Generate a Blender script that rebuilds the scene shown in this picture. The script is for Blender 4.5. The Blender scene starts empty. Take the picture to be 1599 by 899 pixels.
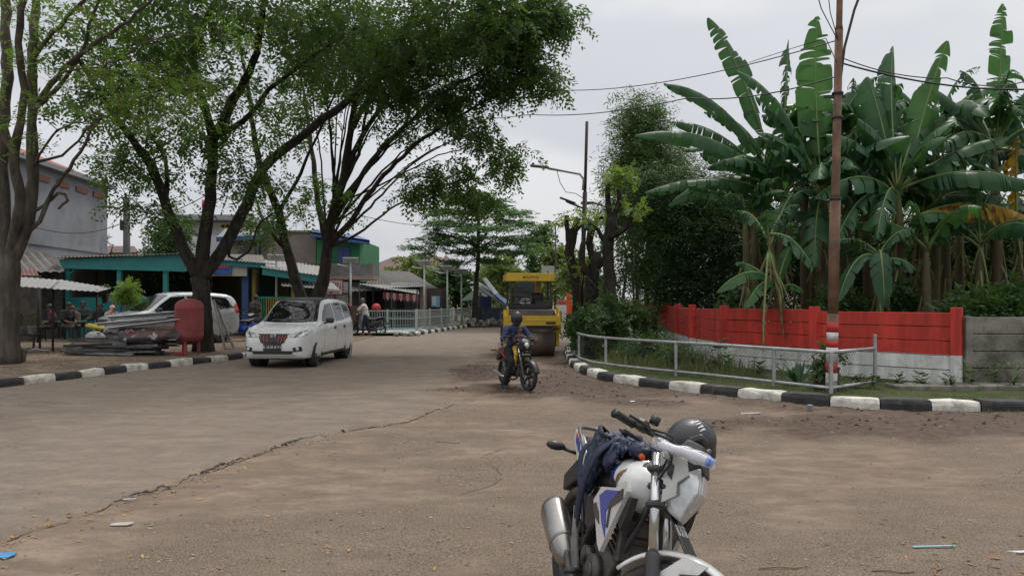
import bpy, bmesh, math, random
import numpy as np
from mathutils import Vector, Matrix, Euler, noise
from mathutils.bvhtree import BVHTree
R = math.radians
PI = math.pi
rnd = random.Random(7)
scene = bpy.context.scene
COL = scene.collection
FX, HC, YH = 1180.0, 1.65, 466.0        # focal length in photo pixels, eye height, horizon row
def P(x, y, D):
    """world point seen at photo pixel x, y at distance D"""
    return Vector(((x - 800) / FX * D, D, HC - (y - YH) / FX * D))
def G(x, y, z=0.0):
    D = FX * (HC - z) / (y - YH)
    return Vector(((x - 800) / FX * D, D, z))
def V(*a):
    return Vector(a)
def tag(o, label=None, cat=None, group=None, kind=None):
    if label: o['label'] = label
    if cat: o['category'] = cat
    if group: o['group'] = group
    if kind: o['kind'] = kind
    return o
def thing(name, label, cat, loc=(0, 0, 0), rz=0.0, group=None, M=None):
    o = bpy.data.objects.new(name, None)
    o.empty_display_size = 0.2
    COL.objects.link(o)
    if M is not None:
        o.matrix_world = M
    else:
        o.location = loc
        o.rotation_euler = (0, 0, rz)
    return tag(o, label, cat, group)
def copy_tree(o, parent=None):
    c = o.copy()
    COL.objects.link(c)
    if parent is not None: c.parent = parent
    for ch in list(o.children):
        copy_tree(ch, c)
    return c
class MB:
    def __init__(s):
        s.v = []; s.f = []; s.m = []; s.s = []
    def add(s, verts, faces, mi=0, smooth=False, M=None):
        o = len(s.v)
        if M is not None:
            verts = [M @ Vector(p) for p in verts]
        s.v.extend([tuple(p) for p in verts])
        for f in faces:
            s.f.append(tuple(i + o for i in f)); s.m.append(mi); s.s.append(smooth)
        return s
    def box(s, c, d, rot=None, mi=0, bev=0.0, M=None, seg=1):
        hx, hy, hz = d[0] / 2, d[1] / 2, d[2] / 2
        T = Matrix.Translation(Vector(c))
        if rot is not None:
            T = T @ (rot.to_4x4() if not isinstance(rot, tuple) else Euler(rot).to_matrix().to_4x4())
        if M is not None: T = M @ T
        if bev <= 0:
            vs = [(x * hx, y * hy, z * hz) for x in (-1, 1) for y in (-1, 1) for z in (-1, 1)]
            fs = [(0, 1, 3, 2), (4, 6, 7, 5), (0, 4, 5, 1), (2, 3, 7, 6), (0, 2, 6, 4), (1, 5, 7, 3)]
            return s.add(vs, fs, mi, False, T)
        bm = bmesh.new()
        bmesh.ops.create_cube(bm, size=1.0)
        for v in bm.verts: v.co = Vector((v.co.x * d[0], v.co.y * d[1], v.co.z * d[2]))
        bmesh.ops.bevel(bm, geom=bm.edges[:] + bm.verts[:], offset=min(bev, min(d) * .49), segments=seg, affect='EDGES', profile=.5)
        return s.addbm(bm, mi, seg > 1, T)
    def addbm(s, bm, mi=0, smooth=False, M=None):
        bm.verts.ensure_lookup_table(); bm.verts.index_update()
        s.add([v.co.copy() for v in bm.verts], [[v.index for v in f.verts] for f in bm.faces], mi, smooth, M)
        bm.free()
        return s
    def tube(s, pts, r, n=8, mi=0, smooth=True, cap=True, M=None, flat=None):
        pts = [Vector(p) for p in pts]
        k = len(pts)
        rr = r if isinstance(r, (list, tuple)) else [r] * k
        vs, fs = [], []
        up = None
        for i, p in enumerate(pts):
            t = (pts[min(i + 1, k - 1)] - pts[max(i - 1, 0)])
            if t.length < 1e-9: t = Vector((0, 0, 1))
            t.normalize()
            if up is None:
                a = Vector((0, 0, 1)) if abs(t.z) < .9 else Vector((1, 0, 0))
                up = (a - t * a.dot(t)).normalized()
            else:
                up = (up - t * up.dot(t))
                up = up.normalized() if up.length > 1e-6 else t.orthogonal().normalized()
            b = t.cross(up)
            for j in range(n):
                a = 2 * PI * j / n
                ca, sa = math.cos(a), math.sin(a)
                if flat: ca *= flat
                vs.append(p + (up * ca + b * sa) * rr[i])
        for i in range(k - 1):
            for j in range(n):
                j2 = (j + 1) % n
                fs.append((i * n + j, i * n + j2, (i + 1) * n + j2, (i + 1) * n + j))
        if cap:
            fs.append(tuple(range(n - 1, -1, -1)))
            fs.append(tuple((k - 1) * n + j for j in range(n)))
        return s.add(vs, fs, mi, smooth, M)
    def cyl(s, a, b, r, n=16, mi=0, r2=None, M=None, smooth=True):
        return s.tube([a, b], [r, r if r2 is None else r2], n, mi, smooth, True, M)
    def lathe(s, prof, n=24, mi=0, M=None, smooth=True, a0=0, a1=2 * PI):
        """prof [(r,z)] about local z"""
        k = len(prof); full = abs(a1 - a0 - 2 * PI) < 1e-6
        m = n if full else n + 1
        vs = [(r * math.cos(a0 + (a1 - a0) * j / n), r * math.sin(a0 + (a1 - a0) * j / n), z) for r, z in prof for j in range(m)]
        fs = []
        for i in range(k - 1):
            for j in range(n):
                j2 = (j + 1) % m if full else j + 1
                fs.append((i * m + j, i * m + j2, (i + 1) * m + j2, (i + 1) * m + j))
        return s.add(vs, fs, mi, smooth, M)
    def ring(s, c, axis, R_, r, n=32, k=10, mi=0, M=None, sx=1.0):
        """torus; sx widens the section along the axis"""
        ax = Vector(axis).normalized(); T = Matrix.Translation(Vector(c)) @ ax.to_track_quat('Z', 'Y').to_matrix().to_4x4()
        if M is not None: T = M @ T
        prof = [(R_ + r * math.cos(2 * PI * i / k), r * sx * math.sin(2 * PI * i / k)) for i in range(k + 1)]
        return s.lathe(prof, n, mi, T)
    def prism(s, poly, d, M=None, mi=0, smooth=False):
        """poly 2D in local xy, thickness d centred along z"""
        n = len(poly)
        vs = [(x, y, -d / 2) for x, y in poly] + [(x, y, d / 2) for x, y in poly]
        fs = [tuple(range(n - 1, -1, -1)), tuple(range(n, 2 * n))]
        fs += [(i, (i + 1) % n, (i + 1) % n + n, i + n) for i in range(n)]
        return s.add(vs, fs, mi, smooth, M)
    def grid(s, rows, mi=0, smooth=True, close_u=False, M=None, caps=False):
        k, n = len(rows), len(rows[0])
        vs = [p for r in rows for p in r]
        fs = []
        for i in range(k - 1):
            for j in range(n if close_u else n - 1):
                j2 = (j + 1) % n
                fs.append((i * n + j, i * n + j2, (i + 1) * n + j2, (i + 1) * n + j))
        if caps:
            fs.append(tuple(range(n - 1, -1, -1))); fs.append(tuple((k - 1) * n + j for j in range(n)))
        return s.add(vs, fs, mi, smooth, M)
    def ball(s, c, r, n=16, mi=0, rot=None, M=None):
        r = r if isinstance(r, (tuple, list)) else (r, r, r)
        T = Matrix.Translation(Vector(c))
        if rot is not None: T = T @ Euler(rot).to_matrix().to_4x4()
        T = T @ Matrix.Diagonal((r[0], r[1], r[2], 1))
        if M is not None: T = M @ T
        h = n // 2
        vs = [(0, 0, 1)] + [(math.sin(PI * i / h) * math.cos(2 * PI * j / n), math.sin(PI * i / h) * math.sin(2 * PI * j / n), math.cos(PI * i / h)) for i in range(1, h) for j in range(n)] + [(0, 0, -1)]
        fs = [(0, 1 + j, 1 + (j + 1) % n) for j in range(n)]
        for i in range(h - 2):
            a = 1 + i * n
            fs += [(a + j, a + n + j, a + n + (j + 1) % n, a + (j + 1) % n) for j in range(n)]
        a = 1 + (h - 2) * n; e = len(vs) - 1
        fs += [(a + j, e, a + (j + 1) % n) for j in range(n)]
        return s.add(vs, fs, mi, True, T)
    def cap2(s, a, b, ra, rb, n=12):
        """tapered capsule, closed"""
        a, b = Vector(a), Vector(b); d = (b - a)
        L = d.length
        if L < 1e-6: return s.ball(a, ra, n)
        t = d / L
        pts, rr = [], []
        for i in range(4):
            q = PI / 2 * i / 3.2
            pts.append(a - t * ra * math.cos(q)); rr.append(max(ra * math.sin(q), ra * .05))
        pts.append(a); rr.append(ra); pts.append(b); rr.append(rb)
        for i in range(3, -1, -1):
            q = PI / 2 * i / 3.2
            pts.append(b + t * rb * math.cos(q)); rr.append(max(rb * math.sin(q), rb * .05))
        return s.tube(pts, rr, n)
    def mesh(s, name, mats):
        me = bpy.data.meshes.new(name)
        me.from_pydata(s.v, [], s.f)
        for m in (mats if isinstance(mats, (list, tuple)) else [mats]): me.materials.append(m)
        me.polygons.foreach_set('material_index', s.m)
        me.polygons.foreach_set('use_smooth', s.s)
        me.update()
        return me
    def build(s, name, mats, parent=None, recalc=False, autosmooth=None):
        me = s.mesh(name, mats)
        if recalc:
            bm = bmesh.new(); bm.from_mesh(me); bmesh.ops.recalc_face_normals(bm, faces=bm.faces); bm.to_mesh(me); bm.free()
        o = bpy.data.objects.new(name, me)
        COL.objects.link(o)
        if parent is not None: o.parent = parent
        return o
    def blob(s, name, mat, parent=None, voxel=.012, smooth=4, sm=.5, disp=None):
        """fuse the closed pieces into one continuous surface"""
        me = s.mesh(name, mat)
        o = bpy.data.objects.new(name, me); COL.objects.link(o)
        m = o.modifiers.new('r', 'REMESH'); m.mode = 'VOXEL'; m.voxel_size = voxel; m.use_smooth_shade = True
        if smooth:
            m = o.modifiers.new('s', 'SMOOTH'); m.iterations = smooth; m.factor = sm
        dg = bpy.context.evaluated_depsgraph_get()
        me2 = bpy.data.meshes.new_from_object(o.evaluated_get(dg))
        o.modifiers.clear(); o.data = me2; bpy.data.meshes.remove(me); me2.name = name
        if not me2.materials: me2.materials.append(mat)
        for p in me2.polygons: p.use_smooth = True
        if disp:
            for v in me2.vertices: v.co += disp(v.co, v.normal)
        if parent is not None: o.parent = parent
        return o
def bvh_of(o):
    me = o.data
    return BVHTree.FromPolygons([v.co for v in me.vertices], [p.vertices[:] for p in me.polygons])
def cutaway(o, cutters):
    """boolean difference of o by a list of closed MBs"""
    tmp = []
    for c in cutters:
        q = bpy.data.objects.new('cut', c.mesh('cut', [])); COL.objects.link(q); tmp.append(q)
        m = o.modifiers.new('b', 'BOOLEAN'); m.operation = 'DIFFERENCE'; m.object = q; m.solver = 'EXACT'
    dg = bpy.context.evaluated_depsgraph_get(); dg.update()
    me = bpy.data.meshes.new_from_object(o.evaluated_get(dg))
    old = o.data; m0 = old.materials[0]; o.modifiers.clear(); o.data = me; bpy.data.meshes.remove(old)
    me.materials.clear(); me.materials.append(m0)
    me.polygons.foreach_set('material_index', [0] * len(me.polygons))
    for q in tmp:
        me = q.data; bpy.data.objects.remove(q); bpy.data.meshes.remove(me)
    return o
def patch(bvh, poly, proj, direction, off=.004, step=.03, thick=.004):
    """fill 2D polygon with points, throw them on a surface; proj(u,v)->3D start point; returns MB"""
    bm = bmesh.new()
    pts = []
    n = len(poly)
    for i in range(n):
        a, b = Vector(poly[i]), Vector(poly[(i + 1) % n])
        k = max(1, int((b - a).length / step))
        for j in range(k): pts.append(a.lerp(b, j / k))
    from mathutils.geometry import delaunay_2d_cdt
    xs = [p.x for p in pts]; ys = [p.y for p in pts]
    inner = []
    x = min(xs) + step / 2
    def inside(px, py):
        c = False; m = len(pts)
        for i in range(m):
            a, b = pts[i], pts[(i + 1) % m]
            if (a.y > py) != (b.y > py) and px < (b.x - a.x) * (py - a.y) / (b.y - a.y) + a.x: c = not c
        return c
    def near(px, py):
        return min((p.x - px) ** 2 + (p.y - py) ** 2 for p in pts) < (step * .45) ** 2
    while x < max(xs):
        y = min(ys) + step / 2
        while y < max(ys):
            if inside(x, y) and not near(x, y): inner.append(Vector((x, y)))
            y += step
        x += step
    allp = [p.to_2d() for p in pts] + inner
    r = delaunay_2d_cdt(allp, [(i, (i + 1) % len(pts)) for i in range(len(pts))], [], 1, 1e-5)
    d = Vector(direction).normalized()
    vs = []; last = None
    for p in r[0]:
        s0 = Vector(proj(p.x, p.y))
        h = bvh.ray_cast(s0, d)
        if h[0] is None:
            q = bvh.find_nearest(s0)
            co, no = q[0], q[1]
        else:
            co, no = h[0], h[1]
        if no.dot(d) > 0: no = -no
        vs.append(co + no * off)
    mb = MB()
    fs = [tuple(f) for f in r[2]]
    out = []
    for f in fs:
        a, b, c = vs[f[0]], vs[f[1]], vs[f[2]]
        nn = (b - a).cross(c - a)
        out.append(f if nn.dot(d) < 0 else tuple(reversed(f)))
    mb.add(vs, out, 0, True)
    return mb
def text_mb(txt, size, M, extrude=.002, mi=0, font_scale=(1, 1), mb=None):
    cu = bpy.data.curves.new('t', 'FONT'); cu.body = txt; cu.size = size; cu.extrude = extrude
    cu.align_x = 'CENTER'; cu.align_y = 'CENTER'
    o = bpy.data.objects.new('t', cu); COL.objects.link(o)
    dg = bpy.context.evaluated_depsgraph_get(); dg.update()
    me = bpy.data.meshes.new_from_object(o.evaluated_get(dg))
    mb = mb or MB()
    S = Matrix.Diagonal((font_scale[0], font_scale[1], 1, 1))
    mb.add([v.co.copy() for v in me.vertices], [p.vertices[:] for p in me.polygons], mi, False, M @ S)
    bpy.data.objects.remove(o); bpy.data.curves.remove(cu); bpy.data.meshes.remove(me)
    return mb
def facing(loc, xdir, up=(0, 0, 1)):
    """matrix whose x runs along xdir, y along up, z out of the page"""
    x = Vector(xdir).normalized(); u = Vector(up); z = x.cross(u).normalized(); y = z.cross(x)
    M = Matrix((x, y, z)).transposed().to_4x4(); M.translation = Vector(loc)
    return M
def nodes_of(name):
    m = bpy.data.materials.new(name); m.use_nodes = True
    nt = m.node_tree; nt.nodes.clear()
    out = nt.nodes.new('ShaderNodeOutputMaterial'); b = nt.nodes.new('ShaderNodeBsdfPrincipled')
    nt.links.new(b.outputs[0], out.inputs[0])
    return m, nt, b, out
def mixc(nt, fac, a, b, mode='MIX'):
    n = nt.nodes.new('ShaderNodeMix'); n.data_type = 'RGBA'; n.blend_type = mode
    for i, s in ((0, fac), (6, a), (7, b)):
        if hasattr(s, 'links'): nt.links.new(s, n.inputs[i])
        elif isinstance(s, (int, float)): n.inputs[i].default_value = s if i == 0 else (s, s, s, 1)
        else: n.inputs[i].default_value = (*s[:3], 1)
    return n.outputs[2]
def ramp(nt, src, lo, hi, smooth=True):
    n = nt.nodes.new('ShaderNodeMapRange'); n.inputs[1].default_value = lo; n.inputs[2].default_value = hi
    if smooth: n.interpolation_type = 'SMOOTHSTEP'
    nt.links.new(src, n.inputs[0]); return n.outputs[0]
def mth(nt, op, a, b=0.0):
    n = nt.nodes.new('ShaderNodeMath'); n.operation = op
    for i, s in enumerate((a, b)):
        if hasattr(s, 'links'): nt.links.new(s, n.inputs[i])
        else: n.inputs[i].default_value = s
    return n.outputs[0]
def tnoise(nt, scale, detail=4, rough=.55, vec=None, stretch=None, seed=0.0):
    n = nt.nodes.new('ShaderNodeTexNoise'); n.inputs['Scale'].default_value = scale
    n.inputs['Detail'].default_value = detail; n.inputs['Roughness'].default_value = rough
    if vec is None:
        c = nt.nodes.new('ShaderNodeTexCoord'); vec = c.outputs['Object']
    if stretch or seed:
        mp = nt.nodes.new('ShaderNodeMapping'); mp.inputs['Scale'].default_value = stretch or (1, 1, 1)
        mp.inputs['Location'].default_value = (seed, seed * .7, seed * .3)
        nt.links.new(vec, mp.inputs[0]); vec = mp.outputs[0]
    nt.links.new(vec, n.inputs['Vector'])
    return n.outputs['Fac']
def bump(nt, b, src, strength=.3, dist=.01):
    n = nt.nodes.new('ShaderNodeBump'); n.inputs['Strength'].default_value = strength; n.inputs['Distance'].default_value = dist
    nt.links.new(src, n.inputs['Height'])
    if b.inputs['Normal'].links:
        nt.links.new(b.inputs['Normal'].links[0].from_socket, n.inputs['Normal'])
    nt.links.new(n.outputs[0], b.inputs['Normal'])
_M = {}
def mat(name, col, rough=.6, metal=0.0, var=.18, vs=4.0, bmp=0.0, bs=60.0, dirt=0.0, dcol=(.12, .09, .065), coat=0.0, stretch=None, spec=.5, rvar=.1, trans=0.0, ds=2.5, bdist=.01):
    if name in _M: return _M[name]
    m, nt, b, out = nodes_of(name)
    n1 = tnoise(nt, vs, 6, .6, stretch=stretch)
    f = ramp(nt, n1, .3, .7)
    c0 = tuple(max(0, c * (1 - var)) for c in col); c1 = tuple(min(1, c * (1 + var)) for c in col)
    c = mixc(nt, f, c0, c1)
    if dirt > 0:
        n2 = tnoise(nt, ds, 8, .7, seed=11.3)
        d = mth(nt, 'MULTIPLY', ramp(nt, n2, .62 - dirt * .35, .78 - dirt * .15), min(1, dirt + .25))
        c = mixc(nt, d, c, dcol)
    nt.links.new(c, b.inputs['Base Color'])
    rr = mth(nt, 'ADD', mth(nt, 'MULTIPLY', f, rvar), rough - rvar / 2)
    nt.links.new(rr, b.inputs['Roughness'])
    b.inputs['Metallic'].default_value = metal
    b.inputs['Specular IOR Level'].default_value = spec
    if coat: b.inputs['Coat Weight'].default_value = coat; b.inputs['Coat Roughness'].default_value = .05
    if trans: b.inputs['Transmission Weight'].default_value = trans
    if bmp: bump(nt, b, tnoise(nt, bs, 5, .6, stretch=stretch), bmp, bdist)
    _M[name] = m
    return m
def leaf_mat(name, col, col2, trans=.35, rough=.5, sc=.45, fine=9.0, yellow=None, yamt=.0):
    """leaf: diffuse/gloss with light coming through; colour varies by clump and by leaf"""
    m, nt, b, out = nodes_of(name)
    geo = nt.nodes.new('ShaderNodeNewGeometry')
    n1 = ramp(nt, tnoise(nt, sc, 3, .5, vec=geo.outputs['Position']), .35, .65)
    n2 = ramp(nt, tnoise(nt, fine, 2, .5, vec=geo.outputs['Position']), .3, .7)
    c = mixc(nt, n1, col, col2)
    c = mixc(nt, mth(nt, 'MULTIPLY', n2, .45), c, tuple(x * 1.5 for x in col2))
    if yellow:
        n3 = ramp(nt, tnoise(nt, sc * 2.3, 2, .5, vec=geo.outputs['Position'], seed=5.1), .62 - yamt * .3, .72 - yamt * .2)
        c = mixc(nt, n3, c, yellow)
    nt.links.new(c, b.inputs['Base Color'])
    b.inputs['Roughness'].default_value = rough
    b.inputs['Specular IOR Level'].default_value = .35
    tr = nt.nodes.new('ShaderNodeBsdfTranslucent')
    tc = mixc(nt, .5, c, (col2[0] * 2.2, col2[1] * 2.2, col2[2] * .8))
    nt.links.new(tc, tr.inputs[0])
    mx = nt.nodes.new('ShaderNodeMixShader'); mx.inputs[0].default_value = trans
    nt.links.new(b.outputs[0], mx.inputs[1]); nt.links.new(tr.outputs[0], mx.inputs[2]); nt.links.new(mx.outputs[0], out.inputs[0])
    _M[name] = m
    return m
cam = bpy.data.cameras.new('camera'); co = bpy.data.objects.new('camera', cam); COL.objects.link(co)
co.location = (0, 0, HC); co.rotation_euler = (R(90), 0, 0)
cam.sensor_width = 36; cam.lens = 36 * FX / 1599; cam.shift_y = (YH - 449.5) / 1599
cam.clip_end = 3000; cam.clip_start = .05
scene.camera = co
scene.view_settings.view_transform = 'Standard'; scene.view_settings.look = 'None'
scene.view_settings.gamma = 1; scene.view_settings.exposure = .1; scene.view_settings.use_curve_mapping = False
scene.cycles.use_denoising = True
scene.cycles.max_bounces = 8; scene.cycles.transparent_max_bounces = 8; scene.cycles.diffuse_bounces = 3
scene.cycles.sample_clamp_indirect = 6
SUN_EL, SUN_AZ = 58, 25      # azimuth from +Y towards +X
world = bpy.data.worlds.new('World'); scene.world = world; world.use_nodes = True
nt = world.node_tree; nt.nodes.clear()
wo = nt.nodes.new('ShaderNodeOutputWorld'); bg = nt.nodes.new('ShaderNodeBackground'); bg.inputs[1].default_value = .1
sky = nt.nodes.new('ShaderNodeTexSky'); sky.sky_type = 'NISHITA'; sky.sun_disc = False
sky.sun_elevation = R(SUN_EL); sky.sun_rotation = R(SUN_AZ); sky.dust_density = 4; sky.air_density = 1.2
tc = nt.nodes.new('ShaderNodeTexCoord')
sep = nt.nodes.new('ShaderNodeSeparateXYZ'); nt.links.new(tc.outputs['Generated'], sep.inputs[0])
cl = ramp(nt, tnoise(nt, 1.6, 3, .45, vec=tc.outputs['Generated'], stretch=(1, 1, 2.2), seed=3.7), .25, .75)
cl2 = tnoise(nt, 2.4, 4, .5, vec=tc.outputs['Generated'], stretch=(1, 1, 2.4), seed=9.1)
base = mixc(nt, cl, (5.35, 5.6, 6.15), (6.7, 6.85, 7.2))
base = mixc(nt, mth(nt, 'MULTIPLY', ramp(nt, cl2, .48, .68), .75), base, (7.9, 7.95, 8.1))
up = ramp(nt, sep.outputs[2], .25, 1.0)
zen = mixc(nt, up, base, (14.5, 14.4, 14.3))
low = ramp(nt, sep.outputs[2], 0.0, .16)
zen = mixc(nt, mth(nt, 'MULTIPLY', mth(nt, 'SUBTRACT', 1.0, low), .35), zen, (6.3, 6.1, 6.15))
fin = mixc(nt, .93, sky.outputs[0], zen)
nt.links.new(fin, bg.inputs[0]); nt.links.new(bg.outputs[0], wo.inputs[0])
sl = bpy.data.lights.new('sun', 'SUN'); sl.energy = 1.5; sl.angle = R(12); sl.color = (1, .96, .9)
so = bpy.data.objects.new('sun', sl); COL.objects.link(so)
sd = Vector((math.sin(R(SUN_AZ)) * math.cos(R(SUN_EL)), math.cos(R(SUN_AZ)) * math.cos(R(SUN_EL)), math.sin(R(SUN_EL))))
so.rotation_euler = sd.to_track_quat('Z', 'Y').to_euler(); so.location = (0, 0, 30)
_rs = np.random.RandomState(5)
_T = _rs.rand(256, 256)
def vnoise(x, y, s=1.0, o=0):
    x = np.asarray(x) * s + 37.1 * (o + 1); y = np.asarray(y) * s + 17.7 * (o + 1)
    xi = np.floor(x).astype(int); yi = np.floor(y).astype(int); fx = x - xi; fy = y - yi
    fx = fx * fx * (3 - 2 * fx); fy = fy * fy * (3 - 2 * fy)
    a = _T[xi % 256, yi % 256]; b = _T[(xi + 1) % 256, yi % 256]; c = _T[xi % 256, (yi + 1) % 256]; d = _T[(xi + 1) % 256, (yi + 1) % 256]
    return (a * (1 - fx) + b * fx) * (1 - fy) + (c * (1 - fx) + d * fx) * fy
def fbm(x, y, s=1.0, k=4, o=0):
    t = 0; a = .5
    for i in range(k):
        t = t + a * vnoise(x, y, s * 2 ** i, o + i); a *= .5
    return t / (1 - .5 ** k)
def sstep(x, a, b):
    t = np.clip((x - a) / (b - a), 0, 1); return t * t * (3 - 2 * t)
def polydist(x, y, pts):
    """signed distance to an open polyline (positive on its left) """
    best = np.full(np.shape(x), 1e9); sg = np.zeros(np.shape(x))
    for a, b in zip(pts[:-1], pts[1:]):
        dx, dy = b[0] - a[0], b[1] - a[1]; L = dx * dx + dy * dy
        t = np.clip(((x - a[0]) * dx + (y - a[1]) * dy) / L, 0, 1)
        ex, ey = x - a[0] - t * dx, y - a[1] - t * dy
        d = np.hypot(ex, ey); s = np.sign(dx * ey - dy * ex)
        m = d < best
        best = np.where(m, d, best); sg = np.where(m, s, sg)
    return best * sg
def smooth_line(pts, step=.25):
    """Catmull-Rom through pts, resampled at about equal steps"""
    pts = [Vector(p) for p in pts]
    out = []
    for i in range(len(pts) - 1):
        p0 = pts[max(i - 1, 0)]; p1 = pts[i]; p2 = pts[i + 1]; p3 = pts[min(i + 2, len(pts) - 1)]
        k = max(2, int((p2 - p1).length / step))
        for j in range(k):
            t = j / k
            out.append(.5 * ((2 * p1) + (p2 - p0) * t + (2 * p0 - 5 * p1 + 4 * p2 - p3) * t * t + (3 * p1 - p0 - 3 * p2 + p3) * t ** 3))
    out.append(pts[-1])
    return out
KL = [(-11.5, 5), (-10.2, 10), (-9.5, 13.5), (-9.1, 15), (-8.65, 17.1), (-7.5, 20.5), (-6.6, 24), (-5.95, 27.0), (-6.05, 27.9), (-6.9, 28.5), (-9.5, 29.2)]
KL2 = [(-9.0, 33.2), (-6.2, 33.3), (-4.9, 33.6), (-4.2, 34.6), (-2.35, 44.5), (0.0, 56), (5, 78), (16, 125)]
KR = [(22, 10.6), (12, 10.7), (8.05, 10.9), (5.85, 11.15), (4.8, 11.65), (3.97, 12.35), (3.16, 13.25), (2.4, 14.2), (1.79, 15.3), (1.5, 16.9), (1.42, 19.1), (1.75, 24.6), (3.0, 32), (6, 47), (13, 80), (24, 125)]
KL = smooth_line([(a, b, 0) for a, b in KL], .12); KL2 = smooth_line([(a, b, 0) for a, b in KL2], .2); KR = smooth_line([(a, b, 0) for a, b in KR], .12)
CR = [(-9, -1.0), (-5.2, 3.6), (-3.53, 5.2), (-3.14, 6.5), (-2.8, 7.9), (-2.3, 9.1), (-1.4, 10.3), (-.9, 12), (-.6, 14)]   # edge of the old asphalt layer
def road_fields(X, Y):
    w = fbm(X, Y, 1.3, 4) - .5
    dc = polydist(X, Y, CR) + w * .34 + (fbm(X, Y, 5, 4, 9) - .5) * .34
    asph = sstep(dc, -.02, .05) * (1 - sstep(Y, 12.5, 17) * 0)
    near_end = sstep(Y, 10.5, 13.5)
    asph2 = sstep(polydist(X, Y, [(-9, -1.0), (-1.2, 11), (-.2, 40)]) + w * 1.5, -.3, .8)
    asph = asph * (1 - near_end) + asph2 * near_end
    asph = np.maximum(asph, sstep(Y, 26, 34) * .85)
    kr = [(p.x, p.y) for p in KR[::6]]
    dk = np.abs(polydist(X, Y, kr))
    mud = (1 - sstep(dk + (fbm(X, Y, .9, 4, 3) - .5) * 1.6, .15, 1.15)) * sstep(fbm(X, Y, 2.2, 4, 5), .15, .4)
    mud *= (1 - sstep(Y, 26, 30)) * (1 - .0 * X)
    for cx, cy, ax, ay, an in ((.75, 13.7, 1.9, 1.3, -.3), (-.5, 17.2, .85, 2.3, 0), (1.55, 12.2, 1.1, .5, -.4), (6.6, 9.95, 4.4, .95, .05), (9.5, 9.2, 3.0, .5, 0), (1.0, 15.2, .9, 1.5, 0)):
        c_, s_ = math.cos(an), math.sin(an)
        u = ((X - cx) * c_ + (Y - cy) * s_) / ax; v = (-(X - cx) * s_ + (Y - cy) * c_) / ay
        mud = np.maximum(mud, (1 - sstep(np.hypot(u, v) + (fbm(X, Y, 1.7, 5, 7) - .5) * 1.3, .55, 1.25)) * .9)
    streak = fbm(X * .25, Y * 2.2, 1.6, 4, 21)
    mud = np.clip(mud * (.75 + .8 * sstep(streak, .3, .6)) * 1.25, 0, 1)
    grav = sstep(fbm(X, Y, .55, 4, 12), .5, .64) * (1 - asph * .8)
    grav = np.maximum(grav, (1 - sstep(Y - 5.6 + w * 1.5, -.6, .6)) * (1 - asph) * sstep(X, .6, 2.0))
    for cx, cy, ax, ay in ((-1.15, 8.6, 1.3, 1.5), (.0, 7.2, .8, 1.2), (-.4, 10.6, 1.1, .7), (2.1, 4.7, 1.3, .55), (3.2, 6.2, 1.0, .5), (.7, 6.0, .6, .5), (-1.9, 5.4, .8, .6), (1.6, 8.2, .8, .4)):
        grav = np.maximum(grav, 1 - sstep(np.hypot((X - cx) / ax, (Y - cy) / ay) + (fbm(X, Y, 1.9, 5, 31) - .5) * 1.6, .35, 1.15))
    return dc, asph, mud, grav * (1 - .75 * asph)
def road_height(X, Y):
    dc, asph, mud, grav = road_fields(X, Y)
    z = (fbm(X, Y, .35, 3, 2) - .5) * .05 * sstep(Y, 4, 9)
    z = z + (fbm(X, Y, 3, 4, 4) - .5) * .012 + (fbm(X, Y, 14, 3, 6) - .5) * .006 * (1 - .5 * asph)
    z = z + .022 * (asph - .5) * (1 - sstep(Y, 11, 15))
    gap = 1.3 * np.exp(-(dc / .05) ** 2) * (1 - sstep(Y, 9.5, 13)) * sstep(fbm(X, Y, 2.5, 3, 15), .33, .5)
    z = z - gap * .02
    z = z + mud * (.012 + (fbm(X, Y, 4, 4, 8) - .4) * .06)
    return z
nr, nc = 400, 310
Dv = 1.2 * (95 / 1.2) ** (np.arange(nr) / (nr - 1)); Uv = np.linspace(-1.15, 1.15, nc)
DD, UU = np.meshgrid(Dv, Uv, indexing='ij'); XX = DD * UU; YY = DD
ZZ = road_height(XX, YY)
dc, asph, mud, grav = road_fields(XX, YY)
me = bpy.data.meshes.new('road')
idx = np.arange(nr * nc).reshape(nr, nc)
F = np.stack([idx[:-1, :-1], idx[:-1, 1:], idx[1:, 1:], idx[1:, :-1]], -1).reshape(-1, 4)
me.vertices.add(nr * nc); me.vertices.foreach_set('co', np.stack([XX, YY, ZZ], -1).astype('f').ravel())
me.loops.add(F.size); me.loops.foreach_set('vertex_index', F.ravel().astype('i'))
me.polygons.add(len(F)); me.polygons.foreach_set('loop_start', np.arange(0, F.size, 4, dtype='i')); me.polygons.foreach_set('loop_total', np.full(len(F), 4, 'i'))
me.polygons.foreach_set('use_smooth', np.ones(len(F), bool)); me.update()
for nm, a in (('asph', asph), ('mud', mud), ('grav', grav), ('crack', np.exp(-(dc / .05) ** 2) * (1 - sstep(YY, 10, 13)) * sstep(fbm(XX, YY, 2.5, 3, 15), .3, .5))):
    at = me.attributes.new(nm, 'FLOAT', 'POINT'); at.data.foreach_set('value', np.ascontiguousarray(a, dtype='f').ravel())
def attr(nt, nm):
    n = nt.nodes.new('ShaderNodeAttribute'); n.attribute_name = nm; return n.outputs['Fac']
_DC, _AS, _MU, _GR, _ZZ = dc, asph, mud, grav, ZZ
def _ix(x, y):
    i = int(round(math.log(max(y, 1.2) / 1.2) / math.log(95 / 1.2) * (nr - 1))); j = int(round((x / y / 2.3 + .5) * (nc - 1)))
    return min(max(i, 0), nr - 1), min(max(j, 0), nc - 1)
def fields1(x, y):
    i, j = _ix(x, y); return _DC[i, j], _AS[i, j], _MU[i, j], _GR[i, j]
def h1(x, y): return float(_ZZ[_ix(x, y)])
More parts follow.
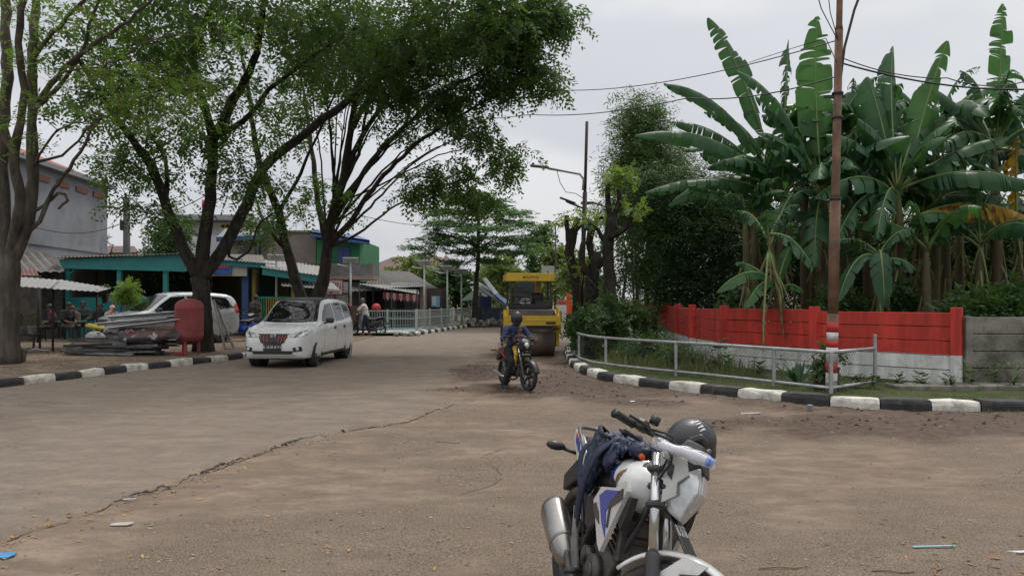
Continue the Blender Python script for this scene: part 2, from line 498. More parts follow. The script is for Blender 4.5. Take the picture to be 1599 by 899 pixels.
m, nt, b, out = nodes_of('road_surface')
geo = nt.nodes.new('ShaderNodeNewGeometry'); pos = geo.outputs['Position']
big = ramp(nt, tnoise(nt, .35, 5, .6, vec=pos), .35, .65)
mid = ramp(nt, tnoise(nt, 2.6, 6, .65, vec=pos, stretch=(.45, 1, 1)), .3, .7)
fine = tnoise(nt, 45, 4, .7, vec=pos)
gr = tnoise(nt, 130, 3, .6, vec=pos)
asp = mixc(nt, mid, (.165, .136, .110), (.240, .197, .158))
asp = mixc(nt, mth(nt, 'MULTIPLY', big, .5), asp, (.240, .190, .152))
ear = mixc(nt, mid, (.150, .114, .084), (.290, .222, .164))
ear = mixc(nt, mth(nt, 'MULTIPLY', big, .5), ear, (.215, .150, .102))
mot = ramp(nt, tnoise(nt, 5.5, 8, .75, vec=pos, stretch=(.6, 1, 1), seed=6.6), .38, .62)
ear = mixc(nt, mth(nt, 'MULTIPLY', mth(nt, 'SUBTRACT', 1.0, mot), .5), ear, (.105, .083, .066))
asp = mixc(nt, mth(nt, 'MULTIPLY', mth(nt, 'SUBTRACT', 1.0, mot), .28), asp, (.095, .08, .069))
c = mixc(nt, mth(nt, 'MULTIPLY', attr(nt, 'asph'), .78), ear, asp)
gv = mixc(nt, ramp(nt, tnoise(nt, 75, 3, .6, vec=pos, seed=8.8), .42, .60), (.070, .054, .040), (.23, .18, .135))
c = mixc(nt, mth(nt, 'MULTIPLY', attr(nt, 'grav'), .66), c, gv)
mudc = mixc(nt, ramp(nt, tnoise(nt, 7, 5, .7, vec=pos), .35, .65), (.034, .020, .013), (.100, .058, .036))
c = mixc(nt, mth(nt, 'MULTIPLY', ramp(nt, fine, .54, .70), .45), c, (.07, .054, .042))
c = mixc(nt, mth(nt, 'MULTIPLY', ramp(nt, gr, .62, .70), .3), c, (.36, .29, .22))
st = nt.nodes.new('ShaderNodeTexVoronoi'); st.inputs['Scale'].default_value = 9; nt.links.new(pos, st.inputs['Vector'])
spk = mth(nt, 'MULTIPLY', mth(nt, 'SUBTRACT', 1.0, ramp(nt, st.outputs['Distance'], .05, .16)), ramp(nt, tnoise(nt, 1.1, 3, .6, vec=pos, seed=2.2), .42, .58))
c = mixc(nt, mth(nt, 'MULTIPLY', spk, .6), c, (.075, .058, .045))
c = mixc(nt, mth(nt, 'MULTIPLY', attr(nt, 'mud'), .94), c, mudc)
nt.links.new(c, b.inputs['Base Color'])
rg = mth(nt, 'SUBTRACT', .92, mth(nt, 'MULTIPLY', attr(nt, 'mud'), .25)); nt.links.new(rg, b.inputs['Roughness']); b.inputs['Specular IOR Level'].default_value = .3
bump(nt, b, tnoise(nt, 28, 8, .75, vec=pos), .5, .02)
bump(nt, b, gr, .25, .005)
me.materials.append(m)
road = bpy.data.objects.new('road', me); COL.objects.link(road); tag(road, kind='structure')
m_earth = mat('dry_earth', (.19, .145, .105), .95, var=.35, vs=1.5, bmp=.6, bs=30, dirt=.5, dcol=(.09, .065, .045), spec=.2, bdist=.03)
m_far = mat('far_ground', (.13, .115, .085), .95, var=.3, vs=.3, spec=.2)
m_turf = mat('turf_soil', (.055, .065, .028), .95, var=.4, vs=2.2, bmp=.7, bs=25, dirt=.45, dcol=(.10, .075, .05), spec=.2, bdist=.04)
MB().grid([[(x, y, -.05) for x in (-900, 0, 900)] for y in (-300, 100, 1500)], smooth=False).build('ground', m_far).__setitem__('kind', 'structure')
def sheet(name, line, far, z, m, rows=14, zf=None):
    """land between a kerb line and far points (list matched to the line)"""
    rws = []
    for i, p in enumerate(line):
        q = Vector(far[i])
        rws.append([tuple(p.lerp(q, (j / rows) ** 1.7) + Vector((0, 0, z + (zf(*(p.lerp(q, (j / rows) ** 1.7))[:2], j / rows) if zf else 0)))) for j in range(rows + 1)])
    o = MB().grid(rws).build(name, m, recalc=True); tag(o, kind='structure'); return o
def hb(x, y, t):
    return .03 * (noise.noise(Vector((x * .9, y * .9, 0)))) * min(1, t * 8)
def kerb(name, line, side, w=.22, h=.15, L=.62, seed=1, lo=0, hi=9e9, start=0, hfun=None, worn=0):
    r = random.Random(seed)
    mb = MB(); acc = [0.0]
    for a, b_ in zip(line[:-1], line[1:]): acc.append(acc[-1] + (b_ - a).length)
    def at(s):
        s = max(0, min(s, acc[-1] - 1e-4))
        import bisect
        i = bisect.bisect_right(acc, s) - 1
        t = (s - acc[i]) / max(1e-9, acc[i + 1] - acc[i]); p = line[i].lerp(line[i + 1], t)
        d = (line[min(i + 2, len(line) - 1)] - line[max(i - 1, 0)]).normalized()
        return p, d
    s = lo; k = start
    while s < min(hi, acc[-1]):
        ln = (hfun(s) if hfun else L) * r.uniform(.93, 1.07)
        rows = []
        g = .008
        n = 6
        j1, j2, j3 = r.uniform(-.012, .012), r.uniform(-.012, .012), r.uniform(-.02, .02)
        for i in range(n + 1):
            t = i / n
            e = .02 if i in (0, n) else 0
            p, d = at(s + g + (ln - 2 * g) * t)
            nrm = Vector((-d.y, d.x, 0)) * side
            nz = lambda q: noise.noise(Vector((p.x * 5, p.y * 5, q))) * (.008 + worn * .012)
            hh = h + j1 + (j3 * (t - .5)) - e * .5 + nz(0)
            sec = [(0 + e, -.1), (0 + e + nz(1), hh * .55), (.012 + e + nz(2), hh - .035), (.03 + e, hh - .008), (.06, hh + nz(3)), (w - .04, hh + nz(4)), (w - .01, hh - .02), (w, -.1)]
            rows.append([p + nrm * (x_ + j2) + Vector((0, 0, z_)) for x_, z_ in sec])
        mb.grid(rows, mi=k % 2, smooth=False, caps=True)
        s += ln; k += 1
    o = mb.build(name, [m_kw, m_kb], recalc=True); tag(o, kind='structure'); return o
m_kw = mat('kerb_white_paint', (.62, .60, .54), .8, var=.14, vs=7, bmp=.4, bs=40, dirt=.5, dcol=(.20, .165, .12), ds=5)
m_kb = mat('kerb_black_paint', (.028, .029, .03), .75, var=.4, vs=7, bmp=.4, bs=40, dirt=.35, dcol=(.13, .105, .08), ds=5)
kerb('left_kerb', KL, 1, L=.68, seed=3, start=0)
kerb('left_far_kerb', KL2, 1, L=.55, w=.25, h=.16, seed=4, lo=4.2, worn=1)
kerb('right_kerb', KR, -1, L=.72, w=.3, h=.155, seed=5, worn=.7, start=1)
fl = [Vector((-60, p.y * 1.0 + (p.x + 6) * .1, 0)) for p in KL]
sheet('left_verge', [p + Vector((-.1, 0, 0)) for p in KL], fl, .10, m_earth, zf=hb)
sheet('left_plaza', [Vector((-6, 28.6, 0)), Vector((-6, 33.5, 0))], [Vector((-60, 28.6, 0)), Vector((-60, 33.5, 0))], .015, m_earth)
sheet('left_far_verge', [p + Vector((-.12, .05, 0)) for p in KL2], [Vector((p.x - 60, p.y + 12, 0)) for p in KL2], .11, m_earth)
sheet('right_verge', [p + Vector((.15, .1, 0)) for p in KR], [Vector((max(p.x + 3, 60), p.y + 50 + p.x, 0)) for p in KR], .115, m_turf, rows=24, zf=hb)
def scatter_stones(name, n, area, size, m, zoff=0, cond=None, seed=2, stretch=1):
    r = np.random.RandomState(seed); mb = MB()
    vs = np.array([(1, 0, 0), (-1, 0, 0), (0, 1, 0), (0, -1, 0), (0, 0, 1), (0, 0, -1)], float)
    fs = [(0, 2, 4), (2, 1, 4), (1, 3, 4), (3, 0, 4), (2, 0, 5), (1, 2, 5), (3, 1, 5), (0, 3, 5)]
    k = 0; t = 0
    while k < n and t < n * 12:
        t += 1
        D = area[2] * (area[3] / area[2]) ** r.rand(); x = area[0] + (area[1] - area[0]) * r.rand()
        if area[4]: x *= D
        if cond and r.rand() > cond(x, D): continue
        s = size * (r.rand() ** 3 * 3 + .35)
        q = vs * (s * (.7 + .6 * r.rand(6, 1))) * (1, stretch, .6)
        a = r.rand() * 6.28; c_, s_ = math.cos(a), math.sin(a)
        q = q @ np.array([[c_, s_, 0], [-s_, c_, 0], [0, 0, 1]])
        z = h1(x, D)
        mb.add([tuple(p) for p in q + (x, D, z + s * .15 + zoff)], fs, 0, False); k += 1
    o = mb.build(name, m); tag(o, kind='stuff'); return o
m_stone = mat('loose_stone', (.24, .19, .15), .9, var=.5, vs=3, spec=.25)
m_dleaf = mat('dry_leaf', (.30, .19, .075), .8, var=.5, vs=3)
o = scatter_stones('loose_gravel', 4200, (-.75, .8, 2.2, 14, True), .0055, m_stone, cond=lambda x, y: .12 + .9 * fields1(x, y)[3] + .5 * fields1(x, y)[2] - .1 * fields1(x, y)[1])
tag(o, 'small grey brown stones scattered over the dusty road', 'gravel')
o = scatter_stones('mud_clods', 1100, (-1.4, 12, 9.5, 19, False), .011, mat('mud_clod', (.060, .040, .028), .95, var=.4), cond=lambda x, y: max(0, fields1(x, y)[2] - .35) * 1.5, seed=4)
tag(o, 'dark brown clods of soil along the right kerb and in front of the roller', 'soil')
def litter(name, n, area, size, m, cond=None, seed=3, z0=0.004, zfun=None):
    r = np.random.RandomState(seed); mb = MB(); k = 0; t = 0
    while k < n and t < n * 15:
        t += 1
        D = area[2] * (area[3] / area[2]) ** r.rand(); x = area[0] + (area[1] - area[0]) * r.rand()
        if area[4]: x *= D
        if cond and r.rand() > cond(x, D): continue
        z = (zfun(x, D) if zfun else h1(x, D)) + z0
        s = size * (.5 + r.rand()); a = r.rand() * 6.28
        M = Matrix.Translation((x, D, z + s * .12)) @ Euler((r.uniform(-.35, .35), r.uniform(-.35, .35), a)).to_matrix().to_4x4()
        w = s * r.uniform(.3, .5); c_ = s * r.uniform(0, .3)
        mb.add([(-s, 0, c_), (0, -w, 0), (s, 0, c_ * .5), (0, w, .0)], [(0, 1, 2), (0, 2, 3)], 0, False, M); k += 1
    o = mb.build(name, m); tag(o, kind='stuff'); return o
def near_crack(x, y):
    d = fields1(x, y)[0]
    return math.exp(-((d + .12) / .2) ** 2) + .05
tag(litter('dry_leaf_litter', 650, (-.75, .3, 3.0, 14, True), .020, m_dleaf, cond=near_crack), 'small yellow brown fallen leaves along the crack in the road', 'leaves')
tag(litter('verge_leaf_litter', 900, (-13, -7, 12, 24, False), .035, m_dleaf, seed=8, cond=lambda x, y: 1 if x < -9.6 + (y - 13.5) * .28 else .25, zfun=lambda x, y: .125 if x < -9.4 + (y - 13.9) * .27 else .0), 'dry leaves fallen on the bare earth behind the left kerb', 'leaves')
tag(litter('corner_leaf_litter', 900, (.52, .9, 3.9, 5.3, True), .022, mat('red_brown_leaf', (.26, .13, .05), .8, var=.5), seed=9, cond=lambda x, y: 1 if x > 2.6 + (y - 4.2) * 1.3 else .08), 'rusty dry leaves on the grassy corner at the near right', 'leaves')
def crack(label, pts, w, seed):
    r = random.Random(seed); ln = smooth_line([(a, b_, 0) for a, b_ in pts], .035); mb = MB(); rows = []
    for i, p in enumerate(ln):
        d = (ln[min(i + 1, len(ln) - 1)] - ln[max(i - 1, 0)]).normalized(); n_ = V(-d.y, d.x, 0)
        o_ = n_ * (.07 * noise.noise(p * 2.2) + .045 * noise.noise(p * 7) + .02 * noise.noise(p * 21)) * (1.0 if w > .02 else .6); k = w * max(.04, .55 + 1.5 * noise.noise(p * 1.7 + V(seed, 0, 0)) + .9 * noise.noise(p * 9))
        q = [p + o_ + n_ * k * r.uniform(.5, 1.2), p + o_ - n_ * k * r.uniform(.5, 1.2)]
        rows.append([Vector((a.x, a.y, h1(a.x, a.y) + .006)) for a in q])
    o = MB().grid(rows, smooth=False).build('road_crack', mat('dark_crack_dirt', (.060, .046, .036), .95, var=.6, vs=20)); tag(o, kind='structure')
crack('', [(a + .02, b_) for a, b_ in CR[1:8]], .017, 1)
crack('', [(a + .10, b_ + .1) for a, b_ in CR[2:7]], .009, 5)
crack('', [(-.6, 6.2), (-.1, 7.0), (-.3, 7.9), (.2, 8.8)], .006, 6)
m_bark = mat('bark', (.040, .034, .028), .92, var=.5, vs=9, bmp=1.0, bs=14, dirt=.35, dcol=(.10, .095, .08), stretch=(1, 1, .25), spec=.2, bdist=.06)
m_bark_pale = mat('pale_bark', (.10, .086, .070), .92, var=.4, vs=6, bmp=.9, bs=22, dirt=.35, dcol=(.07, .055, .045), stretch=(1, 1, .25), spec=.2, bdist=.05)
m_leafA = leaf_mat('street_tree_leaf', (.034, .074, .024), (.072, .132, .036), .42, sc=.5, yellow=(.13, .15, .03), yamt=-.1)
m_leafL = leaf_mat('feathery_leaf', (.09, .17, .035), (.14, .24, .05), .42, sc=.7, yellow=(.20, .18, .05), yamt=.25)
m_leafC = leaf_mat('layered_tree_leaf', (.035, .085, .030), (.065, .135, .045), .35, sc=.6)
m_leafY = leaf_mat('fresh_leaf', (.10, .17, .03), (.16, .24, .05), .4, sc=1.2)
m_leafF = leaf_mat('far_tree_leaf', (.06, .10, .03), (.12, .17, .05), .35, sc=.35)
m_leafG = leaf_mat('dark_bush_leaf', (.022, .055, .018), (.05, .10, .03), .3, sc=.6)
m_bam = leaf_mat('bamboo_leaf', (.018, .040, .013), (.040, .085, .024), .3, sc=.35)
m_bamtip = leaf_mat('bamboo_tip_leaf', (.028, .065, .018), (.065, .115, .032), .4, sc=.5)
m_ban = leaf_mat('banana_leaf', (.018, .060, .028), (.042, .108, .046), .35, rough=.38, sc=.9, fine=3)
m_ban2 = leaf_mat('young_banana_leaf', (.028, .092, .030), (.055, .140, .042), .45, rough=.4, sc=.9, fine=3)
m_banY = leaf_mat('yellow_banana_leaf', (.36, .19, .02), (.42, .26, .03), .4, sc=2.5, fine=5, yellow=(.13, .06, .02), yamt=.5)
m_banD = leaf_mat('dead_banana_leaf', (.12, .075, .045), (.22, .15, .09), .2, rough=.9, sc=2, fine=7)
m_stem = mat('banana_stem', (.11, .105, .045), .8, var=.5, vs=3, bmp=.5, bs=15, dirt=.6, dcol=(.09, .05, .03), stretch=(1, 1, .2))
m_rib = mat('leaf_rib', (.16, .22, .07), .6, var=.2)
def leaf_arrays(C, Dr, N, L, W, fold=.15):
    """diamond leaves: centres of base C, direction Dr, normal N (numpy), returns verts, faces"""
    S = np.cross(Dr, N); S /= np.linalg.norm(S, axis=1, keepdims=True) + 1e-9
    Nn = np.cross(S, Dr)
    L = L[:, None]; W = W[:, None]
    v = np.stack([C, C + Dr * L * .45 + S * W * .5 + Nn * W * fold, C + Dr * L, C + Dr * L * .45 - S * W * .5 + Nn * W * fold], 1)
    return v.reshape(-1, 3)
def np_mesh(name, verts, quads_n, m, parent=None, extra=None):
    n = quads_n
    me = bpy.data.meshes.new(name)
    me.vertices.add(n * 4); me.vertices.foreach_set('co', verts.astype('f').ravel())
    me.loops.add(n * 4); me.loops.foreach_set('vertex_index', np.arange(n * 4, dtype='i'))
    me.polygons.add(n); me.polygons.foreach_set('loop_start', np.arange(0, n * 4, 4, dtype='i')); me.polygons.foreach_set('loop_total', np.full(n, 4, 'i'))
    me.update(); me.materials.append(m)
    o = bpy.data.objects.new(name, me); COL.objects.link(o)
    if parent is not None: o.parent = parent
    return o
def unit(a): return a / (np.linalg.norm(a, axis=-1, keepdims=True) + 1e-9)
def sprays(T, rs, per, nl, rad, flat, slen, lL, lW, droop, up=.5, hor=0.0):
    """leaf sprays round target points T (n,3)"""
    n = len(T) * per
    c = np.repeat(T, per, 0)
    off = rs.normal(size=(n, 3)); off = unit(off) * (rs.rand(n, 1) ** .5) * rad; off[:, 2] *= flat
    base = c + off
    d = unit(off + rs.normal(size=(n, 3)) * rad * .6); d[:, 2] = d[:, 2] * (1 - hor) - droop * (1 if hor < 1 else 0); d = unit(d)
    out = []
    t = (np.arange(nl) + .5) / nl
    nrm = unit(np.stack([rs.normal(size=n) * (1 - up), rs.normal(size=n) * (1 - up), np.ones(n)], 1))
    s = unit(np.cross(d, nrm)); nn = np.cross(s, d)
    L = slen * (.6 + .8 * rs.rand(n))
    C = base[:, None, :] + d[:, None, :] * (t[None, :, None] * L[:, None, None]); C[:, :, 2] -= (t[None, :] ** 2) * L[:, None] * droop * .6
    side = np.where(np.arange(nl) % 2 == 0, 1.0, -1.0)[None, :, None]
    Dl = unit(s[:, None, :] * side + d[:, None, :] * .55 + rs.normal(size=(n, nl, 3)) * .18 - np.array([0, 0, droop * .35]))
    Nl = unit(nn[:, None, :] + rs.normal(size=(n, nl, 3)) * .35)
    k = n * nl
    return leaf_arrays(C.reshape(k, 3), Dl.reshape(k, 3), Nl.reshape(k, 3), lL * (.7 + .6 * rs.rand(k)), lW * (.7 + .6 * rs.rand(k)))
def blob_points(blobs, rs):
    pts = []
    for b in blobs:
        x, y, D, rx, ry, rD, n = b
        c = P(x, y, D); sc = D / FX
        q = unit(rs.normal(size=(n, 3))) * (rs.rand(n, 1) ** .42)
        q = q * (rx * sc, rD, ry * sc)
        pts.append(q + np.array(c))
    return np.concatenate(pts)
class Skel:
    def __init__(s, seed): s.p = []; s.par = []; s.rm = []; s.dir = []; s.r = random.Random(seed)
    def limb(s, pts, r0, r1, root=False, wob=.03, step=.3):
        pts = [Vector(p) for p in pts]
        ln = smooth_line(pts, step)
        if root or not s.p: prev = -1
        else:
            a = np.array(s.p); d = ((a - np.array(ln[0])) ** 2).sum(1); prev = int(d.argmin())
        k = len(ln)
        for i, p in enumerate(ln):
            t = i / (k - 1)
            j = Vector([s.r.uniform(-1, 1) * wob * min(1, t * 4) for _ in range(3)])
            s.p.append(tuple(p + j)); s.par.append(prev); s.rm.append(r0 + (r1 - r0) * t ** .8)
            s.dir.append(tuple((ln[min(i + 1, k - 1)] - ln[max(i - 1, 0)]).normalized())); prev = len(s.p) - 1
        return prev
    def attach(s, T, step=.35, wob=.05, up=.15, minr=0.0, skip_r=9):
        T = [tuple(t) for t in T]
        a = np.array(s.p)
        TA = np.array(T); dm = np.array([((a - q) ** 2).sum(1).min() for q in TA]); T = [T[i] for i in np.argsort(dm)]
        P_ = np.zeros((len(s.p) + len(T) * 60, 3)); Dn = np.zeros_like(P_); n = len(s.p)
        P_[:n] = s.p; Dn[:n] = s.dir
        ok = np.zeros(len(P_), bool); ok[:n] = np.array(s.rm) < skip_r
        for t in T:
            v = np.array(t) - P_[:n]; d = np.linalg.norm(v, axis=1) + 1e-6
            cs = (v * Dn[:n]).sum(1) / d
            cost = d * (1.35 - .55 * cs) + (~ok[:n]) * 50
            i = int(cost.argmin()); L = d[i]
            p0 = Vector(P_[i]); p2 = Vector(t); dr = Vector(Dn[i])
            p1 = p0 + dr * L * .4 + Vector((0, 0, up * L * .4)) ; p1 = p1.lerp((p0 + p2) / 2, .35)
            k = max(1, min(50, int(L / step))); prev = i
            for j in range(1, k + 1):
                u = j / k; q = p0 * (1 - u) ** 2 + p1 * 2 * u * (1 - u) + p2 * u * u
                if j < k: q += Vector([s.r.uniform(-1, 1) * wob for _ in range(3)])
                s.p.append(tuple(q)); s.par.append(prev); s.rm.append(0)
                dd = (q - Vector(s.p[prev])); dd = dd.normalized() if dd.length > 1e-6 else dr
                s.dir.append(tuple(dd)); P_[n] = q; Dn[n] = dd; ok[n] = True; prev = n; n += 1
    def radii(s, tip=.010, pw=2.4):
        n = len(s.p); acc = [0.0] * n; s.ch = [[] for _ in range(n)]
        for i in range(n):
            if s.par[i] >= 0: s.ch[s.par[i]].append(i)
        order = list(range(n))  # parents always precede children
        s.rad = [0.0] * n
        for i in reversed(order):
            r = acc[i] ** (1 / pw) if acc[i] > 0 else tip
            s.rad[i] = max(r, s.rm[i]) if s.rm[i] > 0 else r
            if s.par[i] >= 0: acc[s.par[i]] += (min(s.rad[i], r if s.rm[i] == 0 else s.rad[i] * .6)) ** pw
        for i in order:
            if s.rm[i] > 0: s.rad[i] = min(s.rad[i], s.rm[i] * 1.08)
            if s.par[i] >= 0: s.rad[i] = min(s.rad[i], s.rad[s.par[i]] * 1.0)
    def mesh(s, name, m, parent, knob=0.0, flare=None):
        mb = MB(); done = set(); n = len(s.p)
        def nside(r): return 12 if r > .15 else 8 if r > .06 else 5 if r > .02 else 3
        starts = [i for i in range(n) if s.par[i] < 0]
        stack = [(i, None) for i in starts]
        while stack:
            i, frm = stack.pop()
            pts, rr = [], []
            if frm is not None: pts.append(s.p[frm]); rr.append(min(s.rad[i] * 1.15, s.rad[frm]))
            j = i
            while True:
                r = s.rad[j]
                if knob and r > .04: r *= 1 + knob * (noise.noise(Vector(s.p[j]) * 2.3))
                pts.append(s.p[j]); rr.append(r)
                c = s.ch[j]
                if not c: break
                c = sorted(c, key=lambda q: -s.rad[q])
                for q in c[1:]: stack.append((q, j))
                j = c[0]
            if len(pts) > 1:
                if frm is None and flare:
                    for q in range(min(len(rr), 5)): rr[q] *= 1 + flare * (1 - q / 4) ** 2
                mb.tube(pts, rr, nside(max(rr)))
        return mb.build(name, m, parent)
def tree(name, label, cat, base, limbs, blobs, m_leaf, m_bk, seed, spr, group=None, tip=.01, knob=.12, up=.15, flare=.35, step=.35, skip_r=9, wob=.05, thin=1.0):
    """limbs: list of (pts, r0, r1); spr: dict for sprays"""
    base = Vector(base)
    root = thing(name, label, cat, base, group=group)
    rs = np.random.RandomState(seed); sk = Skel(seed)
    for l in limbs: sk.limb([Vector(p) - base for p in l[0]], l[1] * thin, l[2] * thin)
    T = blob_points(blobs, rs) - np.array(base) if blobs else np.zeros((0, 3))
    if len(T): sk.attach(T, up=up, step=step, skip_r=skip_r, wob=wob)
    sk.radii(tip)
    sk.mesh('trunk', m_bk, root, knob, flare)
    if len(T):
        v = sprays(T, rs, **spr)
        np_mesh('crown', v, len(v) // 4, m_leaf, root)
    return root
bA = G(318, 548, .12)
PA = lambda x, y, D=bA.y: P(x, y, D)
limbsA = [
    ([bA - Vector((0, 0, .15)), PA(318, 500), PA(316, 462), PA(312, 430)], .31, .29),
    ([PA(312, 432), PA(285, 385), PA(258, 315, 21.5), PA(238, 262, 21), PA(205, 215, 20.3), PA(160, 150, 19.5), PA(120, 90, 18.8)], .24, .06),
    ([PA(314, 432), PA(322, 350), PA(330, 290), PA(332, 215, 21.5), PA(312, 140, 21), PA(300, 60, 20.5), PA(285, -40, 19.8)], .27, .08),
    ([PA(316, 432), PA(345, 395), PA(385, 320, 22.5), PA(408, 268, 22.8), PA(452, 228, 23), PA(520, 175, 23), PA(600, 120, 22.6), PA(690, 80, 22), PA(780, 60, 21.5)], .24, .06),
    ([PA(332, 222, 21.5), PA(360, 165, 21), PA(395, 100, 20), PA(410, 30, 19), PA(420, -50, 18)], .20, .06),
    ([PA(332, 215, 21.5), PA(380, 190, 21.5), PA(420, 140, 21), PA(480, 95, 20.5), PA(560, 40, 20)], .12, .04),
    ([PA(385, 322, 22.5), PA(358, 400, 22.3), PA(388, 393, 22), PA(408, 345, 21.8), PA(440, 330, 21.6)], .075, .025),
    ([PA(258, 318, 21.5), PA(262, 260, 21.5), PA(235, 205, 22), PA(228, 165, 22)], .09, .03),
    ([PA(312, 140, 21), PA(260, 90, 20), PA(200, 40, 19), PA(150, -20, 18)], .11, .04),
    ([PA(300, 60, 20.5), PA(350, -20, 17), PA(380, -120, 14)], .10, .04),
]
blobsA = [(215, 255, 20.8, 55, 38, 1.3, 26), (300, 225, 21.2, 60, 45, 1.6, 24), (250, 320, 21, 60, 28, 1.2, 14), (180, 160, 19.5, 70, 60, 2.0, 34),
          (300, 110, 20, 110, 70, 2.5, 60), (380, 285, 22, 55, 38, 1.3, 20), (420, 170, 22, 70, 60, 2, 18), (480, 60, 20, 110, 60, 3, 62),
          (240, 20, 18.5, 130, 60, 3, 62), (400, -40, 17, 200, 70, 3.5, 70), (620, 70, 21.5, 100, 50, 2.2, 52), (740, 50, 21, 90, 42, 2, 40), (560, 130, 22.5, 70, 34, 1.6, 14),
          (330, -160, 14.5, 260, 70, 3.5, 60), (600, -80, 19, 200, 60, 3, 50), (160, 80, 19, 60, 50, 2, 26)]
SPA = dict(per=7, nl=11, rad=.52, flat=.6, slen=.46, lL=.145, lW=.066, droop=.45, up=.5)
blobsA = [b_[:6] + (int(b_[6] * .95),) for b_ in blobsA]
tree('street_tree', 'large dark tree behind the red tank, its trunk forking in three above the silver car', 'tree', bA, limbsA, blobsA, m_leafA, m_bark, 11, SPA, group='big street trees on the left verge', thin=.84)
bB = Vector(P(480, 535, 26.5)); bB.z = .1
PB = lambda x, y, D=26.5: P(x, y, D)
limbsB = [
    ([bB - Vector((0, 0, .15)), PB(481, 500), PB(482, 482)], .40, .36),
    ([PB(476, 480), PB(463, 440), PB(448, 385), PB(436, 330, 26), PB(418, 290, 25.5), PB(398, 225, 25), PB(390, 150, 24.5), PB(372, 60, 24)], .27, .05),
    ([PB(488, 480), PB(505, 440), PB(512, 385, 26.5), PB(520, 335, 26.3), PB(538, 270, 26), PB(548, 205, 25.5), PB(560, 130, 25), PB(570, 30, 24)], .31, .06),
    ([PB(512, 385), PB(500, 330, 27), PB(490, 260, 27.5), PB(482, 190, 28), PB(470, 120, 28)], .17, .05),
    ([PB(520, 345), PB(548, 300, 26.2), PB(590, 240, 25.5), PB(640, 190, 24.8), PB(700, 140, 24), PB(770, 100, 23)], .15, .035),
    ([PB(515, 378), PB(545, 350, 26), PB(590, 285, 25), PB(650, 225, 24), PB(720, 180, 23), PB(800, 135, 22.4)], .14, .03),
    ([PB(512, 388), PB(560, 365, 26), PB(620, 320, 25), PB(680, 300, 24), PB(730, 275, 23.5)], .07, .018),
    ([PB(538, 270, 26), PB(580, 190, 25.5), PB(640, 110, 25), PB(720, 40, 24), PB(800, 0, 23)], .13, .04),
    ([PB(448, 390), PB(425, 365, 26.5), PB(402, 318, 27), PB(392, 270, 27.5)], .10, .03),
    ([PB(548, 205, 25.5), PB(600, 110, 24), PB(680, -10, 22), PB(760, -70, 20.5)], .12, .04),
    ([PB(530, 300, 26.2), PB(560, 240, 25.8), PB(575, 170, 25.5), PB(620, 60, 25)], .10, .035),
    ([PB(436, 330, 26), PB(470, 270, 25.5), PB(500, 200, 25), PB(530, 130, 24)], .09, .03),
    ([PB(820, 65, 22), PB(850, 45, 22), PB(885, 25, 22)], .04, .015),
]
_rb = random.Random(77)
for i_ in range(16):   # the fan of long thin boughs
    t_ = i_ / 15; x_, y_ = 470 + 290 * t_ + _rb.uniform(-12, 12), 95 + 140 * t_ ** 1.5 + _rb.uniform(-15, 15); s_ = _rb.choice(((512, 388), (518, 355), (526, 320)))
    limbsB.append(([PB(*s_), PB(s_[0] + (x_ - s_[0]) * .3, s_[1] + (y_ - s_[1]) * (.45 - .1 * t_), 26.3), PB(s_[0] + (x_ - s_[0]) * .65, s_[1] + (y_ - s_[1]) * .78, 25.4), PB(x_, y_, 24.6 - 1.2 * t_)], _rb.uniform(.05, .085), .014))
blobsB = [(450, 300, 26, 55, 40, 1.6, 12), (420, 355, 26, 42, 28, 1.2, 9), (480, 180, 25.5, 70, 60, 2.2, 14), (520, 110, 25, 80, 50, 2.5, 38),
          (640, 120, 24.5, 90, 45, 2.0, 48), (700, 60, 23.5, 110, 55, 2.2, 66), (780, 40, 22.6, 80, 60, 1.8, 60), (835, 40, 22.2, 55, 48, 1.4, 42), (870, 22, 22, 34, 22, 1.0, 14), (800, 115, 22.6, 62, 38, 1.4, 36),
          (848, 118, 22.2, 34, 30, 1, 14), (700, 165, 23.5, 85, 32, 1.6, 34), (620, 200, 24.5, 50, 26, 1.3, 6), (740, 205, 23.2, 55, 22, 1.1, 14), (590, 150, 25, 60, 34, 1.6, 9), (690, 282, 23.8, 50, 30, .9, 26), (785, 252, 23.4, 42, 20, .7, 15),
          (740, 312, 23.6, 34, 22, .6, 12), (655, 295, 24, 30, 18, .6, 8), (700, -60, 21.5, 190, 60, 2.5, 60), (560, 30, 24, 100, 50, 2, 40), (540, 320, 26, 26, 22, .9, 4)]
SPB = dict(per=8, nl=11, rad=.50, flat=.62, slen=.48, lL=.155, lW=.07, droop=.55, up=.45)
blobsB = [b_[:6] + (max(4, int(b_[6] * 1.0)),) for b_ in blobsB]
tree('street_tree', 'large dark twin stemmed tree rising behind the white car and arching over the road', 'tree', bB, limbsB, blobsB, m_leafA, m_bark, 23, SPB, group='big street trees on the left verge', thin=.84)
bL = G(10, 566, .12)
PL = lambda x, y, D=bL.y: P(x, y, D)
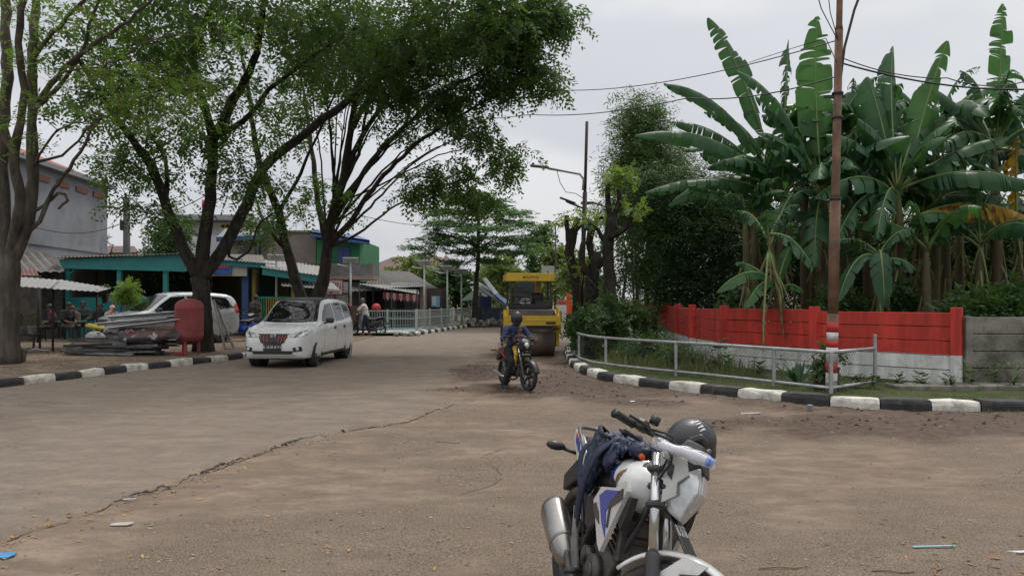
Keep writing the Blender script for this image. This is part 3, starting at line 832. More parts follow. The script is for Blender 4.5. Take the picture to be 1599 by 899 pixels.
limbsL = [
    ([bL - Vector((0, 0, .15)), PL(10, 520), PL(12, 470), PL(15, 400)], .33, .28),
    ([PL(10, 410), PL(2, 300), PL(5, 200), PL(12, 100), PL(5, -40), PL(-10, -160)], .22, .10),
    ([PL(18, 410), PL(42, 350), PL(52, 260), PL(50, 170), PL(52, 80), PL(62, -40), PL(70, -160)], .20, .08),
    ([PL(15, 400), PL(30, 320, 17.6), PL(25, 240, 17.2), PL(38, 140, 16.8), PL(30, 40, 16.4), PL(60, -80, 16)], .15, .07),
    ([PL(30, 372), PL(62, 345), PL(85, 295), PL(118, 252, 17.4), PL(142, 205, 17), PL(160, 180, 16.8)], .085, .03),
    ([PL(45, 335), PL(66, 322), PL(92, 300), PL(104, 312, 17.6), PL(92, 326, 17.4)], .055, .035),
    ([PL(52, 262), PL(90, 205, 17.2), PL(130, 190, 16.6), PL(180, 175, 16)], .045, .015),
    ([PL(50, 170), PL(100, 110, 17), PL(160, 60, 16), PL(215, 20, 15.2), PL(260, -30, 14.5)], .09, .03),
    ([PL(52, 90), PL(90, 45, 16.5), PL(130, 0, 15.5), PL(180, -60, 14.5)], .08, .03),
    ([PL(50, 172), PL(78, 150, 17.3), PL(120, 95, 16.8), PL(140, 40, 16.4), PL(165, -40, 16)], .07, .03),
    ([PL(25, 240, 17.2), PL(-20, 180, 17), PL(-60, 120, 16.5)], .08, .04),
    ([PL(100, 112, 17), PL(170, 100, 15.6), PL(240, 62, 14.6), PL(330, 55, 13.8), PL(400, 40, 13.2)], .035, .01),
    ([PL(52, 255), PL(110, 235, 17.4), PL(150, 190, 17), PL(230, 165, 16.2)], .05, .015),
]
blobsL = [(60, 100, 16.5, 40, 20, .8, 5), (60, 170, 16.6, 36, 14, .7, 5), (120, 110, 16.5, 40, 22, .9, 6), (240, 165, 15.8, 85, 30, 1.0, 40), (200, 120, 15.6, 70, 32, 1.0, 22), (310, 130, 15.4, 50, 26, .8, 12), (300, 180, 15.4, 40, 15, .7, 7), (190, 190, 16.2, 50, 18, .8, 9), (120, 150, 16.6, 36, 18, .8, 5), (-60, 60, 16, 90, 80, 2, 26), (100, -60, 15.5, 160, 60, 2, 30),
          (350, 55, 13.8, 60, 22, .8, 9), (60, 20, 16, 60, 30, 1.2, 8), (30, 200, 17, 40, 30, .8, 4), (-40, 220, 17, 40, 60, 1, 9), (160, 30, 15.6, 60, 30, 1, 9), (-20, -60, 16, 120, 60, 2, 22)]
SPL = dict(per=4, nl=14, rad=.45, flat=.4, slen=.36, lL=.085, lW=.030, droop=.18, up=.75)
tree('street_tree', 'tall tree at the left edge with several pale stems and thin feathery leaves', 'tree', bL, limbsL, blobsL, m_leafL, m_bark_pale, 31, SPL, group='big street trees on the left verge', tip=.007, thin=.82, knob=.3)
bC = Vector(P(742, 505, 44)); bC.z = .1
PC = lambda x, y, D=44: P(x, y, D)
limbsC = [([bC - Vector((0, 0, .2)), PC(742, 480), PC(745, 430), PC(747, 398), PC(748, 350), PC(748, 312)], .20, .07)]
rr_ = random.Random(6)
blobsC = []
for (yy, ext, cnt) in ((405, 70, 6), (388, 108, 16), (372, 116, 19), (350, 106, 19), (330, 84, 16), (314, 52, 11), (303, 26, 5)):
    for i in range(cnt):
        a = 2 * PI * (i + rr_.random()) / cnt; e = ext * rr_.uniform(.35, 1.0)
        blobsC.append((747 + e * math.cos(a) * 1.02, yy - abs(math.sin(a)) * 2 + rr_.uniform(-7, 7) + 6 * (e / ext), 44 + e * math.sin(a) * 44 / FX, 20, 4.0, .7, 5))
for i in range(16):
    a = 2 * PI * i / 16; z0 = rr_.uniform(338, 396); e = 95 * (1 if z0 > 350 else .8)
    limbsC.append(([PC(747, z0 + 6), PC(747 + e * .4 * math.cos(a), z0 - 10, 44 + e * .4 * math.sin(a) * 44 / FX), PC(747 + e * math.cos(a), z0 - 18, 44 + e * math.sin(a) * 44 / FX)], .055, .012))
tree('layered_tree', 'slender tree with flat layered boughs beyond the row of lamp posts', 'tree', bC, limbsC, blobsC, m_leafC, m_bark, 41,
     dict(per=8, nl=8, rad=.50, flat=.2, slen=.36, lL=.17, lW=.085, droop=.03, up=.8, hor=.8), tip=.012, up=.05)
def lopped(label, base, limbs, blobs, seed):
    return tree('lopped_tree', label, 'tree', base, limbs, blobs, m_leafY, m_bark, seed, dict(per=7, nl=10, rad=.34, flat=.7, slen=.26, lL=.10, lW=.05, droop=.15, up=.45),
                group='lopped trees behind the roller', knob=.5, step=.25, tip=.012)
def L3(pts, D): return [P(x, y, D) for x, y in pts]
b1 = P(902, 505, 25); b1.z = .1
lopped('lopped tree with a crooked trunk, nearest the road roller canopy', b1, [
    (L3([(903, 512), (903, 470), (898, 430), (890, 395), (894, 365)], 25), .20, .15), (L3([(892, 380), (898, 355), (902, 342)], 25), .12, .10),
    (L3([(891, 385), (886, 360), (885, 338)], 25), .09, .07), (L3([(894, 365), (912, 350), (930, 352)], 25.4), .07, .05)],
    [(888, 345, 25, 18, 12, .5, 6), (903, 338, 25, 14, 8, .4, 3)], 51)
b2 = P(922, 500, 24.2); b2.z = .12
lopped('squat lopped tree with thick stubs, right behind the lamp pole', b2, [
    (L3([(922, 510), (922, 470), (926, 430), (934, 395)], 24.2), .24, .19), (L3([(930, 420), (920, 380), (930, 350), (934, 340)], 24.2), .14, .10),
    (L3([(925, 440), (908, 400), (912, 375)], 24), .11, .08), (L3([(926, 430), (945, 405), (955, 395)], 24.6), .12, .08)],
    [(935, 345, 24.2, 16, 10, .5, 4), (915, 412, 24.2, 14, 14, .5, 3)], 52)
b3 = P(955, 500, 22.5); b3.z = .12
lopped('tall lopped tree topped by light green tufts, in front of the dark bamboo', b3, [
    (L3([(955, 515), (954, 470), (952, 420), (950, 375), (957, 340)], 22.5), .21, .16), (L3([(954, 360), (951, 320), (949, 290)], 22.5), .09, .07),
    (L3([(957, 342), (966, 318), (967, 295)], 22.5), .10, .07), (L3([(952, 370), (975, 358), (985, 345), (986, 334)], 22.3), .10, .06), (L3([(950, 385), (935, 360), (924, 352)], 22.7), .08, .05),
    (L3([(954, 470), (935, 455), (915, 432)], 22.6), .09, .07)],
    [(962, 280, 22.5, 26, 9, .6, 15), (985, 326, 22.3, 14, 9, .5, 6), (920, 342, 22.6, 10, 8, .4, 3)], 53)
def bush_tree(name, label, cat, base, top_px, width_px, D, m_leaf, seed, n=60, group=None, per=7, lL=.2, lW=.1, trunk=.12, low=.35, rad=.6, m_bk=None, nl=8):
    """crown between heights; centred over base; sizes in photo pixels at distance D"""
    rs = random.Random(seed); x0 = base.x / D * FX + 800; sc = D / FX
    ybase = YH + (HC - base.z) * FX / D; H = ybase - top_px
    limbs = [([base - Vector((0, 0, .15)), P(x0 + rs.uniform(-3, 3), ybase - H * .3, D), P(x0 + rs.uniform(-6, 6), ybase - H * .55, D), P(x0 + rs.uniform(-6, 6), ybase - H * .8, D)], trunk, trunk * .3)]
    blobs = []
    nb = max(4, n // 9)
    for i in range(nb):
        t = (i + rs.random()) / nb; yy = ybase - H * (low + (1 - low) * (t * .9)); w = width_px * .5 * math.sqrt(max(.08, 1 - ((t - .42) / .62) ** 2))
        a = rs.uniform(0, 2 * PI); e = rs.uniform(.25, .72)
        blobs.append((x0 + w * e * math.cos(a), yy, D + w * e * math.sin(a) * sc * .8, w * .42, H * .11, w * .42 * sc, max(3, n // nb)))
    return tree(name, label, cat, base, limbs, blobs, m_leaf, m_bk or m_bark, seed, dict(per=per, nl=nl, rad=rad, flat=.7, slen=lL * 2.4, lL=lL, lW=lW, droop=.2, up=.45), group=group, tip=.012, flare=.2)
def Z(v, z): v = Vector(v); v.z = z; return v
GF = 'trees in the far distance'
far = [
    ('pale green tree left of the layered tree', 655, 408, 120, 62, m_leafF, 91), ('yellow green round tree right of the layered tree trunk', 800, 402, 95, 55, m_leafF, 92),
    ('small round tree above the shop roofs', 615, 425, 60, 75, m_leafF, 93), ('grey green tree behind the lifted stall roof', 712, 415, 75, 52, m_leafG, 94),
    ('hazy tree left of the road roller canopy', 770, 418, 55, 80, m_leafF, 95), ('hazy tall tree right of the yellow canopy', 868, 380, 60, 80, m_leafF, 96),
    ('hazy tree seen between canopy and lopped trees', 905, 400, 70, 70, m_leafF, 97), ('dark green tree behind the lopped trees', 975, 330, 120, 40, m_leafG, 98),
    ('broad hazy tree at the far end of the road', 850, 425, 90, 110, m_leafF, 99), ('thin tall hazy tree by the far lamp post', 845, 345, 34, 85, m_leafG, 100)]
for lab, x, top, w, D, ml, sd_ in far:
    bush_tree('distant_tree', lab, 'tree', Z(P(x, 480, D), -.02), top, w, D, ml, sd_, n=60, group=GF, lL=.34 * D / 60, lW=.2 * D / 60, per=6, rad=.9)
bush_tree('roadside_tree', 'dark dense tree behind the turquoise roof, left of the big forked trunk', 'tree', Z(P(272, 480, 34), 0), 332, 118, 34, m_leafG, 61, n=80, per=9, lL=.2, lW=.1, low=.3)
bush_tree('roadside_tree', 'sparse pale tree between the grey house and the dark pole', 'tree', Z(P(172, 480, 52), 0), 352, 40, 52, mat('pale_dry_leaf', (.2, .19, .12), .9, var=.4), 62, n=14, per=3, lL=.22, lW=.1)
bush_tree('potted_bush', 'round yellow green bush beside the sheet metal stall', 'plant', Z(P(192, 480, 26.9), .12), 443, 46, 26.9, m_leafY, 63, n=40, per=9, lL=.10, lW=.045, trunk=.03, low=.68, rad=.22)
def bamboo(label, base, culms, leaves, m_leaf, seed, lL=.24, lW=.035, per=10, nl=9):
    root = thing('bamboo_clump', label, 'bamboo', base, group='bamboo clumps behind the red and white wall')
    rs = np.random.RandomState(seed); sk = Skel(seed)
    for c in culms:
        sk.limb([Vector(p) - base for p in c], .05, .012, root=True)
    T = blob_points(leaves, rs) - np.array(base)
    sk.attach(T, step=.5, up=.3); sk.radii(.006)
    sk.mesh('culm', mat('bamboo_culm', (.07, .09, .03), .5, var=.4), root)
    v = sprays(T, rs, per=per, nl=nl, rad=.65, flat=.9, slen=.6, lL=lL, lW=lW, droop=.5, up=.4)
    np_mesh('crown', v, len(v) // 4, m_leaf, root)
    return root
r_ = random.Random(12)
def culms(x0, x1, y0, y1, D, n, spread=60):
    out = []
    for i in range(n):
        x = r_.uniform(x0, x1); b = Z(P(x, 480, D + r_.uniform(-1, 1)), .0)
        tx = x + r_.uniform(-spread, spread); ty = r_.uniform(y0, y1)
        out.append([b, P(x + (tx - x) * .15, (480 + ty) / 2 + 40, D), P(x + (tx - x) * .5, ty + 50, D - .3), P(tx, ty, D - .6)])
    return out
bamboo('tall feathery bamboo clump rising behind the lopped trees', Z(P(1010, 480, 29), 0), culms(990, 1040, 165, 250, 29, 14, 40),
       [(998, 205, 28.5, 34, 40, 1, 34), (990, 250, 28.4, 38, 40, 1, 40), (1010, 300, 28, 55, 50, 1.2, 62), (1040, 240, 28.6, 34, 40, 1.2, 30), (975, 320, 28, 28, 50, .8, 22), (1000, 175, 28.6, 30, 18, .7, 18)], m_bamtip, 71, per=18, lL=.2, lW=.036)
bamboo('dense dark bamboo thicket between the lopped trees and the banana plants', Z(P(1090, 480, 26), 0), culms(1020, 1160, 260, 330, 26, 22, 40),
       [(1060, 340, 25.5, 75, 60, 1.2, 90), (1120, 320, 25.8, 70, 60, 1.2, 80), (1040, 420, 25, 60, 60, 1, 80), (1120, 410, 25.2, 80, 70, 1.2, 110), (1180, 380, 26, 60, 90, 1.2, 90), (1030, 300, 25.4, 40, 30, 1, 40)], m_bam, 72, per=17, lL=.19, lW=.034)
bamboo('dark thicket filling the gaps behind the banana plants', Z(P(1350, 480, 25), 0), culms(1180, 1620, 300, 400, 25, 24, 60),
       [(1260, 400, 24, 90, 70, 1.2, 100), (1400, 420, 24, 110, 60, 1.2, 120), (1540, 400, 24, 100, 80, 1.2, 120), (1660, 380, 24, 80, 110, 1.5, 70), (1330, 340, 25, 60, 50, 1, 40), (1480, 340, 25.5, 80, 50, 1, 50)], m_bam, 73, per=14, lL=.24, lW=.05)
def banana_leaf(base, tip, arch, width, seed, m=None, tear=.5, fold=.5, parent=None, origin=Vector((0, 0, 0)), nm='leaf', roll=0.0, pet=.16, curl=0.0):
    r = random.Random(seed); base = Vector(base) - origin; tip = Vector(tip) - origin
    ch = tip - base; L = ch.length
    hz = Vector((ch.x, ch.y, 0));
    upv = Vector((0, 0, 1)) - ch.normalized() * ch.normalized().z
    upv = upv.normalized() if upv.length > .15 else Vector((r.uniform(-1, 1), -1, .3)).normalized()
    c1 = base.lerp(tip, .5) + Vector((0, 0, 1)) * arch * L * 1.25 + upv * arch * L * .35 + Vector((r.uniform(-1, 1), r.uniform(-1, 1), 0)) * .05 * L
    n = 44
    pts = []
    for i in range(n + 1):
        u = i / n; pts.append(base * (1 - u) ** 2 + c1 * 2 * u * (1 - u) + tip * u * u)
    mb = MB()
    mb.tube(pts[::4] + ([pts[-1]] if n % 4 else []), [.032 * (1 - .85 * i / (n / 4)) for i in range(len(pts[::4]))], 5, mi=1)
    t0 = (tip - base).normalized()
    ref = Vector((0, 0, 1)); gv_ = Vector((0, 0, -1))
    if abs(t0.z) > .85 and t0.z > 0: ref = Vector((0, -1, .2)).normalized(); gv_ = Vector((0, .8, -.5))
    for sd in (-1, 1):
        i = int(n * pet)
        g_droop = fold + r.uniform(-.1, .1)
        while i < n:
            k = r.choice((1, 1, 2, 2, 3)) if r.random() < tear * .8 + .25 else r.choice((4, 5, 7))
            j = min(n, i + k)
            dr = g_droop * 1.25 + (r.uniform(-.35, .55) if tear > .3 else r.uniform(-.12, .15))
            shrink = 1 - (r.random() ** 3) * .35 * tear
            rows = []
            for q in range(i, j + 1):
                u = (q / n - pet) / (1 - pet)
                w = width * .5 * (min(1, (max(u, 0) * 6.0) ** .6) if u < .17 else 1) * (max(0.0, 1 - ((u - .45) / .56) ** 2.6) ** .75 if u > .45 else 1) * shrink + .004
                tg = (pts[min(q + 1, n)] - pts[max(q - 1, 0)]).normalized()
                s = tg.cross(ref); s = s.normalized() if s.length > .05 else Vector((1, 0, 0)); nn = s.cross(tg).normalized()
                if roll:
                    Rm = Matrix.Rotation(roll, 3, tg); s = Rm @ s; nn = Rm @ nn
                s = s * sd
                e0, e1 = (q == i), (q == j)
                pinch = .93 if (e0 or e1) else 1
                row = []
                for a, bq in ((0, 0), (.35, .08), (.7, .42), (1, 1)):
                    th_ = min(1.5, max(-.3, dr * (.5 + .5 * a))); wa = w * a * (1 if a < .9 else pinch)
                    p = pts[q] + s * wa * math.cos(th_) + nn * (.08 * w * math.sin(a * PI)) + gv_ * (wa * math.sin(th_)) + tg * (w * .25 * a)
                    if a > .3 and (e0 or e1) and k < 4: p = p + tg * (min(w * .13, .022) * a * (1 if e0 else -1))
                    row.append(p)
                rows.append(row)
            if len(rows) > 1: mb.grid(rows if sd < 0 else [list(reversed(q_)) for q_ in rows], mi=0)
            i = j
    return mb.build(nm, [m or m_ban, m_rib], parent)
def banana(label, base, top, leaves, seed, auto=0, dead=5, lean=0.0, young=False, r0=.13, L=2.6, azs=None):
    """leaves: (tip, arch, width, tear, fold[, mat, label, base])"""
    base = Vector(base); top = Vector(top)
    root = thing('banana_plant', label, 'banana plant', base, group='banana plants behind the wall')
    r = random.Random(seed); O = base
    mb = MB(); pts = [Vector((0, 0, -.1))] + [(top - base) * t + Vector((math.sin(t * 5 + seed) * .04, math.cos(t * 4 + seed) * .04, 0)) for t in (.15, .35, .55, .75, .9, 1)]
    mb.tube(pts, [r0 * q for q in (1.15, 1.05, 1, .9, .8, .65, .4)], 12); mb.build('stem', m_stem, root)
    k = 0
    for lf in leaves:
        tip, arch, w, tear, fold = lf[:5]; mm = lf[5] if len(lf) > 5 and lf[5] else m_ban
        bs_ = lf[7] if len(lf) > 7 else top + Vector((r.uniform(-.05, .05), r.uniform(-.05, .05), r.uniform(-.25, .1)))
        o = banana_leaf(bs_, tip, arch, w * (1.3 if fold > .45 else 1), seed * 50 + k, mm, tear, fold, root, O, roll=(lf[8] if len(lf) > 8 else 0))
        if len(lf) > 6 and lf[6]: o['label'] = lf[6]
        k += 1
    for i in range(auto):
        a = 2 * PI * (i * .382 + r.uniform(-.06, .06)) + seed if azs is None else azs[i % len(azs)] + r.uniform(-.2, .2)
        el = r.uniform(.05, 1.15); l = L * r.uniform(.75, 1.1)
        tip = top + Vector((math.cos(a) * math.cos(el), math.sin(a) * math.cos(el), math.sin(el) * .9 - .15)) * l
        banana_leaf(top + Vector((0, 0, r.uniform(-.2, .05))), tip, r.uniform(.16, .34), r.uniform(.68, .95) * (L / 2.6) ** .7, seed * 50 + 20 + i, m_ban2 if young else m_ban, r.choice((.3, .6, .9)), r.uniform(.35, 1.05), root, O, roll=r.uniform(-.3, .3))
    for i in range(dead):
        a = r.uniform(0, 2 * PI); h = (top.z - base.z)
        s0 = base + (top - base) * r.uniform(.5, .97); l = r.uniform(.35, .75) * h * .6
        tip = s0 + Vector((math.cos(a) * r.uniform(.15, .45), math.sin(a) * r.uniform(.15, .45), -l * r.uniform(.6, 1.3)))
        banana_leaf(s0, tip, -.02 + .1 * r.random(), r.uniform(.16, .40), seed * 50 + 70 + i, m_banD, .95, r.uniform(.7, 1.3), root, O, nm='dead_leaf', pet=.08)
    return root
W_ = .62
b_ = Z(P(1218, 490, 18.5), .1); t_ = P(1222, 300, 18.5)
banana('tall banana plant at the left of the group, its long leaves reaching towards the bamboo', b_, t_, [
    (P(1106, 28, 18.8), .10, .62, .35, .45, None, None, P(1205, 262, 18.5)), (P(1037, 130, 18.0), .22, .52, .75, .8), (P(992, 211, 17.6), .20, .55, .4, .8), (P(1008, 300, 17.8), .14, .5, .8, .8),
    (P(1050, 190, 19.2), .2, .5, .9, .9), (P(1130, 250, 17.0), .16, .5, .7, .9), (P(1100, 175, 19.5), .25, .55, .8, .8), (P(1232, 62, 19.0), .02, .62, .95, 1.1), (P(1070, 235, 18.4), .25, .45, .7, .6)], 3, dead=9, auto=10)
b_ = Z(P(1288, 490, 17.8), .1); t_ = P(1285, 300, 17.8)
banana('banana plant with one broad upright leaf just left of the tall rusty pole', b_, t_, [
    (P(1276, 26, 17.8), .01, .92, .45, .30, m_ban2, 'broad upright leaf lit from behind', P(1284, 290, 17.8)), (P(1206, 372, 16.6), .28, .55, .5, .7), (P(1335, 262, 16.2), .4, .6, .8, .6), (P(1180, 150, 18.4), .18, .62, .6, .8),
    (P(1150, 110, 18.0), .2, .6, .6, .7), (P(1272, 415, 16.3), .22, .6, .7, .6), (P(1370, 120, 18), .2, .6, .7, .8), (P(1300, 250, 16.0), .25, .6, .9, .7), (P(1340, 330, 17), .3, .5, .8, .9)], 4, dead=10, auto=9)
b_ = Z(P(1405, 490, 17.0), .1); t_ = P(1402, 300, 17.0)
banana('leafy banana plant right of the rusty pole, with the long yellow brown leaf', b_, t_, [
    (P(1480, 64, 17.2), .02, .62, .55, .5, m_ban2, None, P(1415, 300, 17)), (P(1605, 338, 15.9), .20, .72, .85, 1.0, m_banY, 'dried yellow and brown leaf hanging to the right', P(1410, 350, 17)),
    (P(1575, 214, 16.4), .14, .6, .2, .6), (P(1605, 292, 16.0), .17, .58, .15, .7), (P(1340, 185, 16.8), .2, .75, .3, .8), (P(1355, 120, 17.4), .14, .8, .3, .6), (P(1370, 372, 15.6), .3, .52, .6, .6),
    (P(1290, 210, 16.6), .22, .62, .6, .8), (P(1465, 160, 17.6), .2, .6, .7, .9), (P(1530, 250, 17.6), .2, .6, .4, .8), (P(1395, 72, 18.0), .1, .6, .5, .6), (P(1300, 395, 15.8), .3, .55, .7, .6)], 5, dead=12, auto=10)
b_ = Z(P(1556, 490, 17.4), .1); t_ = P(1554, 230, 17.4)
banana('tall banana plant at the right edge with one frayed leaf pointing straight up', b_, t_, [
    (P(1566, 6, 17.4), .005, .56, .7, .25, m_ban2, 'tall frayed upright leaf', P(1556, 190, 17.4)), (P(1440, 130, 17.8), .14, .6, .6, .8), (P(1600, 150, 16.8), .25, .6, .6, .8), (P(1680, 190, 17), .2, .6, .4, .8),
    (P(1590, 215, 16.2), .3, .5, .8, .9, m_banY, 'yellowing leaf at the right edge', P(1590, 380, 16.6)), (P(1470, 230, 16.6), .22, .6, .4, .7), (P(1650, 300, 16), .2, .6, .6, .8), (P(1500, 110, 18.4), .2, .5, .9, 1), (P(1520, 300, 16.5), .2, .55, .4, .7)], 6, dead=6, auto=9)
b_ = Z(P(1218, 490, 16.3), .1)
banana('young banana plant low against the red wall, two broad leaves to the left', b_, P(1214, 440, 16.3), [
    (P(1120, 456, 15.9), .28, .46, .1, .5, m_ban2), (P(1165, 480, 15.6), .3, .42, .05, .4, m_ban2), (P(1255, 455, 16), .35, .35, .2, .5, m_ban2), (P(1150, 410, 16.9), .2, .35, .4, .6, m_ban2), (P(1235, 385, 16.5), .1, .3, .3, .4, m_ban2)], 7, dead=1, r0=.07)
b_ = Z(P(1360, 490, 20), .1)
banana('banana plant behind the rusty pole, mostly hidden by other leaves', b_, P(1350, 235, 20), [], 8, auto=9, dead=8, L=2.6)
b_ = Z(P(1478, 490, 19.5), .1)
banana('banana plant between the yellow leaf and the tall frayed leaf', b_, P(1480, 265, 19.5), [], 9, auto=10, dead=7, L=2.7)
b_ = Z(P(1180, 490, 21), .1)
banana('banana plant at the back, beside the dark bamboo', b_, P(1178, 285, 21), [], 10, auto=8, dead=5, L=2.5)
b_ = Z(P(1635, 490, 19), .1)
banana('banana plant half outside the right edge', b_, P(1630, 290, 19), [], 13, auto=10, dead=6, L=2.8)
b_ = Z(P(1450, 490, 16.2), .1)
banana('short banana plant behind the grey end of the wall', b_, P(1448, 385, 16.2), [], 14, auto=7, dead=5, L=1.7, young=True, r0=.1)
b_ = Z(P(1530, 490, 16.4), .1)
banana('short dark banana plant above the bare concrete wall', b_, P(1532, 375, 16.4), [], 15, auto=8, dead=8, L=1.9, r0=.1)
b_ = Z(P(1380, 490, 15.9), .1)
banana('short banana plant with a drooping leaf over the red wall', b_, P(1372, 395, 15.9), [(P(1310, 470, 15.4), .35, .42, .2, .4), (P(1382, 478, 15.3), .5, .4, .1, .5), (P(1430, 420, 15.6), .3, .4, .5, .6)], 16, auto=3, dead=9, L=1.3, r0=.09)
b_ = Z(P(1238, 490, 16.0), .1)
banana('slim banana stem behind the red wall with brown dead leaves hanging over it', b_, P(1200, 372, 16.2), [(P(1270, 420, 15.6), .25, .5, .7, .7), (P(1150, 330, 16.8), .25, .5, .7, .8), (P(1240, 300, 16.4), .15, .5, .8, .7), (P(1192, 548, 15.2), -.02, .34, .95, 1.3, m_banD, 'long dead leaf hanging in front of the red wall', P(1200, 395, 15.9))], 17, auto=2, dead=16, L=1.2, r0=.08)
for i_, (x_, y_, D_, n_, L_, nd_) in enumerate(((1258, 245, 19.6, 12, 2.5, 5), (1325, 205, 19.2, 12, 2.4, 4), (1462, 215, 18.9, 12, 2.5, 5), (1165, 340, 18.0, 9, 1.9, 8), (1320, 330, 18.8, 8, 2.0, 14), (1440, 330, 18.2, 9, 2.1, 14), (1500, 300, 20.5, 9, 2.3, 6), (1270, 330, 20, 8, 2.0, 10), (1590, 360, 18.3, 9, 2.0, 12), (1650, 250, 20, 9, 2.6, 4))):
    banana(('tall banana plant behind the broad upright leaf', 'tall banana plant directly behind the top of the rusty pole', 'tall banana plant behind the leafy one right of the pole', 'half grown banana plant between the bamboo and the low young one', 'leafy banana plant in the middle of the clump, right of the pole', 'banana plant with many hanging dead leaves below the yellow leaf', 'banana plant at the back of the clump near the frayed leaf', 'banana plant in the middle of the clump, left of the pole', 'banana plant with brown skirts near the right edge', 'banana plant just outside the right edge')[i_], Z(P(x_, 490, D_), .1), P(x_, y_, D_), [], 40 + i_, auto=n_, dead=nd_, L=L_, r0=.11)
for i_, (x_, D_, w_, t_) in enumerate(((1500, 14.9, 120, 452), (1590, 15.2, 130, 440), (1300, 16.6, 130, 455), (1160, 19, 90, 452), (1400, 16.9, 110, 450))):
    bush_tree('shrub', ('dark shrub just behind the bare concrete wall, left one', 'dark shrub behind the bare concrete wall at the right edge', 'dark shrub behind the red wall by the rusty pole', 'dark shrub behind the red wall below the bamboo', 'dark shrub behind the right end of the red wall')[i_], 'shrub', Z(P(x_, 480, D_), .1), t_, w_, D_, m_leafG, 300 + i_, n=60, per=8, lL=.14, lW=.07, trunk=.03, low=.2, rad=.35)
m_red = mat('red_wall_paint', (.50, .042, .028), .78, var=.30, vs=1.6, stretch=(3, 3, .45), bmp=.6, bs=18, dirt=.3, dcol=(.19, .035, .03), ds=1.8)
m_wht = mat('white_wall_paint', (.66, .67, .65), .8, var=.24, vs=1.8, stretch=(3, 3, .4), bmp=.35, bs=35, dirt=.55, dcol=(.30, .26, .21), ds=1.6)
m_conc = mat('bare_concrete', (.24, .225, .19), .9, var=.25, vs=2, bmp=.6, bs=25, dirt=.75, dcol=(.065, .065, .045), ds=1.7)
m_galv = mat('grey_painted_steel', (.36, .37, .38), .45, metal=.35, var=.15, vs=8, dirt=.35, dcol=(.2, .14, .09))
m_rust = mat('rusty_pole', (.12, .066, .042), .85, var=.4, vs=3, bmp=.4, bs=40, dirt=.5, dcol=(.24, .14, .08))
m_dark = mat('dark_metal', (.03, .03, .032), .5, var=.3, metal=.2)
m_blk = mat('black_plastic', (.018, .018, .019), .45, var=.2)
m_wire = mat('black_cable', (.015, .015, .016), .6)
wpts = [(9.25, 13.45), (8.0, 13.6), (6.17, 15.4), (4.87, 17.35), (4.70, 19.7), (4.83, 22.0), (5.02, 24.5), (5.05, 27.0), (4.92, 29.3), (4.85, 31.4)]
def wall_panels(root, a, b, z0, z1, rows, red_from, mb_map, seed, thick=.05):
    """precast boards between two posts; board joints are real gaps; paint line at red_from"""
    d = Vector((b[0] - a[0], b[1] - a[1], 0)); L = d.length; d.normalize()
    hgt = (z1 - z0) / rows
    r = random.Random(seed)
    for i in range(rows):
        za, zb = z0 + i * hgt, z0 + (i + 1) * hgt - .012
        off = r.uniform(-.008, .008)
        segs = [(za, zb)]
        if za < red_from < zb: segs = [(za, red_from), (red_from, zb)]
        for s0, s1 in segs:
            mbx = mb_map['red' if (s0 + s1) / 2 > red_from else 'white']
            c = Vector((a[0], a[1], 0)) + d * (L / 2) + Vector((-d.y, d.x, 0)) * off; c.z = (s0 + s1) / 2
            M = Matrix.Translation(c) @ Matrix.Rotation(math.atan2(d.y, d.x), 4, 'Z')
            mbx.box((0, 0, 0), (L - .02, thick, s1 - s0), M=M, bev=.008)
def make_wall(name, label, cat, pts, z0, z1, rows, red, post_mats, board_mats, wp=.17, grow=.07, group=None, seed=1):
    root = thing(name, label, cat, (pts[0][0], pts[0][1], z0), group=group)
    O = Matrix.Translation((-pts[0][0], -pts[0][1], -z0))
    for i, (a, b) in enumerate(zip(pts[:-1], pts[1:])):
        mbs = {'red': MB(), 'white': MB()}
        wall_panels(root, a, b, z0, z1 + random.Random(i + seed).uniform(-.02, .02), rows, red, mbs, i + seed)
        m_ = MB()
        for k, key in enumerate(('red', 'white')):
            q = mbs[key]
            m_.add(q.v, q.f, k, False, O)
        m_.build('board_panel', board_mats, root)
    for i, p in enumerate(pts):
        j = min(i, len(pts) - 2); d = Vector((pts[j + 1][0] - pts[j][0], pts[j + 1][1] - pts[j][1], 0))
        M = O @ Matrix.Translation((p[0], p[1], 0)) @ Matrix.Rotation(math.atan2(d.y, d.x), 4, 'Z')
        m_ = MB(); h0 = z1 + grow
        if red < z1: m_.box((0, 0, (z0 - .2 + red) / 2), (wp, wp, red - z0 + .2), M=M, mi=1, bev=.008); m_.box((0, 0, (red + h0) / 2), (wp, wp, h0 - red), M=M, mi=0, bev=.008)
        else: m_.box((0, 0, (z0 - .2 + h0) / 2), (wp, wp, h0 - z0 + .2), M=M, mi=1, bev=.008)
        m_.build('post', post_mats, root)
    return root
make_wall('precast_wall', 'low precast wall painted red above and white below, in front of the banana plants', 'wall', wpts[1:], .1, 1.42, 5, .63, [m_red, m_wht], [m_red, m_wht])
make_wall('precast_wall', 'bare mossy concrete end of the wall at the right edge', 'wall', [(8.18, 13.56), (10.6, 13.45), (13.0, 13.4), (15.4, 13.4)], .1, 1.33, 4, 9, [m_conc, m_conc], [m_conc, m_conc], grow=.0, seed=9, wp=.12)
MB().box((10.5, 12.95, .12), (8, .5, .14), bev=.02).build('drain_edge', m_conc).__setitem__('kind', 'structure')
fpts = smooth_line([(1.82, 23.0, 0), (1.66, 20.8, 0), (1.72, 18.0, 0), (2.3, 16.35, 0), (3.78, 14.35, 0), (5.17, 12.25, 0)], .4)
fr = thing('mesh_fence', 'low grey metal fence with wire mesh curving along the right kerb', 'fence', (fpts[0].x, fpts[0].y, .12))
O = Vector((fpts[0].x, fpts[0].y, .12)); zt, zb = .78, .20
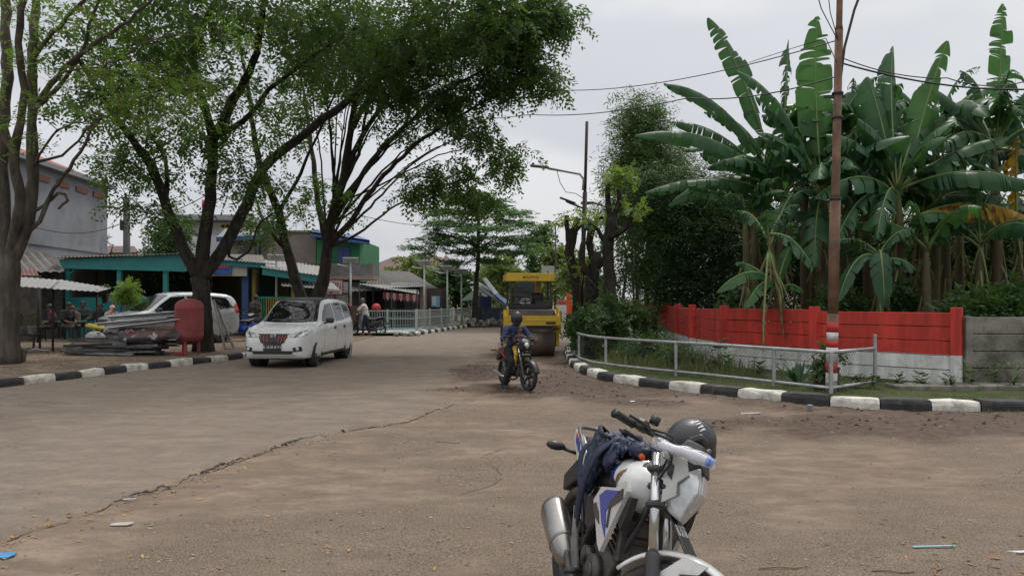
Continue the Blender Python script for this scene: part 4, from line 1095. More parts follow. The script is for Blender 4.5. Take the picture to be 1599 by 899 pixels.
path = [Vector((p.x, p.y, 0)) for p in fpts]; side = [Vector((5.17, 12.25, 0)), Vector((6.34, 13.2, 0))]
for nm, z in (('top_rail', zt), ('bottom_rail', zb)):
    mb = MB()
    mb.tube([p + Vector((0, 0, z)) - O for p in path], .028, 6)
    mb.tube([p + Vector((0, 0, z)) - O for p in side], .028, 6)
    mb.build(nm, m_galv, fr)
acc = 0; last = -9
mesh = MB()
for i, p in enumerate(path):
    if i: acc += (p - path[i - 1]).length
    if acc - last > 1.95 or i == len(path) - 1 or i == 0:
        MB().box(p + Vector((0, 0, (zt + .1) / 2)) - O, (.055, .055, zt - .1 + .02), bev=.006).build('post', m_galv, fr); last = acc
MB().box(Vector((6.34, 13.2, .55)) - O, (.05, .05, .95), bev=.006).build('post', m_galv, fr)
def mesh_run(a, b, z0, z1, s=.085):
    """diamond wire between two points"""
    d = (b - a); L = d.length; d.normalize(); H = z1 - z0; k = int((L + H) / s)
    for q in range(k):
        for dirn in (1, -1):
            t0 = q * s - H if dirn == 1 else q * s
            u0, w0, u1, w1 = t0, 0.0, t0 + dirn * H, H
            if dirn == -1: u0, u1 = q * s, q * s - H
            lo, hi = min(u0, u1), max(u0, u1)
            if hi <= 0 or lo >= L: continue
            def clip(u): return max(0, min(L, u))
            ua, ub = clip(u0), clip(u1)
            wa = (ua - u0) / (u1 - u0) * H; wb = (ub - u0) / (u1 - u0) * H
            mesh.tube([a + d * ua + Vector((0, 0, z0 + wa)) - O, a + d * ub + Vector((0, 0, z0 + wb)) - O], .0013, 3, cap=False)
segs = [path[i] for i in range(0, len(path), 4)] + [path[-1]]
for a, b in zip(segs[:-1], segs[1:]): mesh_run(a, b, zb, zt)
mesh_run(side[0], side[1], zb, zt)
mesh.build('wire_mesh', mat('dull_wire', (.10, .10, .095), .6), fr)
pb = Vector((5.3, 12.55, .1))
pr = thing('utility_pole', 'tall rusty steel pole with red and white bands at its foot, behind the fence corner', 'pole', pb)
mb = MB(); tl = V(.14, 0, 0)
def pp(z): return Vector((tl.x * (z / 6.4), 0, z))
mb.tube([pp(-.2), pp(1.3)], .088, 14, mi=0); mb.tube([pp(1.3), pp(3.2)], .084, 14, mi=0); mb.tube([pp(3.2), pp(3.3), pp(6.0)], [.084, .066, .064], 14); mb.tube([pp(6.0), pp(6.1), pp(9.5)], [.064, .05, .046], 12)
mb.build('shaft', m_rust, pr)
m_pr = mat('red_band_paint', (.45, .03, .03), .6, var=.1, dirt=.3); m_pw = mat('white_band_paint', (.6, .6, .58), .6, var=.1, dirt=.4)
for i, (z0, z1, mm) in enumerate(((.0, .32, m_pw), (.32, .5, m_pr), (.5, .74, m_pw), (.74, .86, m_pr), (.86, .99, m_pw), (.99, 1.16, m_pr))):
    mb = MB(); mb.tube([pp(z0), pp(z1)], .0915, 16); mb.build('paint_band', mm, pr)
mb = MB()
for z in (3.2, 4.55, 4.95): MB().tube([pp(z - .02), pp(z + .02)], .093, 12).build('clamp', m_dark, pr)
MB().box(pp(4.9) + V(-.05, 0, 0), (.35, .04, .04)).build('crossarm', m_dark, pr)
mb = MB(); mb.tube([V(.12, -.02, 4.6), V(.15, -.02, 5.2), V(.2, -.05, 5.7), V(.34, -.1, 6.3), V(.55, -.15, 6.9), V(.7, -.2, 7.2)], .022, 8); mb.build('conduit', m_dark, pr)
lb = Z(P(906, 500, 24.6), .12)
lr = thing('lamp_pole', 'tall thin brown lamp pole with a street light arm reaching left over the road', 'street lamp', lb)
def LQ(x, y, D=24.6): return P(x, y, D) - lb
mb = MB(); mb.tube([LQ(905, 508), LQ(911, 395), LQ(914, 300)], .075, 10); mb.tube([LQ(914, 300), LQ(917, 190)], .05, 8); mb.build('shaft', mat('brown_pole', (.06, .035, .03), .7, var=.3), lr)
mb = MB(); mb.tube([LQ(911, 297), LQ(912, 280), LQ(906, 272), LQ(880, 267), LQ(856, 263)], .04, 8); mb.build('arm', m_galv, lr)
mb = MB(); mb.box(LQ(843, 260), (.62, .16, .09), rot=(0, .11, 0), bev=.03); mb.box(LQ(833, 256), (.08, .08, .08), bev=.01); mb.build('lamp_head', mat('grey_green_lamp', (.12, .17, .17), .5), lr)
mb = MB(); mb.tube([LQ(913, 326), LQ(890, 317), LQ(884, 314)], .03, 6); mb.box(LQ(887, 313), (.55, .12, .06), rot=(0, .35, 0), bev=.02); mb.build('second_lamp', m_dark, lr)
mb = MB(); mb.tube([LQ(870, 266), LQ(875, 285), LQ(884, 300), LQ(899, 302), LQ(912, 310)], .012, 5); mb.build('loose_cable', m_wire, lr)
mb = MB(); mb.box(LQ(917, 352), (.22, .2, .34), bev=.03); mb.tube([LQ(912, 342), LQ(924, 344), LQ(925, 356)], .03, 6); mb.build('junction_box', mat('blue_box', (.03, .06, .14), .5), lr)
for (x, yt, yb, D, arm, lab) in ((948, 322, 500, 34, -30, 'thin far lamp post behind the tall lopped tree'), (868, 350, 500, 75, -14, 'thin far lamp post right of the layered tree')):
    b0 = Z(P(x, 480, D), .05); r0_ = thing('lamp_pole', lab, 'street lamp', b0)
    mb = MB(); mb.tube([V(0, 0, -.1), P(x, yt, D) - b0], .07, 6); mb.build('shaft', m_dark, r0_)
    mb = MB(); mb.tube([P(x, yt + 2, D) - b0, P(x + arm * .5, yt - 4, D) - b0, P(x + arm, yt - 5, D) - b0], .04, 5); mb.box(P(x + arm, yt - 5, D) - b0, (.6, .2, .1)); mb.build('arm', m_dark, r0_)
b0 = Z(P(199, 480, 38), 0); r0_ = thing('concrete_pole', 'dark concrete pole with a small lamp arm beside the grey house', 'pole', b0)
mb = MB(); mb.tube([V(0, 0, -.1), P(198, 308, 38) - b0], [.2, .15], 10); mb.build('shaft', mat('dark_concrete', (.09, .085, .09), .9), r0_)
mb = MB(); mb.tube([P(198, 334, 38) - b0, P(186, 326, 38) - b0, P(166, 322, 38) - b0], .035, 5); mb.box(P(167, 323, 38) - b0, (.5, .15, .08)); mb.build('arm', m_dark, r0_)
mb = MB(); mb.box(P(194, 352, 38) - b0, (.3, .3, .5), bev=.03); mb.build('junction_box', m_dark, r0_)
def cable(label, pts, r=.012, sag=.0):
    pts = [Vector(p) for p in pts]; out = []
    for a, b in zip(pts[:-1], pts[1:]):
        for i in range(12):
            t = i / 12; out.append(a.lerp(b, t) - V(0, 0, sag * 4 * t * (1 - t)))
    out.append(pts[-1])
    o = MB().tube([p - pts[0] for p in out], r, 4).build('overhead_cable', m_wire); o.location = pts[0]
    tag(o, label, 'cable', 'overhead cables'); return o
cable('upper cable from the rusty pole across the road to the big tree', [P(1312, 62, 12.55), P(870, 141, 22), P(640, 165, 30)], .010, .25)
cable('lower cable passing above the tall bamboo towards the big tree', [P(1312, 118, 12.55), P(1075, 153, 17), P(830, 179, 24), P(560, 190, 34)], .012, .15)
cable('cable running from the rusty pole to the right edge among banana leaves', [P(1312, 98, 12.55), P(1599, 140, 13.2), P(1900, 150, 14)], .016, .12)
cable('second cable at the right edge just above the first one', [P(1314, 90, 12.55), P(1480, 122, 13), P(1599, 128, 13.2), P(1900, 135, 14)], .010, .1)
cable('steep cable rising from the rusty pole out of the top of the frame', [P(1308, 62, 12.55), P(1283, 14, 11.5), P(1262, -60, 10)], .008)
cable('second steep cable rising to the left of the rusty pole', [P(1308, 100, 12.55), P(1290, 60, 12), P(1240, 75, 13), P(1170, 98, 15)], .007)
cable('third steep cable close to the rusty pole top', [P(1309, 62, 12.55), P(1297, 20, 12), P(1290, -40, 11)], .007)
cable('thin cable from the dark pole behind the turquoise roof', [P(199, 345, 38), P(60, 356, 34), P(-120, 330, 30)], .02, .4)
cable('thin cable from the dark pole towards the houses', [P(199, 345, 38), P(330, 300, 40), P(540, 330, 44), P(700, 352, 60)], .02, .3)
m_grey = mat('grey_render', (.21, .22, .24), .9, var=.15, vs=.6, dirt=.45, dcol=(.12, .12, .125), ds=.6, bmp=.2)
m_tile = mat('red_roof_tile', (.27, .07, .055), .8, var=.3, vs=2)
m_broof = mat('brown_roof_tile', (.12, .075, .068), .85, var=.25, vs=1)
m_teal = mat('turquoise_paint', (.015, .185, .185), .55, var=.15, vs=2, dirt=.2, dcol=(.02, .12, .12))
m_cream = mat('cream_wall', (.42, .39, .32), .85, var=.15, vs=1, dirt=.4, dcol=(.22, .2, .16))
m_pale = mat('pale_wall', (.5, .52, .52), .85, var=.12, vs=1, dirt=.3, dcol=(.3, .29, .27))
m_blue = mat('blue_trim', (.03, .075, .22), .5, var=.2)
m_green = mat('green_wall', (.04, .20, .085), .8, var=.15, vs=1, dirt=.25, dcol=(.03, .13, .06))
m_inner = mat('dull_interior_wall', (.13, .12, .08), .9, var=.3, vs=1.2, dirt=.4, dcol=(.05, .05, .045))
m_drk = mat('dark_timber', (.03, .026, .024), .8, var=.4)
m_sheet = mat('weathered_sheet_roof', (.115, .108, .10), .75, var=.3, vs=2.5, dirt=.6, dcol=(.10, .075, .06), ds=1.5)
m_sheetL = mat('pale_sheet_roof', (.22, .22, .215), .6, var=.2, vs=3, dirt=.5, dcol=(.2, .16, .13), ds=1.5)
m_brick = None
def brick_mat():
    m, nt, b, out = nodes_of('grey_block_wall')
    t = nt.nodes.new('ShaderNodeTexBrick'); c = nt.nodes.new('ShaderNodeTexCoord')
    mp = nt.nodes.new('ShaderNodeMapping'); mp.inputs['Rotation'].default_value = (R(90), 0, 0); nt.links.new(c.outputs['Object'], mp.inputs[0]); nt.links.new(mp.outputs[0], t.inputs[0])
    t.inputs['Scale'].default_value = 2.6; t.inputs['Color1'].default_value = (.23, .18, .15, 1); t.inputs['Color2'].default_value = (.17, .135, .115, 1); t.inputs['Mortar'].default_value = (.30, .28, .25, 1)
    cc = mixc(nt, ramp(nt, tnoise(nt, 1.2, 5), .4, .7), t.outputs[0], (.2, .17, .145)); nt.links.new(cc, b.inputs['Base Color']); b.inputs['Roughness'].default_value = .95; return m
m_brick = brick_mat()
def corrugated(a, b, c, d, m, parent, name='roof', amp=.018, pitch=.15, thick=.01, O=Vector((0, 0, 0))):
    """sheet: a-b front edge left->right, d-c back edge left->right; ribs run front to back"""
    a, b, c, d = [Vector(q) - O for q in (a, b, c, d)]
    L = (b - a).length; n = min(400, max(2, int(L / pitch * 4)))
    nn = (b - a).cross(d - a).normalized()
    if nn.z < 0: nn = -nn
    r1, r2, r3, r4 = [], [], [], []
    for i in range(n + 1):
        t = i / n; w = math.sin(i * PI / 2) * amp
        p, q = a.lerp(b, t) + nn * w, d.lerp(c, t) + nn * w
        r1.append(p); r2.append(q); r3.append(q - nn * thick); r4.append(p - nn * thick)
    return MB().grid([r1, r2, r3, r4, r1], smooth=False).build(name, m, parent)
def wallbox(x0, x1, yt, D, depth, zb=0.0, mi=0, O=None, mb=None, yb=None):
    """box whose front face spans photo columns x0..x1, top at row yt, at distance D"""
    X0, X1 = (x0 - 800) / FX * D, (x1 - 800) / FX * D; z1 = HC - (yt - YH) / FX * D
    z0 = zb if yb is None else HC - (yb - YH) / FX * D
    mb = mb or MB(); mb.box(Vector(((X0 + X1) / 2, D + depth / 2, (z0 + z1) / 2)) - (O or Vector((0, 0, 0))), (X1 - X0, depth, z1 - z0), mi=mi); return mb
def win(root, O, x0, x1, y0, y1, D, frame_m, glass_m, bars=1):
    mb = wallbox(x0, x1, y0, D - .05, .06, yb=y1, O=O)
    f = mb.build('window', frame_m, root)
    w = (x1 - x0) / (bars + 1)
    g = MB()
    for k in range(bars + 1): wallbox(x0 + w * k + 1, x0 + w * (k + 1) - 1, y0 + 1.2, D - .07, .03, yb=y1 - 1.2, O=O, mb=g)
    g.build('pane', glass_m, f)
m_glassd = mat('dark_window', (.02, .022, .028), .12, var=.3)
A, B = Z(P(-70, 480, 31.5), 0), Z(P(168, 480, 46), 0)
d = (B - A).normalized(); nrm = Vector((-d.y, d.x, 0)); L = (B - A).length
gh = thing('grey_house', 'plain grey two storey house with a red tiled roof behind the left tree', 'house', (A + B) / 2, math.atan2(d.y, d.x))
MB().box((0, 5, 4.15), (L, 10, 8.3)).build('wall', m_grey, gh)
mb = MB(); mb.box((0, 4.9, 8.42), (L + .5, 10.7, .24)); mb.build('cornice', m_grey, gh)
mb = MB(); e = .1
mb.add([(-L / 2 - e, -.3, 8.55), (L / 2 - .9, -.3, 8.55), (L / 2 - .9, 10.2, 8.55), (-L / 2 - e, 10.2, 8.55), (-L / 2 + 4, 5, 11.0), (L / 2 - 4.2, 5, 10.8)], [(0, 1, 5, 4), (1, 2, 5), (2, 3, 4, 5), (3, 0, 4), (0, 3, 2, 1)])
mb.build('roof', m_tile, gh)
for i in range(4):
    MB().box((L / 2 - 1.3 - i * 2.1, -.03, 7.75), (1.3, .1, .28)).build('vent', mat('vent_tile', (.2, .09, .06), .9), gh)
MB().box((0, -.02, 4.4), (L + .1, .08, .12)).build('ledge', m_grey, gh)
nb = thing('small_house', 'little house with a brown roof between the grey house and the dark pole', 'house', Z(P(180, 480, 55), 0)); O = Z(P(180, 480, 55), 0)
wallbox(158, 215, 392, 55, 5, O=O).build('wall', m_cream, nb)
mb = MB(); mb.add([P(152, 394, 54.5) - O, P(218, 394, 54.5) - O, P(210, 384, 57) - O, P(165, 384, 57) - O], [(0, 1, 2, 3)]); mb.build('roof', m_broof, nb)
D0 = 31.0; O = Z(P(180, 480, D0), .1)
ts = thing('turquoise_shelter', 'open shelter with a broad turquoise fascia, posts and low wall left of the forked tree', 'shelter', O)
def fascia(pts, D, th=.12, nm='fascia', m=m_teal, root=ts, OO=None):
    q = [P(x, y, D) - (OO if OO is not None else O) for x, y in pts]; mb = MB(); n = len(q)
    vs = q + [p + V(0, th, 0) for p in q]
    mb.add(vs, [tuple(range(n)), tuple(range(2 * n - 1, n - 1, -1))] + [(i, i + n, (i + 1) % n + n, (i + 1) % n) for i in range(n)]); return mb.build(nm, m, root, recalc=True)
fascia([(92, 405), (290, 396), (290, 424), (98, 419)], D0 - .7)
corrugated(P(84, 402.5, D0 - .9), P(300, 395, D0 - .9), P(296, 394, D0 + 6), P(110, 402, D0 + 6), m_sheet, ts, 'roof', O=O)
for x in (106, 186, 258):
    wallbox(x - 3.2, x + 3.2, 418, D0 - .6, .16, O=O, zb=.05).build('post', m_teal, ts)
mb = MB(); mb.tube([P(119, 419, D0 - .55) - O, P(106, 432, D0 - .55) - O], .05, 6); mb.build('brace', m_teal, ts)
wallbox(104, 236, 464, D0 - .45, .14, O=O, zb=.05).build('low_wall', m_teal, ts)
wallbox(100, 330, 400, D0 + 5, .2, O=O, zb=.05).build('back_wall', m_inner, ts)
wallbox(118, 150, 425, D0 + 4.9, .1, O=O, zb=.05).build('door', mat('brown_door', (.06, .04, .035), .7), ts)
wallbox(165, 180, 420, D0 + 4.9, .1, O=O, yb=470).build('window', mat('green_board', (.02, .06, .03), .7), ts)
wallbox(225, 245, 425, D0 + 4.9, .1, O=O, zb=.05).build('door', mat('dark_blue_door', (.03, .04, .06), .7), ts)
O = Z(P(40, 480, 24), .1)
ls = thing('sheet_stall', 'low dark stall under a thin weathered sheet roof, by the left edge tree', 'stall', O)
corrugated(P(-90, 440, 20.5), P(80, 450, 21.3), P(95, 437, 25), P(-60, 425, 25), m_sheetL, ls, 'roof', O=O, amp=.012)
corrugated(P(60, 449.5, 21.4), P(152, 455, 22), P(174, 449.5, 25), P(95, 436.5, 25.1), m_sheetL, ls, 'roof', O=O, amp=.012)
for x, D in ((22, 21.6), (83, 22.2), (152, 22.6), (-50, 21.4)): MB().tube([Z(P(x, 480, D), .05) - O, P(x, 452, D) - O], .035, 6).build('post', m_drk, ls)
for x, D in ((60, 26.5), (-30, 26.5)): MB().tube([Z(P(x, 480, D), .05) - O, P(x, 437, D) - O], .05, 6).build('post', m_drk, ls)
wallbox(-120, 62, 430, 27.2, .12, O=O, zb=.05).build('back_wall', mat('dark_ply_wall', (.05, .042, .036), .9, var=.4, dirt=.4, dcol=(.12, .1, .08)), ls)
O2 = Z(P(30, 480, 33), .1)
l2 = thing('sheet_stall', 'shed with a brown corrugated roof in front of the grey house', 'shed', O2)
corrugated(P(-60, 424, 28.5), P(100, 424, 29.5), P(72, 394, 36), P(-80, 394, 36), m_sheet, l2, 'roof', O=O2, amp=.04, pitch=.3)
corrugated(P(-80, 434, 27.6), P(62, 432, 28), P(56, 420, 29), P(-80, 420, 29), mat('rusty_sheet', (.13, .06, .05), .8, var=.3), l2, 'roof', O=O2)
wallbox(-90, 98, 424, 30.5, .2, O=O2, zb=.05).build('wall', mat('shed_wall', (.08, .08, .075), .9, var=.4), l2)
def bench(label, x0, x1, D, h=.45, cat='bench', w=.35, m=None):
    a, b = Z(P(x0, 480, D), .11), Z(P(x1, 480, D), .11); c = (a + b) / 2; L = (b - a).length
    r0_ = thing('bench', label, cat, c)
    MB().box((0, 0, h - .025), (L, w, .05), bev=.008).build('seat', m or m_drk, r0_)
    for s in (-1, 1):
        for t in (-1, 1): MB().box((s * (L / 2 - .08), t * (w / 2 - .05), (h - .05) / 2), (.05, .05, h - .05)).build('leg', m or m_drk, r0_)
    return r0_
m_tgreen = mat('dark_teal_bench', (.02, .07, .07), .7, var=.3)
bench('dark bench under the people sitting by the turquoise wall', 92, 225, 29.3, .47)
bench('dark green table in the shade behind the left edge tree', 62, 130, 27.6, .72, 'table', .6, m_tgreen)
bench('low plank table carrying the white plant pots', 8, 62, 23.4, .45, 'table', .4)
D0 = 34.0; O = Z(P(360, 480, D0), .05)
s1 = thing('shop_house', 'shop with turquoise eaves, dark blue pillars and a blue and white sign', 'shop', O)
fascia([(262, 398), (300, 401), (414, 411), (414, 418), (262, 410)], D0 - 1.2, root=s1, OO=O)
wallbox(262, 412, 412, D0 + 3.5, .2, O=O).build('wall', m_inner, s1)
wallbox(378, 388, 416, D0 - .8, .35, O=O).build('pillar', m_blue, s1)
wallbox(394, 399, 420, D0 - .6, .2, O=O).build('pillar', mat('yellow_post', (.26, .20, .03), .6), s1)
wallbox(330, 386, 409, D0 - 1.1, .06, O=O, yb=431).build('sign_board', m_cream, s1)
sg = wallbox(334, 362, 411, D0 - 1.18, .05, O=O, yb=428).build('blue_sign', mat('sign_blue', (.03, .11, .38), .5), s1)
sg['label'] = 'blue sign with red lettering'
MB_ = MB()
for k, (a_, w_) in enumerate(((337, 3), (341, 2.4), (344.5, 3), (350, 2.2), (354, 3))): wallbox(a_, a_ + w_, 414 + .3 * (k % 2), D0 - 1.22, .02, O=O, yb=419, mb=MB_)
MB_.build('red_marks', mat('red_letter', (.5, .05, .04), .6), s1)
wallbox(262, 378, 404, D0 - .4, .1, O=O, yb=412).build('beam', m_blue, s1)
corrugated(P(262, 398, D0 - 1.3), P(416, 411, D0 - 1.3), P(410, 398, D0 + 4), P(262, 394, D0 + 4), m_sheet, s1, 'roof', O=O)
wallbox(300, 330, 425, D0 + 3.3, .1, O=O).build('door', m_drk, s1)
wallbox(340, 372, 432, D0 + 3.3, .1, O=O).build('door', mat('olive_door', (.06, .06, .03), .8), s1)
O = Z(P(450, 480, 33), .05)
s2 = thing('shop_house', 'shop with a short turquoise eave and yellow and green railing behind the white car', 'shop', O)
fascia([(410, 418), (495, 430), (495, 441), (410, 429)], 32.2, root=s2, OO=O)
corrugated(P(408, 417, 32.1), P(500, 430, 32.1), P(505, 414, 37), P(408, 405, 37), m_sheetL, s2, 'roof', O=O)
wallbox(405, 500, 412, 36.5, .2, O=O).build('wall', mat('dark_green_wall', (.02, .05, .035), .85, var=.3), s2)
wallbox(432, 450, 430, 36.3, .1, O=O).build('door', mat('olive_door', (.06, .06, .03), .8), s2)
for i in range(16):
    x = 401 + i * 3.6
    o = wallbox(x, x + 1.6, 465, 32.8, .04, O=O, yb=512).build('picket', mat('yellow_picket', (.30, .24, .04), .6) if i > 3 else mat('green_picket', (.02, .2, .13), .6), s2)
wallbox(398, 462, 463, 32.85, .05, O=O, yb=465.5).build('rail', mat('green_picket', (.02, .2, .13), .6), s2)
wallbox(455, 460, 425, 32.4, .15, O=O).build('pillar', mat('yellow_post', (.26, .20, .03), .6), s2)
for x0, x1, D in ((440, 500, 33.6),): corrugated(P(x0, 446, D - 2), P(x1 + 30, 452, D - 2), P(x1 + 20, 441, D), P(x0, 438, D), m_sheetL, s2, 'awning', O=O)
O = Z(P(360, 480, 42), 0)
hcr = thing('cream_house', 'cream upper floor with a grey roof edged in blue, left of the block wall', 'house', O)
wallbox(300, 420, 372, 42, 7, O=O).build('wall', m_cream, hcr)
wallbox(300, 345, 368, 41.9, .1, O=O, yb=395).build('pale_panel', m_pale, hcr)
fascia([(338, 370), (418, 366), (418, 373), (338, 377)], 40.6, root=hcr, OO=O, m=m_blue, nm='eave')
mb = MB(); mb.add([P(338, 371, 40.6) - O, P(419, 367, 40.6) - O, P(411, 354, 44) - O, P(352, 357, 44) - O], [(0, 1, 2, 3)]); mb.add([P(338, 372.5, 40.6) - O, P(419, 368.5, 40.6) - O, P(411, 355.5, 44) - O, P(352, 358.5, 44) - O], [(3, 2, 1, 0)]); mb.build('roof', mat('grey_roof', (.17, .18, .2), .8), hcr)
win(hcr, O, 396, 409, 374, 403, 42, m_pale, m_glassd, 1)
win(hcr, O, 372, 386, 378, 396, 42, m_cream, m_glassd, 0)
O = Z(P(330, 480, 52), 0)
h3 = thing('pale_house', 'pale grey house with a flat slab roof, furthest behind the forked trunk', 'house', O)
wallbox(270, 372, 347, 52, 7, O=O).build('wall', m_pale, h3); wallbox(262, 384, 335, 50.8, 9, O=O, yb=343).build('roof', mat('slab_roof', (.25, .26, .27), .8), h3)
win(h3, O, 345, 366, 350, 356, 52, mat('yellow_frame', (.4, .32, .05), .6), m_glassd, 2)
mb = MB(); mb.tube([P(317, 336, 52) - O, P(317, 325, 52) - O], .07, 6, mi=0); mb.build('roof_mast', m_pale, h3); mb = MB(); mb.tube([P(317, 325, 52) - O, P(317.5, 312, 52) - O], .07, 6); mb.build('mast_tip', m_pr, h3)
O = Z(P(450, 480, 41), 0)
h2 = thing('block_house', 'unpainted concrete block wall between the cream and green houses', 'house', O)
wallbox(419, 494, 362, 41, 6, O=O).build('wall', m_brick, h2)
wallbox(416, 496, 359.5, 40.9, 6.3, O=O, yb=363).build('coping', m_conc, h2)
wallbox(444, 468, 414, 40.9, .1, O=O, yb=419).build('lintel', m_conc, h2)
wallbox(488, 494, 412, 40.85, .12, O=O, yb=428).build('white_panel', m_pale, h2)
O = Z(P(530, 480, 40.5), 0)
h4 = thing('green_house', 'bright green upper floor with blue shutters and a blue roof edge', 'house', O)
wallbox(495, 562, 374, 40.5, 6, O=O).build('wall', m_green, h4)
fascia([(484, 361), (577, 375), (577, 382), (484, 369)], 39.6, root=h4, OO=O, m=m_blue, nm='eave')
mb = MB(); mb.add([P(484, 361, 39.6) - O, P(578, 375, 39.6) - O, P(560, 368, 46) - O, P(490, 357, 46) - O, P(484, 364, 39.6) - O, P(578, 378, 39.6) - O, P(560, 371, 46) - O, P(490, 360, 46) - O], [(0, 1, 2, 3), (7, 6, 5, 4), (0, 4, 5, 1), (1, 5, 6, 2)]); mb.build('roof', m_blue, h4)
win(h4, O, 528, 547, 384, 419, 40.5, m_blue, mat('blue_shutter', (.04, .07, .2), .5), 1)
for i in range(5): wallbox(516, 528, 399 + i * 4, 40.45, .06, O=O, yb=400.5 + i * 4).build('wall_louvre', mat('green_dark', (.02, .15, .06), .8), h4)
wallbox(508, 583, 412, 39.2, 1.4, O=O, yb=436).build('balcony', mat('balcony_concrete', (.15, .15, .155), .9, var=.25, dirt=.5), h4)
wallbox(506, 584, 431, 39.1, 1.5, O=O, yb=436.5).build('balcony_slab', mat('slab_brown', (.3, .2, .15), .9), h4)
O = Z(P(520, 480, 35.5), .05)
bs_ = thing('fuel_stall', 'roadside petrol stall made of grey panels on thin posts', 'stall', O)
wallbox(497, 545, 440, 35.6, .08, O=O, yb=478).build('panel', mat('grey_panel', (.33, .33, .34), .7, dirt=.4), bs_)
wallbox(497, 545, 457.5, 35.55, .06, O=O, yb=459).build('panel_rail', m_dark, bs_)
for x in (497, 523, 545): wallbox(x - .8, x + .8, 434, 35.5, .05, O=O).build('post', m_dark, bs_)
wallbox(497, 560, 478, 35.6, .5, O=O, zb=.0).build('counter', mat('brown_counter', (.09, .06, .045), .8), bs_)
cb = (P(517.5, 448, 35.3)); sgn = thing('hand_painted_sign', 'white sign hand painted BENSIN in dark red with a red frame', 'sign', cb)
sw, sh = 37 * 35.3 / FX, 23 * 35.3 / FX
MB().box((0, 0, 0), (sw, .03, sh)).build('board', mat('sign_white', (.52, .48, .45), .7, dirt=.2), sgn)
mb = MB()
for z in (-1, 1): mb.box((0, -.02, z * sh / 2), (sw + .06, .03, .045))
for x in (-1, 1): mb.box((x * sw / 2, -.02, 0), (.045, .03, sh))
mb.build('frame', mat('sign_red', (.22, .03, .03), .7), sgn)
text_mb('BENSIN', .40, facing((0, -.022, .06), (1, 0, 0)), .004, font_scale=(.72, 1.15)).add([(-.35, -.03, -.26), (.4, -.03, -.245), (.4, -.03, -.215), (-.35, -.03, -.235)], [(0, 1, 2, 3)]).ball((.0, -.02, -.24), (.05, .012, .05)).build('lettering', mat('sign_red', (.22, .03, .03), .7), sgn)
O = Z(P(610, 480, 41), .05)
sr = thing('shop_row', 'row of dark shops under one long grey sheet roof behind the white railings', 'shop', O)
corrugated(P(520, 455, 36.5), P(688, 452, 44), P(640, 424, 53), P(560, 420, 47), m_sheet, sr, 'roof', O=O, pitch=.3, amp=.03)
corrugated(P(610, 449, 38.5), P(665, 447, 40), P(655, 441, 46), P(612, 440, 45), m_sheetL, sr, 'roof', O=O)
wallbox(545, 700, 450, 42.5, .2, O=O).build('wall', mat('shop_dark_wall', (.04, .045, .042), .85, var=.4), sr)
wallbox(545, 572, 440, 39.5, .15, O=O).build('wall', mat('grey_side_wall', (.14, .13, .115), .9, var=.2), sr)
wallbox(560.5, 563, 444, 38.9, .15, O=O).build('pillar', mat('green_post', (.02, .16, .06), .7), sr)
wallbox(582, 584, 446, 38.8, .12, O=O).build('pillar', m_dark, sr)
for i in range(7):
    x = 590 + i * 10.5
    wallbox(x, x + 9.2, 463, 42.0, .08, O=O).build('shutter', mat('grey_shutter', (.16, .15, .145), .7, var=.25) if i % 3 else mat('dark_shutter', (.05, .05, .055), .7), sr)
wallbox(656, 666, 450, 40.5, .25, O=O).build('pillar', mat('pinkish_pillar', (.28, .17, .14), .8), sr)
wallbox(666, 690, 452, 41.5, .1, O=O).build('wall', mat('brown_board_wall', (.08, .05, .04), .85), sr)
ad = wallbox(674, 687, 462, 41.2, .05, O=O, yb=479).build('poster', mat('poster_blue', (.12, .33, .45), .6), sr); ad['label'] = 'pale blue poster'
wallbox(675, 681, 463, 41.17, .03, O=O, yb=477).build('poster_panel', m_pale, sr)
aw = thing('awning', 'low sheet awning edged with dark red and white scalloped cloth', 'awning', Z(P(600, 480, 38.5), .05)); O = Z(P(600, 480, 38.5), .05)
corrugated(P(560, 443, 37.6), P(655, 459, 38), P(652, 449, 40.5), P(590, 444, 40.5), m_sheetL, aw, 'sheet', O=O)
mb = MB()
for i in range(11):
    x = 598 + i * 5.2
    a, b = P(x, 456 + i * .4, 37.9) - O, P(x + 5, 456.4 + i * .4, 37.9) - O; h = .42
    mb.add([a, b, b - V(0, -.02, h * .6), (a + b) / 2 - V(0, -.03, h), a - V(0, -.02, h * .6)], [(4, 3, 2, 1, 0)], i % 2)
mb.build('scalloped_cloth', [mat('dark_red_cloth', (.17, .03, .035), .9), mat('dull_pink_cloth', (.35, .22, .21), .9)], aw)
for x in (562, 612, 652): MB().tube([Z(P(x, 480, 37.9), .05) - O, P(x, 452, 37.9) - O], .04, 6).build('post', m_dark, aw)
mbp = mat('poster_red', (.4, .03, .03), .6)
for k, (x, y, D, s) in enumerate(((588, 478, 37.3, .32), (541, 476, 36, .35))):
    p0 = P(x, y, D); t0 = thing('red_gas_bottle', ('round red bottle stand behind the white railings', 'round red bottle stand beside the petrol stall')[k], 'container', Z(p0, .1))
    MB().lathe([(0, 0), (s * .8, 0), (s * .8, p0.z - .1 - s), ], 12).build('stand', m_dark, t0)
    MB().ball((0, 0, p0.z - .1 - s * .3), s * .75).build('bottle', mbp, t0)
O = Z(P(630, 480, 95), 0)
fb = thing('far_building', 'far white building under a very wide brown hipped roof', 'building', O)
wallbox(580, 700, 428, 95, 14, O=O).build('wall', m_pale, fb)
q = [P(560, 423, 94), P(712, 423, 94), P(705, 423, 112), P(570, 423, 112), P(614, 401, 101), P(690, 401, 101)]
MB().add([v - O for v in q], [(0, 1, 5, 4), (1, 2, 5), (2, 3, 4, 5), (3, 0, 4), (0, 3, 2, 1)]).build('roof', m_broof, fb)
